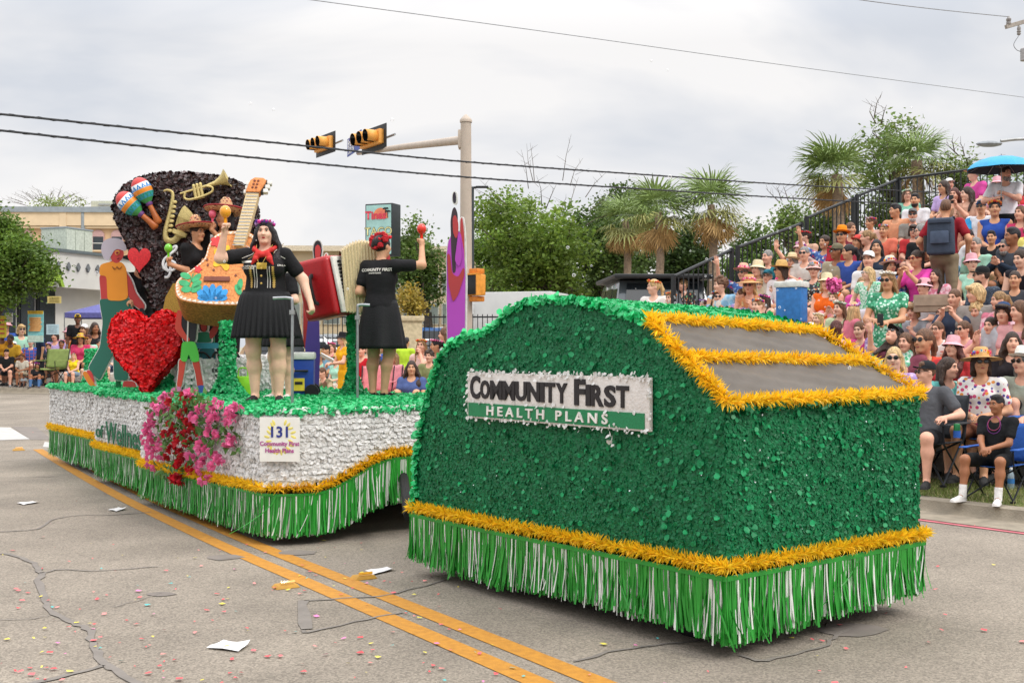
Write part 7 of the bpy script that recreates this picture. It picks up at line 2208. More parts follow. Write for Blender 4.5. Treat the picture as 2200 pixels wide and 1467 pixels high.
# --- far end of the stand, seen over the tow vehicle
P(1404, 616, 'blonde woman in white blouse with flowers in her hair near the stand end', 'look_l', .3, hair='pony', hc='blonde', skin='fair', tc='#e6e0da', bottom='skirt', bc='#d9d2c8', crown='orange')
P(1441, 641, 'child with orange and pink flower crown just showing over the tow vehicle', 'kid', .2, .8, hair='curly', hc='lightbrown', skin='fair', tc='#c98a7a', crown='orange')
P(1468, 612, 'sandy haired boy in dark patterned shirt by the lowest rail bars', 'look_l', .2, .9, hair='short', hc='lightbrown', skin='rosy', tc=FL3)
P(1512, 655, 'person with pink flower headband mostly hidden behind the green roof', 'kid', .2, .85, hair='short', hc='brown', skin='fair', tc='#6a4a6a', crown='magenta')
P(1541, 638, 'woman with big sunglasses and bright flower crown over long dark hair', 'lap3', .4, .95, hair='long', hc='dark', skin='fair', tc='#3a2f3a', eyes='s', crown='mix')
P(1548, 612, 'curly brown haired boy in pale blue tie-dye shirt', 'look_l', .2, .95, hair='curly', hc='brown', skin='fair', tc=FL9)
P(1596, 586, 'waving person in pink straw hat and sunglasses wearing a floral shirt', 'wave', .3, hair='short', hc='grey', skin='rosy', tc=FL2, hat='straw', hatc='#d8a890', hatband='pink', eyes='s')
P(1627, 578, 'person under a tall cream straw hat behind the waving person', 'lap', 0., hair='bob', hc='grey', skin='rosy', tc='#c9bfae', hat='bucket', hatc='#d8c8a4')
P(1649, 552, 'grey haired man in teal shirt holding his open hand before his face', 'wave2', .2, hair='short', hc='grey', skin='rosy', tc='#2b7f8a')
P(1649, 594, 'old man with blue cap and loose khaki shirt', 'lap', .25, hair='short', hc='white', skin='rosy', tc='#c8b89a', bottom='pants', bc='#b8a88a', hat='cap', hatc='#2f6f80', eyes='g')
P(1677, 580, 'woman in white shirt with straw hat over dark curls beside the blue cooler', 'look_l', .2, hair='bob', hc='dark', skin='olive', top='long', tc='#e2dcdc', bottom='pants', bc='#dcd6d6', hat='straw', hatc='#c8a468', eyes='s')
P(1609, 612, 'long haired woman in wide straw hat and red sunglasses touching her chin', 'chin', .4, hair='long', hc='blonde', skin='rosy', top='tank', tc='#d8956a', hat='wide', hatc='#c89a6a', hatband='pink', eyes='s:#a83a3a')
P(1593, 634, 'dark haired boy in profile below the red sunglasses woman', 'look_l', .1, .9, hair='short', hc='brown', skin='rosy', tc=FL11)
P(1635, 612, 'small blonde child with glasses beside the khaki shirted man', 'kid', .3, .8, hair='mop', hc='blonde', skin='fair', tc='#d9a898', eyes='g')
P(1641, 645, 'dark haired girl with bright flower crown at the edge of the green roof', 'kid', -.2, .9, hair='long', hc='dark', skin='fair', top='tank', tc='#d8b0a0', crown='magenta')
P(1701, 562, 'woman with cream hat and glasses in hot pink dotted top', 'clap', .3, hair='bob', hc='grey', skin='rosy', tc=FL6, hat='fedora', hatc='#d8c49c', hatband='#5a4a3a', eyes='g')
P(1718, 535, 'smiling person in pale pink flowered hat below the red haired flower woman', 'lap2', .3, hair='bob', hc='brown', skin='rosy', tc='#d8b8b0', hat='bucket', hatc='#d8b0b0', hatband='magenta')
P(1730, 508, 'woman with large red flower in dark hair beside the stair rail', 'look_l', .0, hair='updo', hc='dark', skin='fair', tc='#d0a890', crown='red')
P(1771, 520, 'dark haired woman in blue floral top with one arm raised', 'wave', .1, hair='bun', hc='dark', skin='olive', tc=FL2)
P(1797, 540, 'man in camouflage cap and khaki polo shirt', 'look_l', .2, hair='short', hc='dark', skin='brown', tc='#a59a82', hat='cap', hatc='#6f6a55', eyes='s')
P(1748, 580, 'older woman in dark floral blouse with many-coloured flower hat', 'lap3', .1, hair='curly', hc='grey', skin='rosy', top='long', tc=FL3, hat='bucket', hatc='#d8a8a0', hatband='mix', eyes='g')
P(1776, 607, 'person in cream sun hat and bright orange top holding pink pompom', 'bigf', .3, hair='bob', hc='blonde', skin='rosy', top='tank', tc='#e2651c', bc='#e0dcd6', hat='bucket', hatc='#dccfa8')
P(1697, 652, 'small boy in pale green shirt in front of the blue cooler', 'look_l', .4, .72, hair='short', hc='dark', skin='tan', tc='#c8dcc0')
P(1757, 685, 'little blonde girl with white flower crown beside the green roof edge', 'kid', .2, .8, hair='long', hc='blonde', skin='fair', tc='#cf4a35', crown='white')
P(1790, 640, 'pink clad girl with flower crown clapping below the orange top', 'clap', .4, .8, hair='long', hc='lightbrown', skin='fair', tc='#e0a0a8', crown='green')
# --- middle rows
P(1808, 506, 'person in bright orange brimmed hat near the middle rail post', 'lap', .2, hair='short', hc='dark', skin='tan', tc='#b02f3a', hat='fedora', hatc='#e0861c', hatband='#d0552a', eyes='s')
P(1828, 492, 'dark haired woman turned away behind the orange hat', 'look_r', .6, hair='updo', hc='brown', skin='olive', tc='#7a2f3a')
P(1862, 510, 'woman in profile with light brown hair and dark print shirt', 'look_l', 0., hair='pony', hc='lightbrown', skin='rosy', tc='#3a3236')
P(1883, 531, 'smiling woman with long dark hair in dark blue dress', 'lap3', .1, hair='long', hc='black', skin='olive', tc='#26303f')
P(1823, 541, 'dark haired woman in blue sleeveless top looking left', 'look_l', .1, hair='pony', hc='black', skin='olive', top='tank', tc='#3a55a0')
P(1866, 558, 'person in white cap behind the girl in the white dress', 'lap', .2, hair='short', hc='brown', skin='rosy', tc='#dcdad8', hat='cap', hatc='#e2e2e2')
P(1913, 572, 'woman in white flowered hat and blue print dress', 'look_r', .2, hair='bob', hc='dark', skin='olive', tc=FL2, bottom='dress', bc='#3550a0', hat='straw', hatc='#d8cdb8', hatband='mix')
P(1864, 587, 'blonde girl standing in white dress with green yoke and white sunglasses', 'standk', .1, .72, hair='long', hc='blonde', skin='fair', top='dress', tc=FL10, bottom='dress', bc='#e8e2ea', eyes='s:#e0e0e0')
P(1907, 602, 'woman standing in green print dress looking at her phone', 'standf', .5, hair='long', hc='lightbrown', skin='tan', top='dress', tc=FL4, bottom='dress', bc=FL4, eyes='s', crown='white', extra=phone_x)
P(1969, 556, 'woman in hot pink top with red sunglasses left of the walking man', 'phone', -.1, hair='bun', hc='dark', skin='tan', tc='#d0449a', eyes='s:#c8402a', bc='#26242a')
P(1979, 498, 'grey haired man with glasses in black shirt left of the backpack', 'look_l', .1, hair='short', hc='grey', skin='rosy', tc='#1f2022', eyes='g', beard='grey')
P(1961, 462, 'man with grey cap, sunglasses and white beard in grey shirt', 'lap', .4, hair='short', hc='grey', skin='rosy', tc='#8a8880', hat='cap', hatc='#6a6a6a', eyes='s', beard='white')
P(1966, 430, 'man with full black beard in white shirt near the back rail', 'lap', .2, hair='crew', hc='black', skin='tan', tc='#e0dfe2', beard='black')
P(1949, 419, 'woman with glasses in mint shirt beside the bearded man', 'lap3', .3, hair='bob', hc='brown', skin='rosy', tc='#7fb8a0', eyes='g', crown='green')
P(1924, 452, 'man in peach shirt beside a child near the back rail', 'look_l', .1, hair='crew', hc='black', skin='tan', tc='#e0a07a')
P(1932, 470, 'child in beige top in front of the man in peach', 'kid', .1, .72, hair='short', hc='dark', skin='tan', tc='#c8ab90')
P(2050, 418, 'woman on the top row holding a phone before her face', 'phone', .4, hair='long', hc='auburn', skin='rosy', tc='#a88a70', extra=phone_x)
P(2077, 416, 'woman with very long dark hair on the top row', 'look_l', .2, hair='long', hc='dark', skin='fair', top='tank', tc='#c8a08a')
P(2108, 445, 'heavy man in blue and white cap and white jersey with blue sleeves', 'big', .3, hair='crew', hc='black', skin='tan', tc='#e0e0e4', bc='#1f2022', hat='cap', hatc='#3f8fd0', eyes='s', extra=sleeves)
P(2137, 448, 'woman in blue dress with orange flowers on black hair', 'bigf', .4, hair='updo', hc='black', skin='tan', top='tank', tc='#2f4fa0', bottom='dress', bc='#2f4fa0', crown='orange')
P(2056, 462, 'child in orange shirt between backpack and white jersey', 'kid', .3, .75, hair='bob', hc='brown', skin='rosy', tc='#e06a3a')
P(2160, 531, 'man with goatee and sunglasses clapping in a navy jacket', 'clap', .0, hair='crew', hc='grey', skin='rosy', top='long', tc='#1f2937', bc='#2a2a2e', eyes='s', beard='grey')
P(2176, 507, 'dark haired man in slate grey shirt behind the clapping man', 'look_l', 0., hair='crew', hc='black', skin='brown', tc='#4a5058')
P(2108, 592, 'man in black cap and sunglasses with dotted navy shirt, seen in profile', 'look_l', -.2, hair='short', hc='dark', skin='rosy', tc=FL8, hat='cap', hatc='#1f2022', eyes='s', beard='dark')
P(2082, 508, 'boy in white shirt turned away right of the backpack man', 'look_r', 2.2, .85, hair='short', hc='black', skin='tan', tc='#dddcdc')
P(2192, 555, 'dark haired woman in black print top looking down at the right edge', 'fwd', .1, hair='bun', hc='dark', skin='fair', top='tank', tc='#26242a')
P(2192, 458, 'woman in pink dress seated at the right edge below the umbrella', 'lap2', .3, hair='long', hc='brown', skin='rosy', top='tank', tc='#c8406a', bottom='dress', bc='#c8406a')
P(2095, 630, 'blonde mop-haired boy in grey shirt below the dotted navy shirt', 'look_l', .1, .9, hair='mop', hc='blonde', skin='rosy', tc='#9a948e')
P(2146, 645, 'girl with tight ponytail in pink print dress', 'look_l', .1, .9, hair='pony', hc='lightbrown', skin='rosy', tc=FL12)
P(2098, 668, 'curly blond teenager in plain white shirt leaning forward', 'fwd', .3, .95, hair='curly', hc='blonde', skin='rosy', tc='#e4e3e4', bc='#6a6a6e')
P(2155, 672, 'boy in navy cap and pale grey polo shirt', 'lap', .2, .9, hair='mop', hc='dark', skin='rosy', tc='#b4b6ba', hat='cap', hatc='#2f4466')
P(2190, 668, 'pale pink shirted person at the right edge behind the navy cap boy', 'look_l', .2, .95, hair='long', hc='brown', skin='rosy', tc='#d8a0a0')
P(1962, 668, 'boy with long brown hair in grey shirt resting his chin on his hand', 'chin', -.1, .9, hair='mop', hc='lightbrown', skin='rosy', tc='#9a9ca0')
P(2022, 672, 'boy with glasses peering over the girl in embroidered white', 'lap', .2, .85, hair='short', hc='brown', skin='rosy', tc='#c8a8a0', eyes='g')
P(2014, 708, 'girl with glasses in white blouse with red embroidery', 'kid', .2, .95, hair='pony', hc='brown', skin='rosy', tc=floral('red_embroidery', '#e4dfdc', ['#c8453a', '#e4dfdc', '#d98a7a'], 26, amount=.35), eyes='g')
P(2070, 707, 'girl with sunglasses and low ponytail in pink ruffled top', 'phone', -.1, .95, hair='pony', hc='brown', skin='rosy', top='tank', tc='#dca0a8', bc='#dca0a8', eyes='s')
P(1803, 662, 'girl with pale flower crown resting below the standing girl', 'kid', .2, .85, hair='long', hc='brown', skin='fair', tc='#b8c8a0', crown='green')
P(1836, 665, 'blonde girl seen from behind with pink and purple flowers in her hair', 'look_r', 2.6, .9, hair='long', hc='blonde', skin='fair', tc='#d87a8a', crown='magenta')
P(1798, 705, 'auburn haired person seen from behind at the corner of the windscreen', 'lap', 2.9, .95, hair='bob', hc='auburn', skin='fair', tc='#4a3a3a')
P(1846, 708, 'girl in magenta top leaning her cheek on her fist', 'chin', .1, .9, hair='pony', hc='brown', skin='fair', tc='#d0408f')
P(1893, 702, 'girl with pulled back sandy hair and lilac sleeves', 'look_l', .2, .9, hair='pony', hc='lightbrown', skin='fair', tc=FL11)
P(1921, 722, 'laughing woman in black cap with head thrown back and mint print top', 'laugh', .1, .97, hair='long', hc='dark', skin='rosy', top='puff', tc=FL10, hat='cap', hatc='#1a1a1c', eyes='s')
# --- in front of the stand, on the pavement
def Gs(px, py, d, label, pose, yaw, **k):
 k.setdefault('group', GB_); return G(px, py, d, label, pose, YAW0+yaw, .2, **k)
Gs(1985, 733, 13.6, 'woman in coral sleeveless top with large sunglasses behind the black cap man', 'lap2', .25, hair='pony', hc='brown', skin='tan', top='tank', tc='#e0503a', eyes='s')
Gs(1921, 770, 12.9, 'girl with straight pale blonde hair and lilac top beside the windscreen corner', 'lap3', .0, hair='long', hc='blonde', skin='fair', tc=FL11, eyes='s')
Gs(1989, 800, 12.0, 'heavy man in black cap and sunglasses with charcoal shirt in a camp chair', 'chair2', .15, hair='crew', hc='brown', skin='rosy', tc='#55565a', bc='#1f2024', hat='cap', hatc='#26272a', eyes='s')
Gs(2038, 790, 12.7, 'woman with long brown hair turned away in teal print blouse', 'look_r', .9, hair='long', hc='dark', skin='rosy', top='puff', tc=FL7, bc='#c8a898')
Gs(2108, 778, 12.3, 'woman in flower trimmed straw hat and embroidered white blouse', 'lap3', .25, hair='bob', hc='dark', skin='tan', tc=FL5, bc='#8a5a46', hat='wide', hatc='#c8a06a', hatband='mix', eyes='s')
Gs(2152, 722, 13.6, 'shouting woman with long blonde hair, sunglasses and black top', 'shout', .2, hair='long', hc='lightbrown', skin='rosy', top='tank', tc='#1c1c1f', eyes='s')
Gs(2196, 778, 12.3, 'person in white brimmed hat and sage embroidered blouse at the right edge', 'lap2', .2, hair='bob', hc='grey', skin='rosy', tc='#9fa595', bc='#a8a89a', hat='fedora', hatc='#e0ddd4', hatband='#3a3a3a', eyes='s')
def beads(e_, f, HM):
 c = Vector(f['J']['neck'])
 for k, (w_, dz, nm) in enumerate(((.085, .21, '#7a2f8a'), (.075, .17, '#a83a6a'))):
  mb = MB()
  for i in range(46):
   a = 2*PI*i/46
   x = w_*math.sin(a); z = -dz*(.5-.5*math.cos(a))**.9
   y = -.03-.115*(.5-.5*math.cos(a))**.5-.02*math.cos(a)
   mb.ball((c.x+x, c.y+y-.012, c.z+.02+z), .006, 6)
  mb.build('bead_necklace', mat('beads_'+nm, nm, .2, coat=.6), e_, smooth=1.)
def socks(e_, f, HM):
 for k in 'lr':
  a = Vector(f['J'][k+'a']); b = Vector(f['J'][k+'k'])
  MB().tube([a+Vector((0, 0, -.03)), a.lerp(b, .3)], [.046, .048], 12).build('sock', mat('white_sock', '#e4e2df', .9, bump=.4), e_, smooth=1.)

def cap_socks(e_, f, HM): beads(e_, f, HM); socks(e_, f, HM)
boy = G(2142, 868, 11.15, 'boy with short black hair and purple beads in a blue camp chair on the verge', 'chair', -.8, .14, hair='crew', hc='black', skin='brown', tc='#1c1d1f', bc='#151617', shoe='#d6d3cf', group=GB_, extra=cap_socks)
# camp chairs
def camp_chair(label, loc, rz, c, s=1., cup=True):
 e_ = empty('camp_chair', loc, rz, label, 'folding chair', 'folding camp chairs'); e_.scale = (s, s, s)
 M_F = mat('chair_tube', '#26282c', .4, metal=.4); M_C = mat('chair_cloth_'+c, c, .8, var=.12, scale=8, bump=.3)
 w = .3
 for q in (-1, 1):
  MB().tube([(q*w, -.26, .02), (-q*w*.0+q*w*.2, .0, .24), (-q*w, .24, .46)], .011, 8).build('leg', M_F, e_)
  MB().tube([(q*w, -.27, .02), (q*w, .22, .46)], .011, 8).build('leg', M_F, e_)
  MB().tube([(q*w, .27, .02), (q*w, -.25, .44), (q*w, -.27, .64)], .011, 8).build('leg', M_F, e_)
  MB().tube([(q*w, .24, .42), (q*(w+.02), .36, .95)], .011, 8).build('back_post', M_F, e_)
  MB().box((q*(w+.02), -.0, .65), (.09, .6, .014)).build('armrest', M_C, e_, bevel=.004)
  for y in (-.27, .27): MB().box((q*w, y, .012), (.05, .05, .024)).build('foot', M_F, e_)
 V = []; n = 8
 for i in range(n+1):
  for j in range(n+1):
   x = -w+2*w*i/n; y = -.26+.5*j/n; V.append((x, y, .46-.05*(1-(2*i/n-1)**2)*(1-.4*(2*j/n-1)**2)))
 Fs = [(i*(n+1)+j, (i+1)*(n+1)+j, (i+1)*(n+1)+j+1, i*(n+1)+j+1) for i in range(n) for j in range(n)]
 o = MB().add(V, Fs).build('seat', M_C, e_, smooth=3.); o.modifiers.new('thick', 'SOLIDIFY').thickness = .008
 V = []
 for i in range(n+1):
  for j in range(n+1):
   x = -w-.02+2*(w+.02)*i/n; t = j/n; V.append((x, .25+.12*t+.04*(1-(2*i/n-1)**2), .47+.47*t))
 o = MB().add(V, Fs).build('back', M_C, e_, smooth=3.); o.modifiers.new('thick', 'SOLIDIFY').thickness = .008
 return e_
def chair_under(p_, label, c, s=1., dz=0.):
 q = p_.matrix_basis @ Vector((0, .02, 0))
 return camp_chair(label, (q.x, q.y, p_.location.z), p_.rotation_euler.z, c, p_.scale.x*s)
chair_under(boy, 'blue camp chair holding the boy with the beads', '#2a5aa8')
for o in list(bpy.data.objects):
 if o.get('label', '').startswith('heavy man in black cap and'): chair_under(o, 'dark grey camp chair of the heavy man in the black cap', '#33363a')
 if o.get('label', '').startswith('woman in flower trimmed'): chair_under(o, 'blue camp chair under the woman in the flower trimmed hat', '#2f62b0')
 if o.get('label', '').startswith('person in white brimmed'): chair_under(o, 'bright blue camp chair at the right edge behind the boy', '#2d64b4')
 if o.get('label', '').startswith(('woman in coral', 'girl with straight pale', 'woman with long brown hair turned', 'shouting woman')): chair_under(o, 'camp chair hidden under the '+o['label'].split(' with')[0].split(' in ')[0]+' '+{'woman in': 'in coral', 'girl wit': 'with blonde hair', 'woman wi': 'in teal print', 'shouting': 'in black'}[o['label'][:8]], '#4a4d55')
# umbrella man and backpack man
def hold_umb(e_, f, HM): pass
um = P(2160, 372, 'man in white shirt standing on the top rows under a blue umbrella', 'umbrella', .45, hair='short', hc='dark', skin='rosy', top='tee', tc='#e4e2e6', bc='#1c1d20', beard='grey')
q = um.matrix_basis @ Vector((-.045, -.32, 1.3))
e = empty('umbrella', q, 0, 'bright blue umbrella with dark lining held up by the standing man', 'umbrella')
M_UMB = mat('umbrella_blue', '#38a8d8', .5, var=.06, trans=.15); M_UMD = mat('umbrella_lining', '#2a2f38', .7)
ru = .53
for k in range(8):
 V = []; n = 6
 for i in range(n+1):
  t = i/n
  for s in (0, .5, 1):
   a = 2*PI*(k+s)/8; rr_ = ru*math.sin(t*1.25)/math.sin(1.25)*(1 if s != .5 else 1-.05*t); z = .3*math.cos(t*1.25)-(0 if s != .5 else -.01*t)
   V.append((rr_*math.cos(a), rr_*math.sin(a), .24+z))
 Fs = [(i*3+j, (i+1)*3+j, (i+1)*3+j+1, i*3+j+1) for i in range(n) for j in range(2)]
 MB().add(V, Fs).build('canopy_panel', M_UMB, e, smooth=1.)
 MB().add([(x*.985, y*.985, z-.012) for x, y, z in V], [f[::-1] for f in Fs]).build('lining_panel', M_UMD, e, smooth=1.)
 a = 2*PI*k/8
 MB().tube([(0, 0, .36), (ru*.5*math.cos(a), ru*.5*math.sin(a), .45), (ru*math.cos(a), ru*math.sin(a), .33)], .004, 4).build('rib', M_STEEL, e)
MB().tube([(0, 0, -.18), (0, 0, .58)], .007, 6).build('shaft', M_STEEL, e); MB().tube([(0, 0, -.24), (0, 0, -.1)], .016, 8).build('handle', M_BLACK, e)
bpk = P(2032, 447, 'man in red shirt and khaki trousers walking up the stand with a grey backpack', 'walk', PI+.35, hair='crew', hc='brown', skin='tan', top='tee', tc='#8f1f2a', bottom='pants', bc='#8f8068', shoe='#2a2422')
e = empty('backpack', bpk.matrix_basis @ Vector((0, .17, 1.2)), bpk.rotation_euler.z, 'dark blue grey backpack with front pocket worn by the man in red', 'backpack'); e.scale = bpk.scale
M_BP = mat('backpack_cloth', '#3a4454', .8, var=.1, bump=.3)
MB().box((0, .05, 0), (.36, .17, .5), taper=.92).build('bag', M_BP, e, bevel=.04, seg=3)
MB().box((0, .15, -.02), (.24, .06, .17)).build('front_pocket', mat('backpack_pocket', '#465266', .8), e, bevel=.02)
MB().box((0, .14, .2), (.3, .03, .05)).build('flap', M_BP, e, bevel=.01)
for s in (-1, 1): MB().tube(smooth_poly([(s*.11, -.02, .24), (s*.13, -.14, .27), (s*.14, -.25, .12), (s*.13, -.1, -.18)], 4), .018, 6, flat=.5).build('strap', M_BP, e)
MB().tube([(.2, .02, -.2), (.2, .02, .02)], .035, 10).build('bottle', M_BLACK, e)
e = empty('closed_umbrella', bpk.matrix_basis @ Vector((.32, -.14, .55)), 0, 'long furled black umbrella carried by the backpack man', 'umbrella')
MB().lathe([(.006, 0), (.02, .15), (.035, .45), (.02, .5)], 10).build('canopy', M_BLACK, e); MB().tube([(0, 0, .48), (0, 0, .66)], .012, 8).build('handle', M_BLACK, e)
# cooler on the stand, cardboard box, pompom, can, water bottle
e = empty('cooler', W(1701, 690, 15.2), YAW0+.3, 'big blue cooler with white lid among the seated crowd', 'cooler')
MB().box((0, 0, .22), (.34, .26, .46)).build('body', mat('cooler_blue_light', '#2f72b4', .5), e, bevel=.02); MB().box((0, 0, .48), (.38, .3, .08)).build('lid', mat('cooler_white', '#d5d6cf', .5), e, bevel=.02)
e = empty('cardboard_box', W(2013, 668, 15.0), YAW0+.2, 'flattened pale cardboard box under the boots of the backpack man', 'box')
MB().box((0, 0, .1), (.5, .3, .22)).build('box', mat('cardboard', '#a8927e', .9, var=.1), e, bevel=.005); MB().box((0, -.16, .12), (.46, .012, .1)).build('flap', mat('cardboard', '#a8927e', .9), e)
e = empty('pompom', W(1790, 612, 15.5), 0, 'shaggy pink pompom held in front of the orange top', 'pompom')
n = 260; D = RN.normal(0, 1, (n, 3)); D /= np.linalg.norm(D, axis=1, keepdims=True)
V, Fc, T = petals(D*RN.uniform(.03, .1, (n, 1)), D, .05, .6, .02, .8, 1.2); link('tassels', np_mesh('tassels', V, Fc, T), e, mat('pink_foil', '#e0609c', .5, tint=True), kind='stuff')
MB().tube([(0, 0, -.12), (0, 0, 0)], .014, 6).build('grip', M_BLACK, e)
e = empty('drink_can', W(2056, 935, 11.6), 0, 'green drink can in the chair arm in front of the boy', 'can')
MB().lathe([(0, 0), (.028, 0), (.032, .012), (.032, .108), (.026, .12), (0, .12)], 16).build('can', mat('green_can', '#2f7f4a', .3, metal=.4), e, smooth=.8); MB().lathe([(0, .121), (.025, .121)], 12).build('lid', M_STEEL, e)
MB().lathe([(.036, -.02), (.036, .05)], 16).build('holder', mat('chair_cloth_#2a5aa8', '#2a5aa8', .8), e)
p = GP(2172, 1050, .15)
e = empty('water_bottle', p, 0, 'clear plastic water bottle standing on the grass by the chair leg', 'bottle')
MB().lathe([(0, 0), (.032, 0), (.034, .02), (.032, .12), (.03, .15), (.014, .19), (.014, .205)], 14).build('bottle', mat('clear_plastic', '#c8d8e0', .1, spec=.6, trans=.6), e, smooth=.8)
MB().lathe([(.016, .2), (.016, .222), (0, .222)], 10).build('cap', M_SWHITE, e); MB().lathe([(.0345, .06), (.0345, .11)], 14).build('label_band', mat('bottle_blue', '#3f7fc0', .5), e)
# --- along the far kerb behind the float
G(735, 728, 21.5, 'blonde woman standing in bright yellow dress with a black hat reading a paper', 'hold', YAW0-.1, hair='long', hc='blonde', skin='rosy', top='dress', tc='#e8a81c', bottom='dress', bc='#e8a81c', hat='bucket', hatc='#1f1d20')
e = empty('paper_sheet', W(703, 768, 21.1), 0, 'folded white programme held by the woman in yellow', 'paper')
MB().box((0, 0, 0), (.26, .02, .1)).build('paper', M_PAPER, e, rot=(.9, .5, 0))
G(776, 752, 22.5, 'person in red shirt with orange flowers seated between the post and the black skirt', 'lap', YAW0+.3, hair='short', hc='brown', skin='rosy', tc='#c0202c', crown='orange')
G(873, 735, 24.0, 'man in lime safety shirt seen from behind beside the pillar', 'stand', 2.7, hair='crew', hc='black', skin='tan', tc='#b4d83a', bc='#3a3d42')
G(905, 742, 22.5, 'woman with yellow headband holding her hand to her mouth', 'mouth', YAW0+.5, hair='long', hc='lightbrown', skin='rosy', tc='#e0bfb4', bc='#d86a6a', crown='orange')
G(884, 790, 21.0, 'woman in slate blue puff sleeved top sitting on the ground in jeans', 'ground', -.1, hair='wavy', hc='dark', skin='olive', top='puff', tc='#4a5a88', bottom='pants', bc='#3a5a88')
G(937, 742, 22.5, 'dark haired woman in purple shirt with pink lei in her hair', 'look_l', YAW0+.4, hair='pony', hc='black', skin='tan', tc='#5a2a88', bc='#4a5a70', crown='pink')
G(956, 718, 24.5, 'short haired woman in white top beside the magenta cutout', 'look_l', YAW0, hair='bob', hc='brown', skin='rosy', tc='#dcdce4', bc='#b83a3a')
G(692, 800, 20.5, 'person bent forward in camouflage print on the kerb by the purple cutout', 'fwd', YAW0+.2, hair='short', hc='brown', skin='rosy', tc=floral('camouflage', '#9a8a6a', ['#6f6a4a', '#c0ab8a', '#7a5a44'], 12, amount=.7))
G(700, 752, 26.0, 'person in black cap among the crowd behind the blue cooler', 'lap', YAW0, hair='short', hc='dark', skin='tan', tc='#7fa8c0', hat='cap', hatc='#1f1f22')
G(712, 745, 28.0, 'woman with pink flower crown behind the person in the black cap', 'lap3', YAW0+.2, hair='long', hc='brown', skin='rosy', tc='#d87a90', crown='pink')
G(762, 760, 25.0, 'person in grey shirt with dark hair behind the green accordion post', 'lap', YAW0, hair='short', hc='black', skin='tan', tc='#8a8f98')
G(845, 768, 23.0, 'person in pale pink shirt seated in front of the lime shirted man', 'lap2', YAW0+.3, hair='long', hc='lightbrown', skin='rosy', tc='#e0a8a8')
for (px, d, c, lb) in ((820, 22.4, '#d89098', 'pink folding chair with pale back behind the woman in slate blue'), (800, 21.8, '#d8848a', 'rose pink folding chair behind the black skirt')):
 p = W(px, 0, d); camp_chair(lb, (p.x, d, gz(d)+.15), -.2, c)
# --- far left kerb
ZL = gz(33)+.15
def GL(px, py, label, pose, yaw, d=33.6, **k): return G(px, py, d, label, pose, yaw, ZL, **k)
GL(85, 714, 'man standing in navy polo shirt beside the pancake banner, facing left', 'stand', -.9, 34.2, hair='crew', hc='black', skin='tan', tc='#2a3350', bottom='pants', bc='#33353a')
GL(14, 757, 'heavy man in black cap and black shirt sitting at the far left', 'big', .2, hair='crew', hc='dark', skin='rosy', tc='#1f2022', bc='#2a2c33', hat='cap', hatc='#1f2022', shoe='#8a8a8a')
GL(47, 766, 'girl with curly dark hair and pale top between two people in black', 'kid', .1, hair='curly', hc='dark', skin='brown', tc='#c8c0b0', bc='#b8a890', crown='orange')
GL(51, 808, 'toddler in grey print shirt sitting on the kerb', 'ground', .1, 33.2, hair='curly', hc='black', skin='dark', tc='#8a8f90', bc='#4a4f5a')
GL(80, 785, 'woman in black shirt and jeans with purple flowers sitting low on the kerb', 'ground', .2, 33.2, hair='long', hc='black', skin='brown', tc='#1f1f22', bottom='pants', bc='#4a6a94', crown='magenta')
GL(132, 738, 'dark haired woman in white shirt with pink flowers by the kerb', 'lap2', .5, 34.5, hair='bun', hc='black', skin='brown', tc='#dcdad8', bc='#2a2a2e', crown='pink')
GL(158, 765, 'woman in bright yellow tank top and denim shorts', 'bigf', -.1, 33.4, hair='long', hc='blonde', skin='rosy', top='tank', tc='#e2c424', bc='#7a8a9a', crown='mix')
GL(173, 728, 'woman in pink top and yellow straw hat with red trim', 'bigf', .2, 35, hair='bob', hc='dark', skin='tan', tc='#d0406a', hat='wide', hatc='#d8b040', hatband='mix')
GL(167, 685, 'man in black shirt and yellow cap standing behind the seated crowd', 'stand', .3, 36.5, hair='crew', hc='black', skin='dark', tc='#1c1c1f', hat='cap', hatc='#d8b43a')
GL(180, 708, 'woman in white cap and beige top behind the yellow hat', 'lap2', .1, 36.5, hair='long', hc='brown', skin='tan', tc='#c8b09a', hat='cap', hatc='#e0dedc')
GL(204, 704, 'woman in black sleeveless top beside the striding cutout', 'lap3', .3, 36, hair='wavy', hc='dark', skin='brown', top='tank', tc='#1f1f22')
GL(214, 738, 'person in white shirt half hidden by the green cutout trousers', 'lap', .4, 34.5, hair='short', hc='black', skin='tan', tc='#dfdee0')
GL(4, 718, 'woman in orange yellow dress at the left border', 'lap3', .3, 34.6, hair='updo', hc='black', skin='dark', tc='#d8982c')
GL(22, 728, 'girl in mustard shirt behind the heavy man in black', 'kid', .2, 34.6, hair='updo', hc='black', skin='dark', tc='#d8a838')
p = W(108, 0, 33.4); camp_chair('empty olive green camp chair between the woman in black and the woman in yellow', (p.x, 33.4, ZL), -.2, '#8a9a58', 1.15)
p = W(225, 0, 38)
e = empty('canopy_tent', (p.x, 38, gz(38)+.15), .1, 'low purple canopy tent behind the striding cutout', 'tent')
MB().add([(-1, -1, 2.15), (1, -1, 2.15), (1, 1, 2.15), (-1, 1, 2.15), (0, 0, 2.5)], [(0, 1, 4), (1, 2, 4), (2, 3, 4), (3, 0, 4)]).build('roof', mat('tent_purple', '#5a5a94', .7), e, smooth=None)
for x in (-1, 1):
 for y in (-1, 1): MB().tube([(x, y, 0), (x, y, 2.16)], .02, 6).build('leg', M_STEEL, e)
for x, y, sx, sy in ((0, -1, 2, .02), (0, 1, 2, .02), (-1, 0, .02, 2), (1, 0, .02, 2)): MB().box((x, y, 2.07), (sx, sy, .16)).build('valance', mat('tent_purple', '#5a5a94', .7), e)
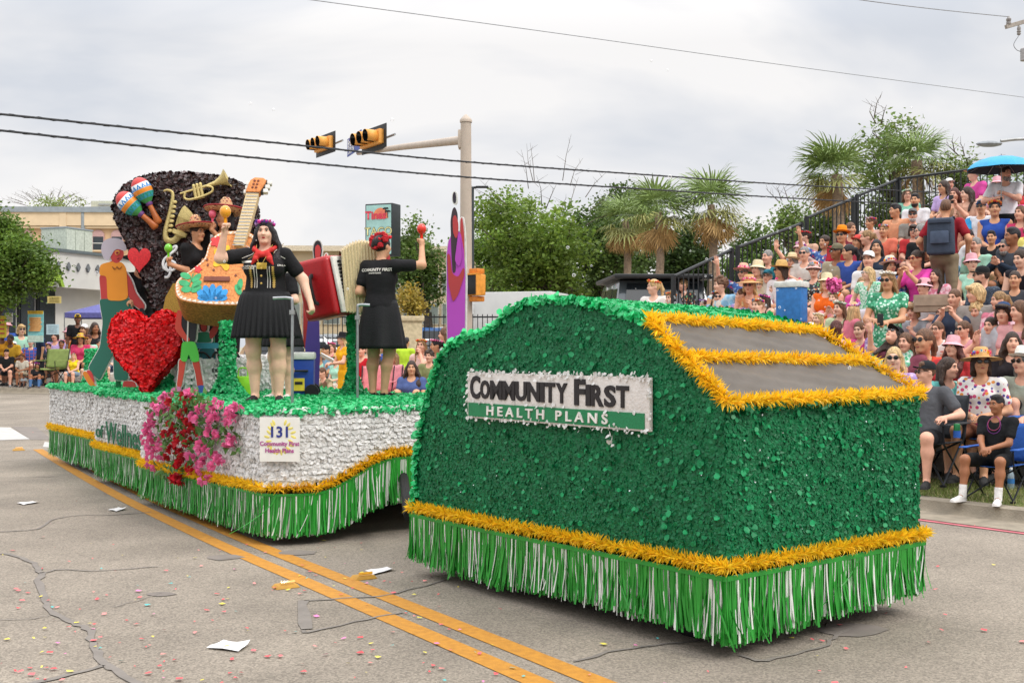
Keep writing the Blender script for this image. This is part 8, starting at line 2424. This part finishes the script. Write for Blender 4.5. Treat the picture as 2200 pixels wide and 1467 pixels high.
# fillers on rows the photograph shows packed: people seen only as heads and shoulders between the others
FILL = [(1660, 620, 'pink cheeked child with dark fringe in front of the khaki shirted man', 'kid', .8, dict(hair='bob', hc='dark', skin='fair', tc='#c88a90')),
  (1728, 545, 'person in sunglasses and pale shirt tucked behind the pink dotted top', 'lap', .95, dict(hair='short', hc='grey', skin='rosy', tc='#cfc8c0', eyes='s')),
  (1843, 520, 'person with red visor beside the middle rail post', 'lap2', .95, dict(hair='long', hc='brown', skin='tan', tc='#a83a4a', hat='visor', hatc='#d8504a')),
  (1870, 478, 'woman with many-coloured flower headband left of the backpack', 'look_l', .95, dict(hair='updo', hc='brown', skin='tan', tc='#d8b0a0', crown='mix')),
  (2010, 592, 'woman in pink striped shirt beside the walking man', 'lap2', .9, dict(hair='long', hc='dark', skin='rosy', tc=FL12)),
  (2050, 640, 'person in navy shirt below the walking man, both hands raised', 'phone', .95, dict(hair='short', hc='brown', skin='rosy', tc='#3a4458')),
  (2130, 510, 'boy in black shirt seated between the white jersey and the goatee man', 'lap', .85, dict(hair='crew', hc='black', skin='tan', tc='#232428')),
  (2180, 600, 'person in dark grey top below the clapping man', 'lap', .95, dict(hair='short', hc='dark', skin='tan', tc='#3f4248')),
  (2175, 735, 'woman with dark wavy hair and dark top behind the sage blouse', 'lap3', .95, dict(hair='wavy', hc='dark', skin='rosy', tc='#2a2528')),
  (2128, 700, 'girl in rose shirt behind the shouting woman', 'kid', .9, dict(hair='pony', hc='dark', skin='rosy', tc='#d8909a')),
  (1945, 735, 'waving girl with brown hair beside the laughing woman', 'wave', .85, dict(hair='long', hc='brown', skin='rosy', tc='#8a4a5a')),
  (1735, 625, 'child in mint shirt beside the blue cooler lid', 'kid', .75, dict(hair='mop', hc='blonde', skin='fair', tc='#b0d4c4'))]
for px, py, lb, po, s, k in FILL: P(px, py, lb, po, .2, s, **k)
# everybody else on the packed rows
CL = {'white': '#e6e4e2', 'cream': '#ddd2ba', 'coral': '#e27a62', 'sky blue': '#8fbfe0', 'pale pink': '#e8b4bc', 'mint': '#a8d8c0', 'lemon': '#e6d878', 'lavender': '#bfa8d8', 'navy': '#34405e', 'olive': '#868a5c', 'red': '#c23a3c', 'teal': '#3f9a98', 'pale grey': '#b4b4b6', 'peach': '#eab890', 'magenta': '#d0509a', 'orange': '#e58a3c', 'royal blue': '#3f62b8'}
HN = {'brown': 'brown', 'blonde': 'blonde', 'black': 'black', 'grey': 'grey', 'auburn': 'auburn', 'sandy': 'lightbrown', 'dark': 'dark'}
ACC = [('', {}), (' and sunglasses', dict(eyes='s')), (' and straw hat', dict(hat='straw', hatc='#cfae78')), (' and white cap', dict(hat='cap', hatc='#e2e2e0')), (' and flower crown', dict(crown='mix')), (' and glasses', dict(eyes='g')), (' and pink hat', dict(hat='bucket', hatc='#e0a8b0')), ('', {})]
used = set(); rc = random.Random(21); cnt = 0
def filler(px, py, e_, pose, near, grp):
 for _ in range(60):
  h_, c_, (an, ak) = rc.choice(list(HN)), rc.choice(list(CL)), rc.choice(ACC)
  if (h_, c_, an) not in used: break
 used.add((h_, c_, an))
 nb = near.split(' ')[:min(6, 16-len(f'{h_} haired spectator in {c_} top{an} near the'.split()))]
 while nb[-1] in ('in', 'with', 'and', 'the', 'a', 'of', 'on', 'at', 'behind', 'beside', 'his', 'her', 'left', 'by', 'below', 'before', 'under', 'from', 'to', 'between') or (len(nb) > 2 and nb[-2] in ('with', 'in') and nb[-1] in ('long', 'dark', 'full', 'white', 'grey', 'light', 'large', 'big', 'small', 'pale', 'bright', 'hot', 'very', 'black', 'blue', 'orange', 'dotted', 'slate', 'straight', 'curly', 'wide', 'tight', 'cream', 'red', 'navy')): nb = nb[:-1]
 fem = pose in ('lap2', 'lap3', 'kid', 'look_r', 'phone')
 hs = rc.choice(('long', 'bob', 'pony', 'wavy', 'bun') if fem else ('short', 'crew', 'mop', 'curly', 'short'))
 top = rc.choice(('tee', 'tee', 'tank', 'puff')) if fem else 'tee'
 person(f"{h_} haired spectator in {c_} top{an} near the {' '.join(nb)}", e_, pose, hair=hs, hc=HN[h_], skin=rc.choice(('fair', 'rosy', 'tan', 'olive', 'rosy', 'fair')), top=top, tc=CL[c_], bc=rc.choice(('#3a3d48', '#8a8478', '#5a7090', '#c8c0b4')), group=grp, **ak)
for k, (rv, rf) in enumerate(ROWS):
 u = .5+(.23 if k % 2 else 0)
 while u < 15.2:
  u += .5*rc.uniform(.9, 1.15)
  pose = rc.choice(('lap', 'lap2', 'lap3', 'look_l', 'kid', 'clap', 'look_r', 'lap', 'phone', 'look_l'))
  w_ = ST(-u, rv+.31, rf)
  hd = w_+Vector((-VV.x*.1, -VV.y*.1, get_fig_head(pose)[2]*.93))
  px, py = 1100+F*hd.x/hd.y, HY-F*(hd.z-CH)/hd.y
  if not (1480 < px < 2215) or py > 800 or (px < 1790 and py > 640+(px-1480)*.17): continue
  if any(math.hypot(w_.x-a, w_.y-b) < .43 for _, _, _, a, b in HEADS): continue
  if min(math.hypot(px-a, (py-b)) for a, b, *_ in HEADS) < 17 or rc.random() < .12: continue
  near = min((h_ for h_ in HEADS if h_[2]), key=lambda q: math.hypot(px-q[0], py-q[1]))[2]
  e_ = empty('person', w_, YAW0+rc.uniform(-.35, .5)); s_ = rc.uniform(.84, 1.0); e_.scale = (s_,)*3
  filler(px, py, e_, pose, near, GA); HEADS.append((px, py, '', w_.x, w_.y)); cnt += 1
print('fillers', cnt)
for i, (px, py, d) in enumerate(((118, 722, 36), (146, 716, 37), (190, 728, 35.5), (228, 716, 36.5), (30, 742, 35.2), (66, 735, 36), (104, 745, 35), (198, 752, 34.2), (236, 742, 35), (12, 700, 37), (46, 708, 37))):
 pose = ('lap', 'lap2', 'look_l', 'lap3', 'kid')[i % 5]
 nb = ['man standing in navy polo', 'woman in pink top', 'woman in black sleeveless top', 'striding cutout figure', 'heavy man in black', 'pancake banner', 'olive green camp chair', 'green cutout trousers', 'purple canopy tent', 'yellow banner', 'girl in mustard shirt'][i]
 filler(px, py, place_ground(px, py, pose, rc.uniform(-.4, .6), d, ZL), pose, nb, GC)
for i, (px, py, d) in enumerate(((664, 770, 24), (688, 765, 26), (722, 772, 25), (748, 778, 23.5), (790, 745, 26), (806, 765, 24), (826, 745, 26), (850, 742, 27), (922, 765, 21.8), (970, 742, 22.5))):
 pose = ('lap2', 'look_l', 'lap3', 'lap', 'kid')[i % 5]
 nb = ['blue wheeled cooler', 'purple dressed cutout', 'yellow dress', 'green accordion post', 'black flared skirt', 'pink folding chair', 'lime shirted man', 'cream masonry pillar', 'purple shirt', 'magenta cutout'][i]
 filler(px, py, place_ground(px, py, pose, YAW0+rc.uniform(-.2, .7), d), pose, nb, GC)
# --- soap bubbles drifting over the crowd
mb = MB()
for i in range(100):
 px, py, d = R.uniform(1050, 2200), R.uniform(120, 900), R.uniform(5.5, 11)
 if i < 65: px = R.uniform(1250, 1800); py = R.uniform(470, 690); d = R.uniform(8.5, 12)
 if i > 88: px = R.uniform(200, 1000)
 c = W(px, py, d)
 if c.z < .6: continue
 mb.ball(c, R.uniform(.005, .011), 8)
m = bpy.data.materials.new('soap_film'); m.use_nodes = True
n_, l_ = m.node_tree.nodes, m.node_tree.links
lw = n_.new('ShaderNodeLayerWeight'); lw.inputs[0].default_value = .45
tr = n_.new('ShaderNodeBsdfTransparent'); mx = n_.new('ShaderNodeMixShader'); b_ = n_['Principled BSDF']; b_.inputs['Roughness'].default_value = .08; b_.inputs['Base Color'].default_value = (.9, .9, .92, 1)
l_.new(lw.outputs['Facing'], mx.inputs[0]); l_.new(tr.outputs[0], mx.inputs[1]); l_.new(b_.outputs[0], mx.inputs[2]); l_.new(mx.outputs[0], n_['Material Output'].inputs[0])
mb.build('soap_bubbles', m, smooth=1., kind='stuff')
# ================================================================== PERFORMERS ON THE FLOAT
def decal(me, m, parent, target, origin, dirv, off=.004, name='lettering'):
 """shrink a flat drawing (world of the parent) along dirv on to the target mesh"""
 bm = bmesh.new(); bm.from_mesh(target); bv = BVHTree.FromBMesh(bm)
 for v in me.vertices:
  h = bv.ray_cast(v.co-Vector(dirv)*.6, Vector(dirv), 1.2)
  if h[0] is not None: v.co = h[0]-Vector(dirv)*off
 bm.free()
 return link(name, me, parent, m)
def patch(poly, n=1):
 mb = MB(); mb.add([(x, 0, z) for x, z in poly], [tuple(range(len(poly)))]); return mb
def strip_mesh(x0, x1, z0, z1, nx=4, nz=14):
 V = [(x0+(x1-x0)*i/nx, 0, z0+(z1-z0)*j/nz) for i in range(nx+1) for j in range(nz+1)]
 Fs = [(i*(nz+1)+j, (i+1)*(nz+1)+j, (i+1)*(nz+1)+j+1, i*(nz+1)+j+1) for i in range(nx) for j in range(nz)]
 return MB().add(V, Fs)
M_BSHIRT = mat('black_shirt', '#161517', .8, var=.15, scale=9, bump=.4, bscale=16, spec=.25)
M_BSKIRT = mat('black_skirt', '#141416', .7, var=.12, scale=9, bump=.2, spec=.3)
POSES['hero'] = dict(kind='stand', lean=0., hyaw=.04, girth=1.32, hips=1.22, fem=1, bust=1.2, res=.009, hem=-.03,
 rh=(-.33, -.25, 1.6), rpole=(-.7, -.2, -1), rcurl=1.35, rhd=(.15, -.25, 1), lh=(.43, -.03, .95), lpole=(.6, .6, -.2), lcurl=1.1, lhd=(.3, -.3, -1),
 legs={'l': ((.125, -.03, .5), (.125, .0, .08)), 'r': ((-.115, -.02, .5), (-.105, .02, .08))}, feet={'l': (.25, -1, 0), 'r': (-.2, -1, 0)})
POSES['back'] = dict(kind='stand', lean=.0, hyaw=-.15, girth=1.08, hips=1.08, fem=1, bust=.9, res=.009, hem=-.02,
 lh=(.17, -.16, 1.06), rh=(-.34, -.28, 1.62), rpole=(-1, .1, -.9), rcurl=1.35, rhd=(.1, -.1, 1), lpole=(.25, .9, -.3), legs={'l': ((.1, -.02, .5), (.08, .03, .08)), 'r': ((-.09, -.03, .5), (-.06, .03, .08))}, feet={'l': (.3, -1, 0), 'r': (-.1, -1, 0)})
POSES['singer'] = dict(kind='stand', lean=.02, hyaw=-.1, girth=1.2, fem=1, bust=1., res=.011, rh=(-.34, .12, 1.2), rcurl=1.3, rhd=(-.2, 0, 1), rpole=(-.3, .3, -1), lh=(.04, -.24, 1.66), lpole=(.8, -.4, -.6), lcurl=1.3, lhd=(.1, -.1, 1))
POSES['behind'] = dict(kind='stand', lean=.05, hyaw=-.5, girth=1.1, hips=1.08, fem=1, bust=.9, res=.011, lh=(.2, -.3, 1.1), rh=(-.2, -.25, 1.1), lcurl=1., rcurl=1.)
def stand_at(px, foot_py, head_py, pose, yaw, zf=DZ, d=None):
 """stand somebody so that feet and head meet the two pixels"""
 d = d or (CH-zf)*F/(foot_py-HY)
 hl = get_fig_head(pose); z = CH-(head_py-HY)/F*d
 s = (z-zf)/hl[2]
 e_ = empty('person', ((px-1100)/F*d, d, zf), yaw); e_.scale = (s, s, s)
 return e_
def skirt(e_, z0, z1, r0, r1, folds, amp, m, sy=.82, n=168, pw=.85):
 prof = [(r0+(r1-r0)*t**pw, z0+(z1-z0)*t) for t in np.linspace(0, 1, 14)]
 o = MB().lathe(prof, n, sy=sy, fold=folds, amp=amp).build('skirt', m, e_, smooth=1.2)
 o.modifiers.new('thick', 'SOLIDIFY').thickness = .006
 MB().lathe([(r0*1.015, z0-.02), (r0*1.01, z0+.02)], 60, sy=sy).build('waistband', m, e_, smooth=1.)
 return o
def shake(label, e_, f, k, col, r=.05):
 """small maraca held in a fist"""
 a = e_.matrix_basis @ Vector(f['J'][k+'palm']); dr = (Vector(f['J'][k+'w'])-Vector(f['J'][k+'e'])).normalized()
 b = empty('maraca', a, 0, label, 'maraca')
 s = e_.scale.x
 MB().tube([(0, 0, -.06), (.0, 0, .06)], [.012, .014], 8).build('handle', m_of(col), b, smooth=1.)
 MB().ball((0, 0, .06+r*.95), (r*.95, r*.95, r*1.08), 18).build('shaker', mat('shaker_'+col, col, .25, var=.06, coat=.5), b, smooth=1.2)
 MB().lathe([(.014, .055), (.018, .062), (.014, .07)], 10).build('collar', m_of(col), b)
 return b
WSOLE = mat('sole_pink', '#d86a7a', .6)
# --- the woman in front
e = stand_at(571, 866, 500, 'hero', .0)
hero = person('woman in black embroidered shirt and pleated skirt raising an orange maraca', e, 'hero', hair='wavy', hc='black', skin='fair', top='tee', tc=M_BSHIRT, bottom=None, shoe='#2a2628', lips='red', crown='magenta', group='performers in black on the float')
f = get_fig('hero', 'tee', None)
skirt(e, 1.055, .62, .214, .31, 34, .05, M_BSKIRT, .86, 272, .6)
top = f['top']
M_WTHR = mat('white_thread', '#cfcac0', .8); M_GTHR = mat('gold_thread', '#b8954a', .6); M_REDC = mat('red_scarf', '#c22a26', .75, var=.12, scale=12, bump=.4)
yv = (0, 1, 0)
for x, w_, m_ in ((-.105, .012, M_GTHR), (-.072, .006, M_WTHR), (-.05, .006, M_WTHR), (.05, .006, M_WTHR), (.072, .006, M_WTHR), (.105, .012, M_GTHR)):
 decal(strip_mesh(x-w_/2, x+w_/2, 1.09, 1.29, 1, 14).mesh('embroidery', 1.), m_, e, top, None, yv, .004, 'embroidery')
for z in np.linspace(1.1, 1.28, 12):
 for s in (-1, 1): decal(strip_mesh(s*.105-.014, s*.105+.014, z, z+.006, 2, 1).mesh('stitch', 1.), M_GTHR, e, top, None, yv, .005, 'stitch')
for z in (1.13, 1.2, 1.27): decal(MB().lathe([(0, 0), (.011, 0)], 10).mesh('button', 1.), M_GTHR, e, top, None, yv, .008, 'button') if False else MB().ball((0, -.2, z), .011, 8).build('button', M_GTHR, e)
for s in (-1, 1):
 decal(MB().tube(smooth_poly([(s*.19, 0, 1.5), (s*.12, 0, 1.46), (s*.10, 0, 1.42), (s*.16, 0, 1.39), (s*.2, 0, 1.37)], 4), .004, 4).mesh('piping', 1.), M_WTHR, e, top, None, yv, .004, 'piping')
 decal(MB().tube(smooth_poly([(s*.17, 0, 1.52), (s*.09, 0, 1.42), (s*.14, 0, 1.36)], 4), .003, 4).mesh('piping', 1.), M_GTHR, e, top, None, yv, .004, 'piping')
me = strip_mesh(-.205, -.085, 1.325, 1.345, 6, 2).mesh('badge', 1.); decal(me, M_WTHR, e, top, None, yv, .005, 'badge')
for t, z in (('COMMUNITY FIRST', 1.29), ('HEALTH PLANS', 1.27)):
 me = text_mesh(t, .022, bold=.0008); me.transform(Matrix.Translation((-.145, 0, z)) @ UP); decal(me, M_WTHR, e, top, None, yv, .005)
me = text_mesh('CFHP', .022, bold=.0008); me.transform(Matrix.Translation((.17, 0, 1.3)) @ UP); decal(me, M_WTHR, e, top, None, yv, .005)
decal(strip_mesh(-.045, .05, 1.265, 1.325, 6, 4).mesh('name_badge', 1.), mat('gold_badge', '#b89a3a', .4, metal=.4), e, top, None, yv, .02, 'name_badge')
# red neckerchief
sc_ = [ell((-.05, -.165, 1.385), (.032, .018, .058), .02, Rm(0, 0, .5)), ell((.06, -.165, 1.385), (.032, .018, .058), .02, Rm(0, 0, -.5)), cap((-.08, -.12, 1.45), (0, -.165, 1.4), .02, .022, .02), cap((.08, -.12, 1.45), (0, -.165, 1.4), .02, .022, .02), cap((.1, -.02, 1.48), (.08, -.12, 1.45), .022, .02, .02), cap((-.1, -.02, 1.48), (-.08, -.12, 1.45), .022, .02, .02), ell((0, -.175, 1.4), (.019, .018, .019), .01), cap((-.06, -.18, 1.36), (-.1, -.175, 1.3), .026, .008, .01), cap((.07, -.18, 1.36), (.11, -.175, 1.3), .026, .008, .01)]
link('scarf', sdf_mesh('scarf', sc_, .006), e, M_REDC)
mb = MB(); mb.tube(smooth_poly([(-.07, -.08, 1.5), (-.05, -.17, 1.4), (-.01, -.2, 1.3), (.05, -.17, 1.4), (.08, -.08, 1.5)], 5), .003, 5); mb.build('lanyard', M_GTHR, e)
for s in (-1, 1):
 hp_m = hframe(f); MB().tube([hp_m @ Vector((s*.085, .0, -.04)), hp_m @ Vector((s*.088, -.005, -.085))], [.005, .009], 8).build('earring', M_SWHITE, e)
for k in 'lr':
 a = Vector(f['J'][k+'a']); dr = Vector(f['J'][k+'toe']); c = a+dr*.06
 MB().box((c.x, c.y, a.z-.07), (.09, .25, .022), None, math.atan2(dr.x, -dr.y)*-1 if False else math.atan2(-dr.x, dr.y)).build('sole', WSOLE, e, bevel=.006)
shake('orange maraca in the raised fist of the front woman', e, f, 'r', '#e89a1c', .055)
# --- the woman seen from behind
e = stand_at(818, 856, 528, 'back', PI-.45)
person('back-turned woman in black shirt and flared skirt holding up a red maraca', e, 'back', hair='updo', hc='black', skin='olive', top='tee', tc=M_BSHIRT, bottom=None, shoe='#131214', crown='red', group='performers in black on the float')
fb_ = get_fig('back', 'tee', None)
skirt(e, 1.04, .53, .172, .275, 7, .07, M_BSKIRT, .82, 168, .8)
bt = fb_['top']
me = text_mesh('COMMUNITY FIRST', .042, bold=.0016); me.transform(Matrix.Translation((.0, 0, 1.36)) @ Matrix.Rotation(PI, 4, 'Z') @ UP); decal(me, M_WTHR, e, bt, None, (0, -1, 0), .005)
me = text_mesh('HEALTH PLANS', .022, bold=.0006); me.transform(Matrix.Translation((.0, 0, 1.325)) @ Matrix.Rotation(PI, 4, 'Z') @ UP); decal(me, M_WTHR, e, bt, None, (0, -1, 0), .005)
HMb = hframe(fb_)
mb = MB()
for i in range(34):
 a = R.uniform(0, 2*PI)
 mb.ball(HMb @ Vector((.105*math.cos(a), .07+.04*math.sin(a)*-1, .065+.075*math.sin(a)+R.uniform(-.02, .02))), R.uniform(.024, .036), 7)
mb.build('hair_roses', mat('rose_red', '#b0101c', .7, var=.25, scale=60, bump=.6, bscale=60), e, smooth=1.)
shake('red maraca in the raised hand of the back-turned woman', e, fb_, 'r', '#d8301c', .052)
# --- dancer hidden behind the front woman
e = stand_at(604, 858, 560, 'behind', -.6, d=11.6)
person('performer in black mostly hidden behind the front woman, white shoes showing', e, 'behind', hair='bob', hc='dark', skin='fair', top='tee', tc=M_BSHIRT, bottom=None, shoe='#dcd8d2', group='performers in black on the float')
skirt(e, 1.04, .62, .18, .28, 24, .03, M_BSKIRT)
# --- the two singers in sombreros on the platform
M_SOMB = floral('sombrero_straw', '#c0946a', ['#7a2a2a', '#d8b890', '#3a2a24', '#b85a3a'], 34, amount=.4)
def somb(e_, f, HM):
 put('sombrero', HATS['sombrero'], e_, M_SOMB, HM @ Matrix.Translation((0, .02, .01)) @ Matrix.Rotation(-.12, 4, 'X'))
 mb = MB().tube([HM @ (Matrix.Rotation(-.12, 4, 'X') @ Vector((.256*math.cos(2*PI*i/36), .02+.272*math.sin(2*PI*i/36), .105))) for i in range(37)], .01, 6); mb.build('brim_cord', mat('red_cord', '#8f1f24', .7), e_, smooth=1.)
 mb = MB().tube([HM @ Vector((.1*math.cos(2*PI*i/24), .02+.11*math.sin(2*PI*i/24), .1)) for i in range(25)], .016, 6); mb.build('hat_cord', mat('red_cord', '#8f1f24', .7), e_, smooth=1.)
ZP = DZ+.4
e = stand_at(418, 0, 500, 'singer', -1.0, ZP, 13.2)
s1 = person('singer in sombrero and black shirt turned right with raised arm, left of the guitar', e, 'singer', hair='short', hc='dark', skin='tan', top='tee', tc=M_BSHIRT, bottom='pants', bc=M_BSKIRT, shoe='#151515', extra=somb, group='performers in black on the float')
s1.rotation_euler.z = 1.15
fs = get_fig('singer', 'tee', 'pants')
shake('green maraca held up to the left of the guitar', e, fs, 'r', '#6fbf2a', .048)
shake('pink maraca raised in front of the sombrero brim', e, fs, 'l', '#d85a74', .045)
e = stand_at(483, 0, 468, 'behind', -.2, ZP, 13.35)
s2 = person('singer in wide sombrero and letter shirt looking out behind the guitar neck', e, 'behind', hair='bob', hc='black', skin='tan', top='tee', tc=M_BSHIRT, bottom='pants', bc=M_BSKIRT, shoe='#151515', extra=somb, group='performers in black on the float')
s2.rotation_euler.z = .1
f2 = get_fig('behind', 'tee', 'pants')
me = text_mesh('M', .13, bold=.008); me.transform(Matrix.Translation((-.1, 0, 1.36)) @ UP); decal(me, M_SWHITE, e, f2['top'], None, (0, 1, 0), .006)
# --- dancer behind the striding cutout
e = stand_at(297, 0, 560, 'behind', .6, DZ, 14.6)
person('performer in black between the grey haired cutout and the brown backdrop', e, 'behind', hair='short', hc='black', skin='tan', top='tee', tc=M_BSHIRT, bottom='pants', bc=M_BSKIRT, shoe='#151515', hat='wide', hatc='#2f2f4a', group='performers in black on the float')
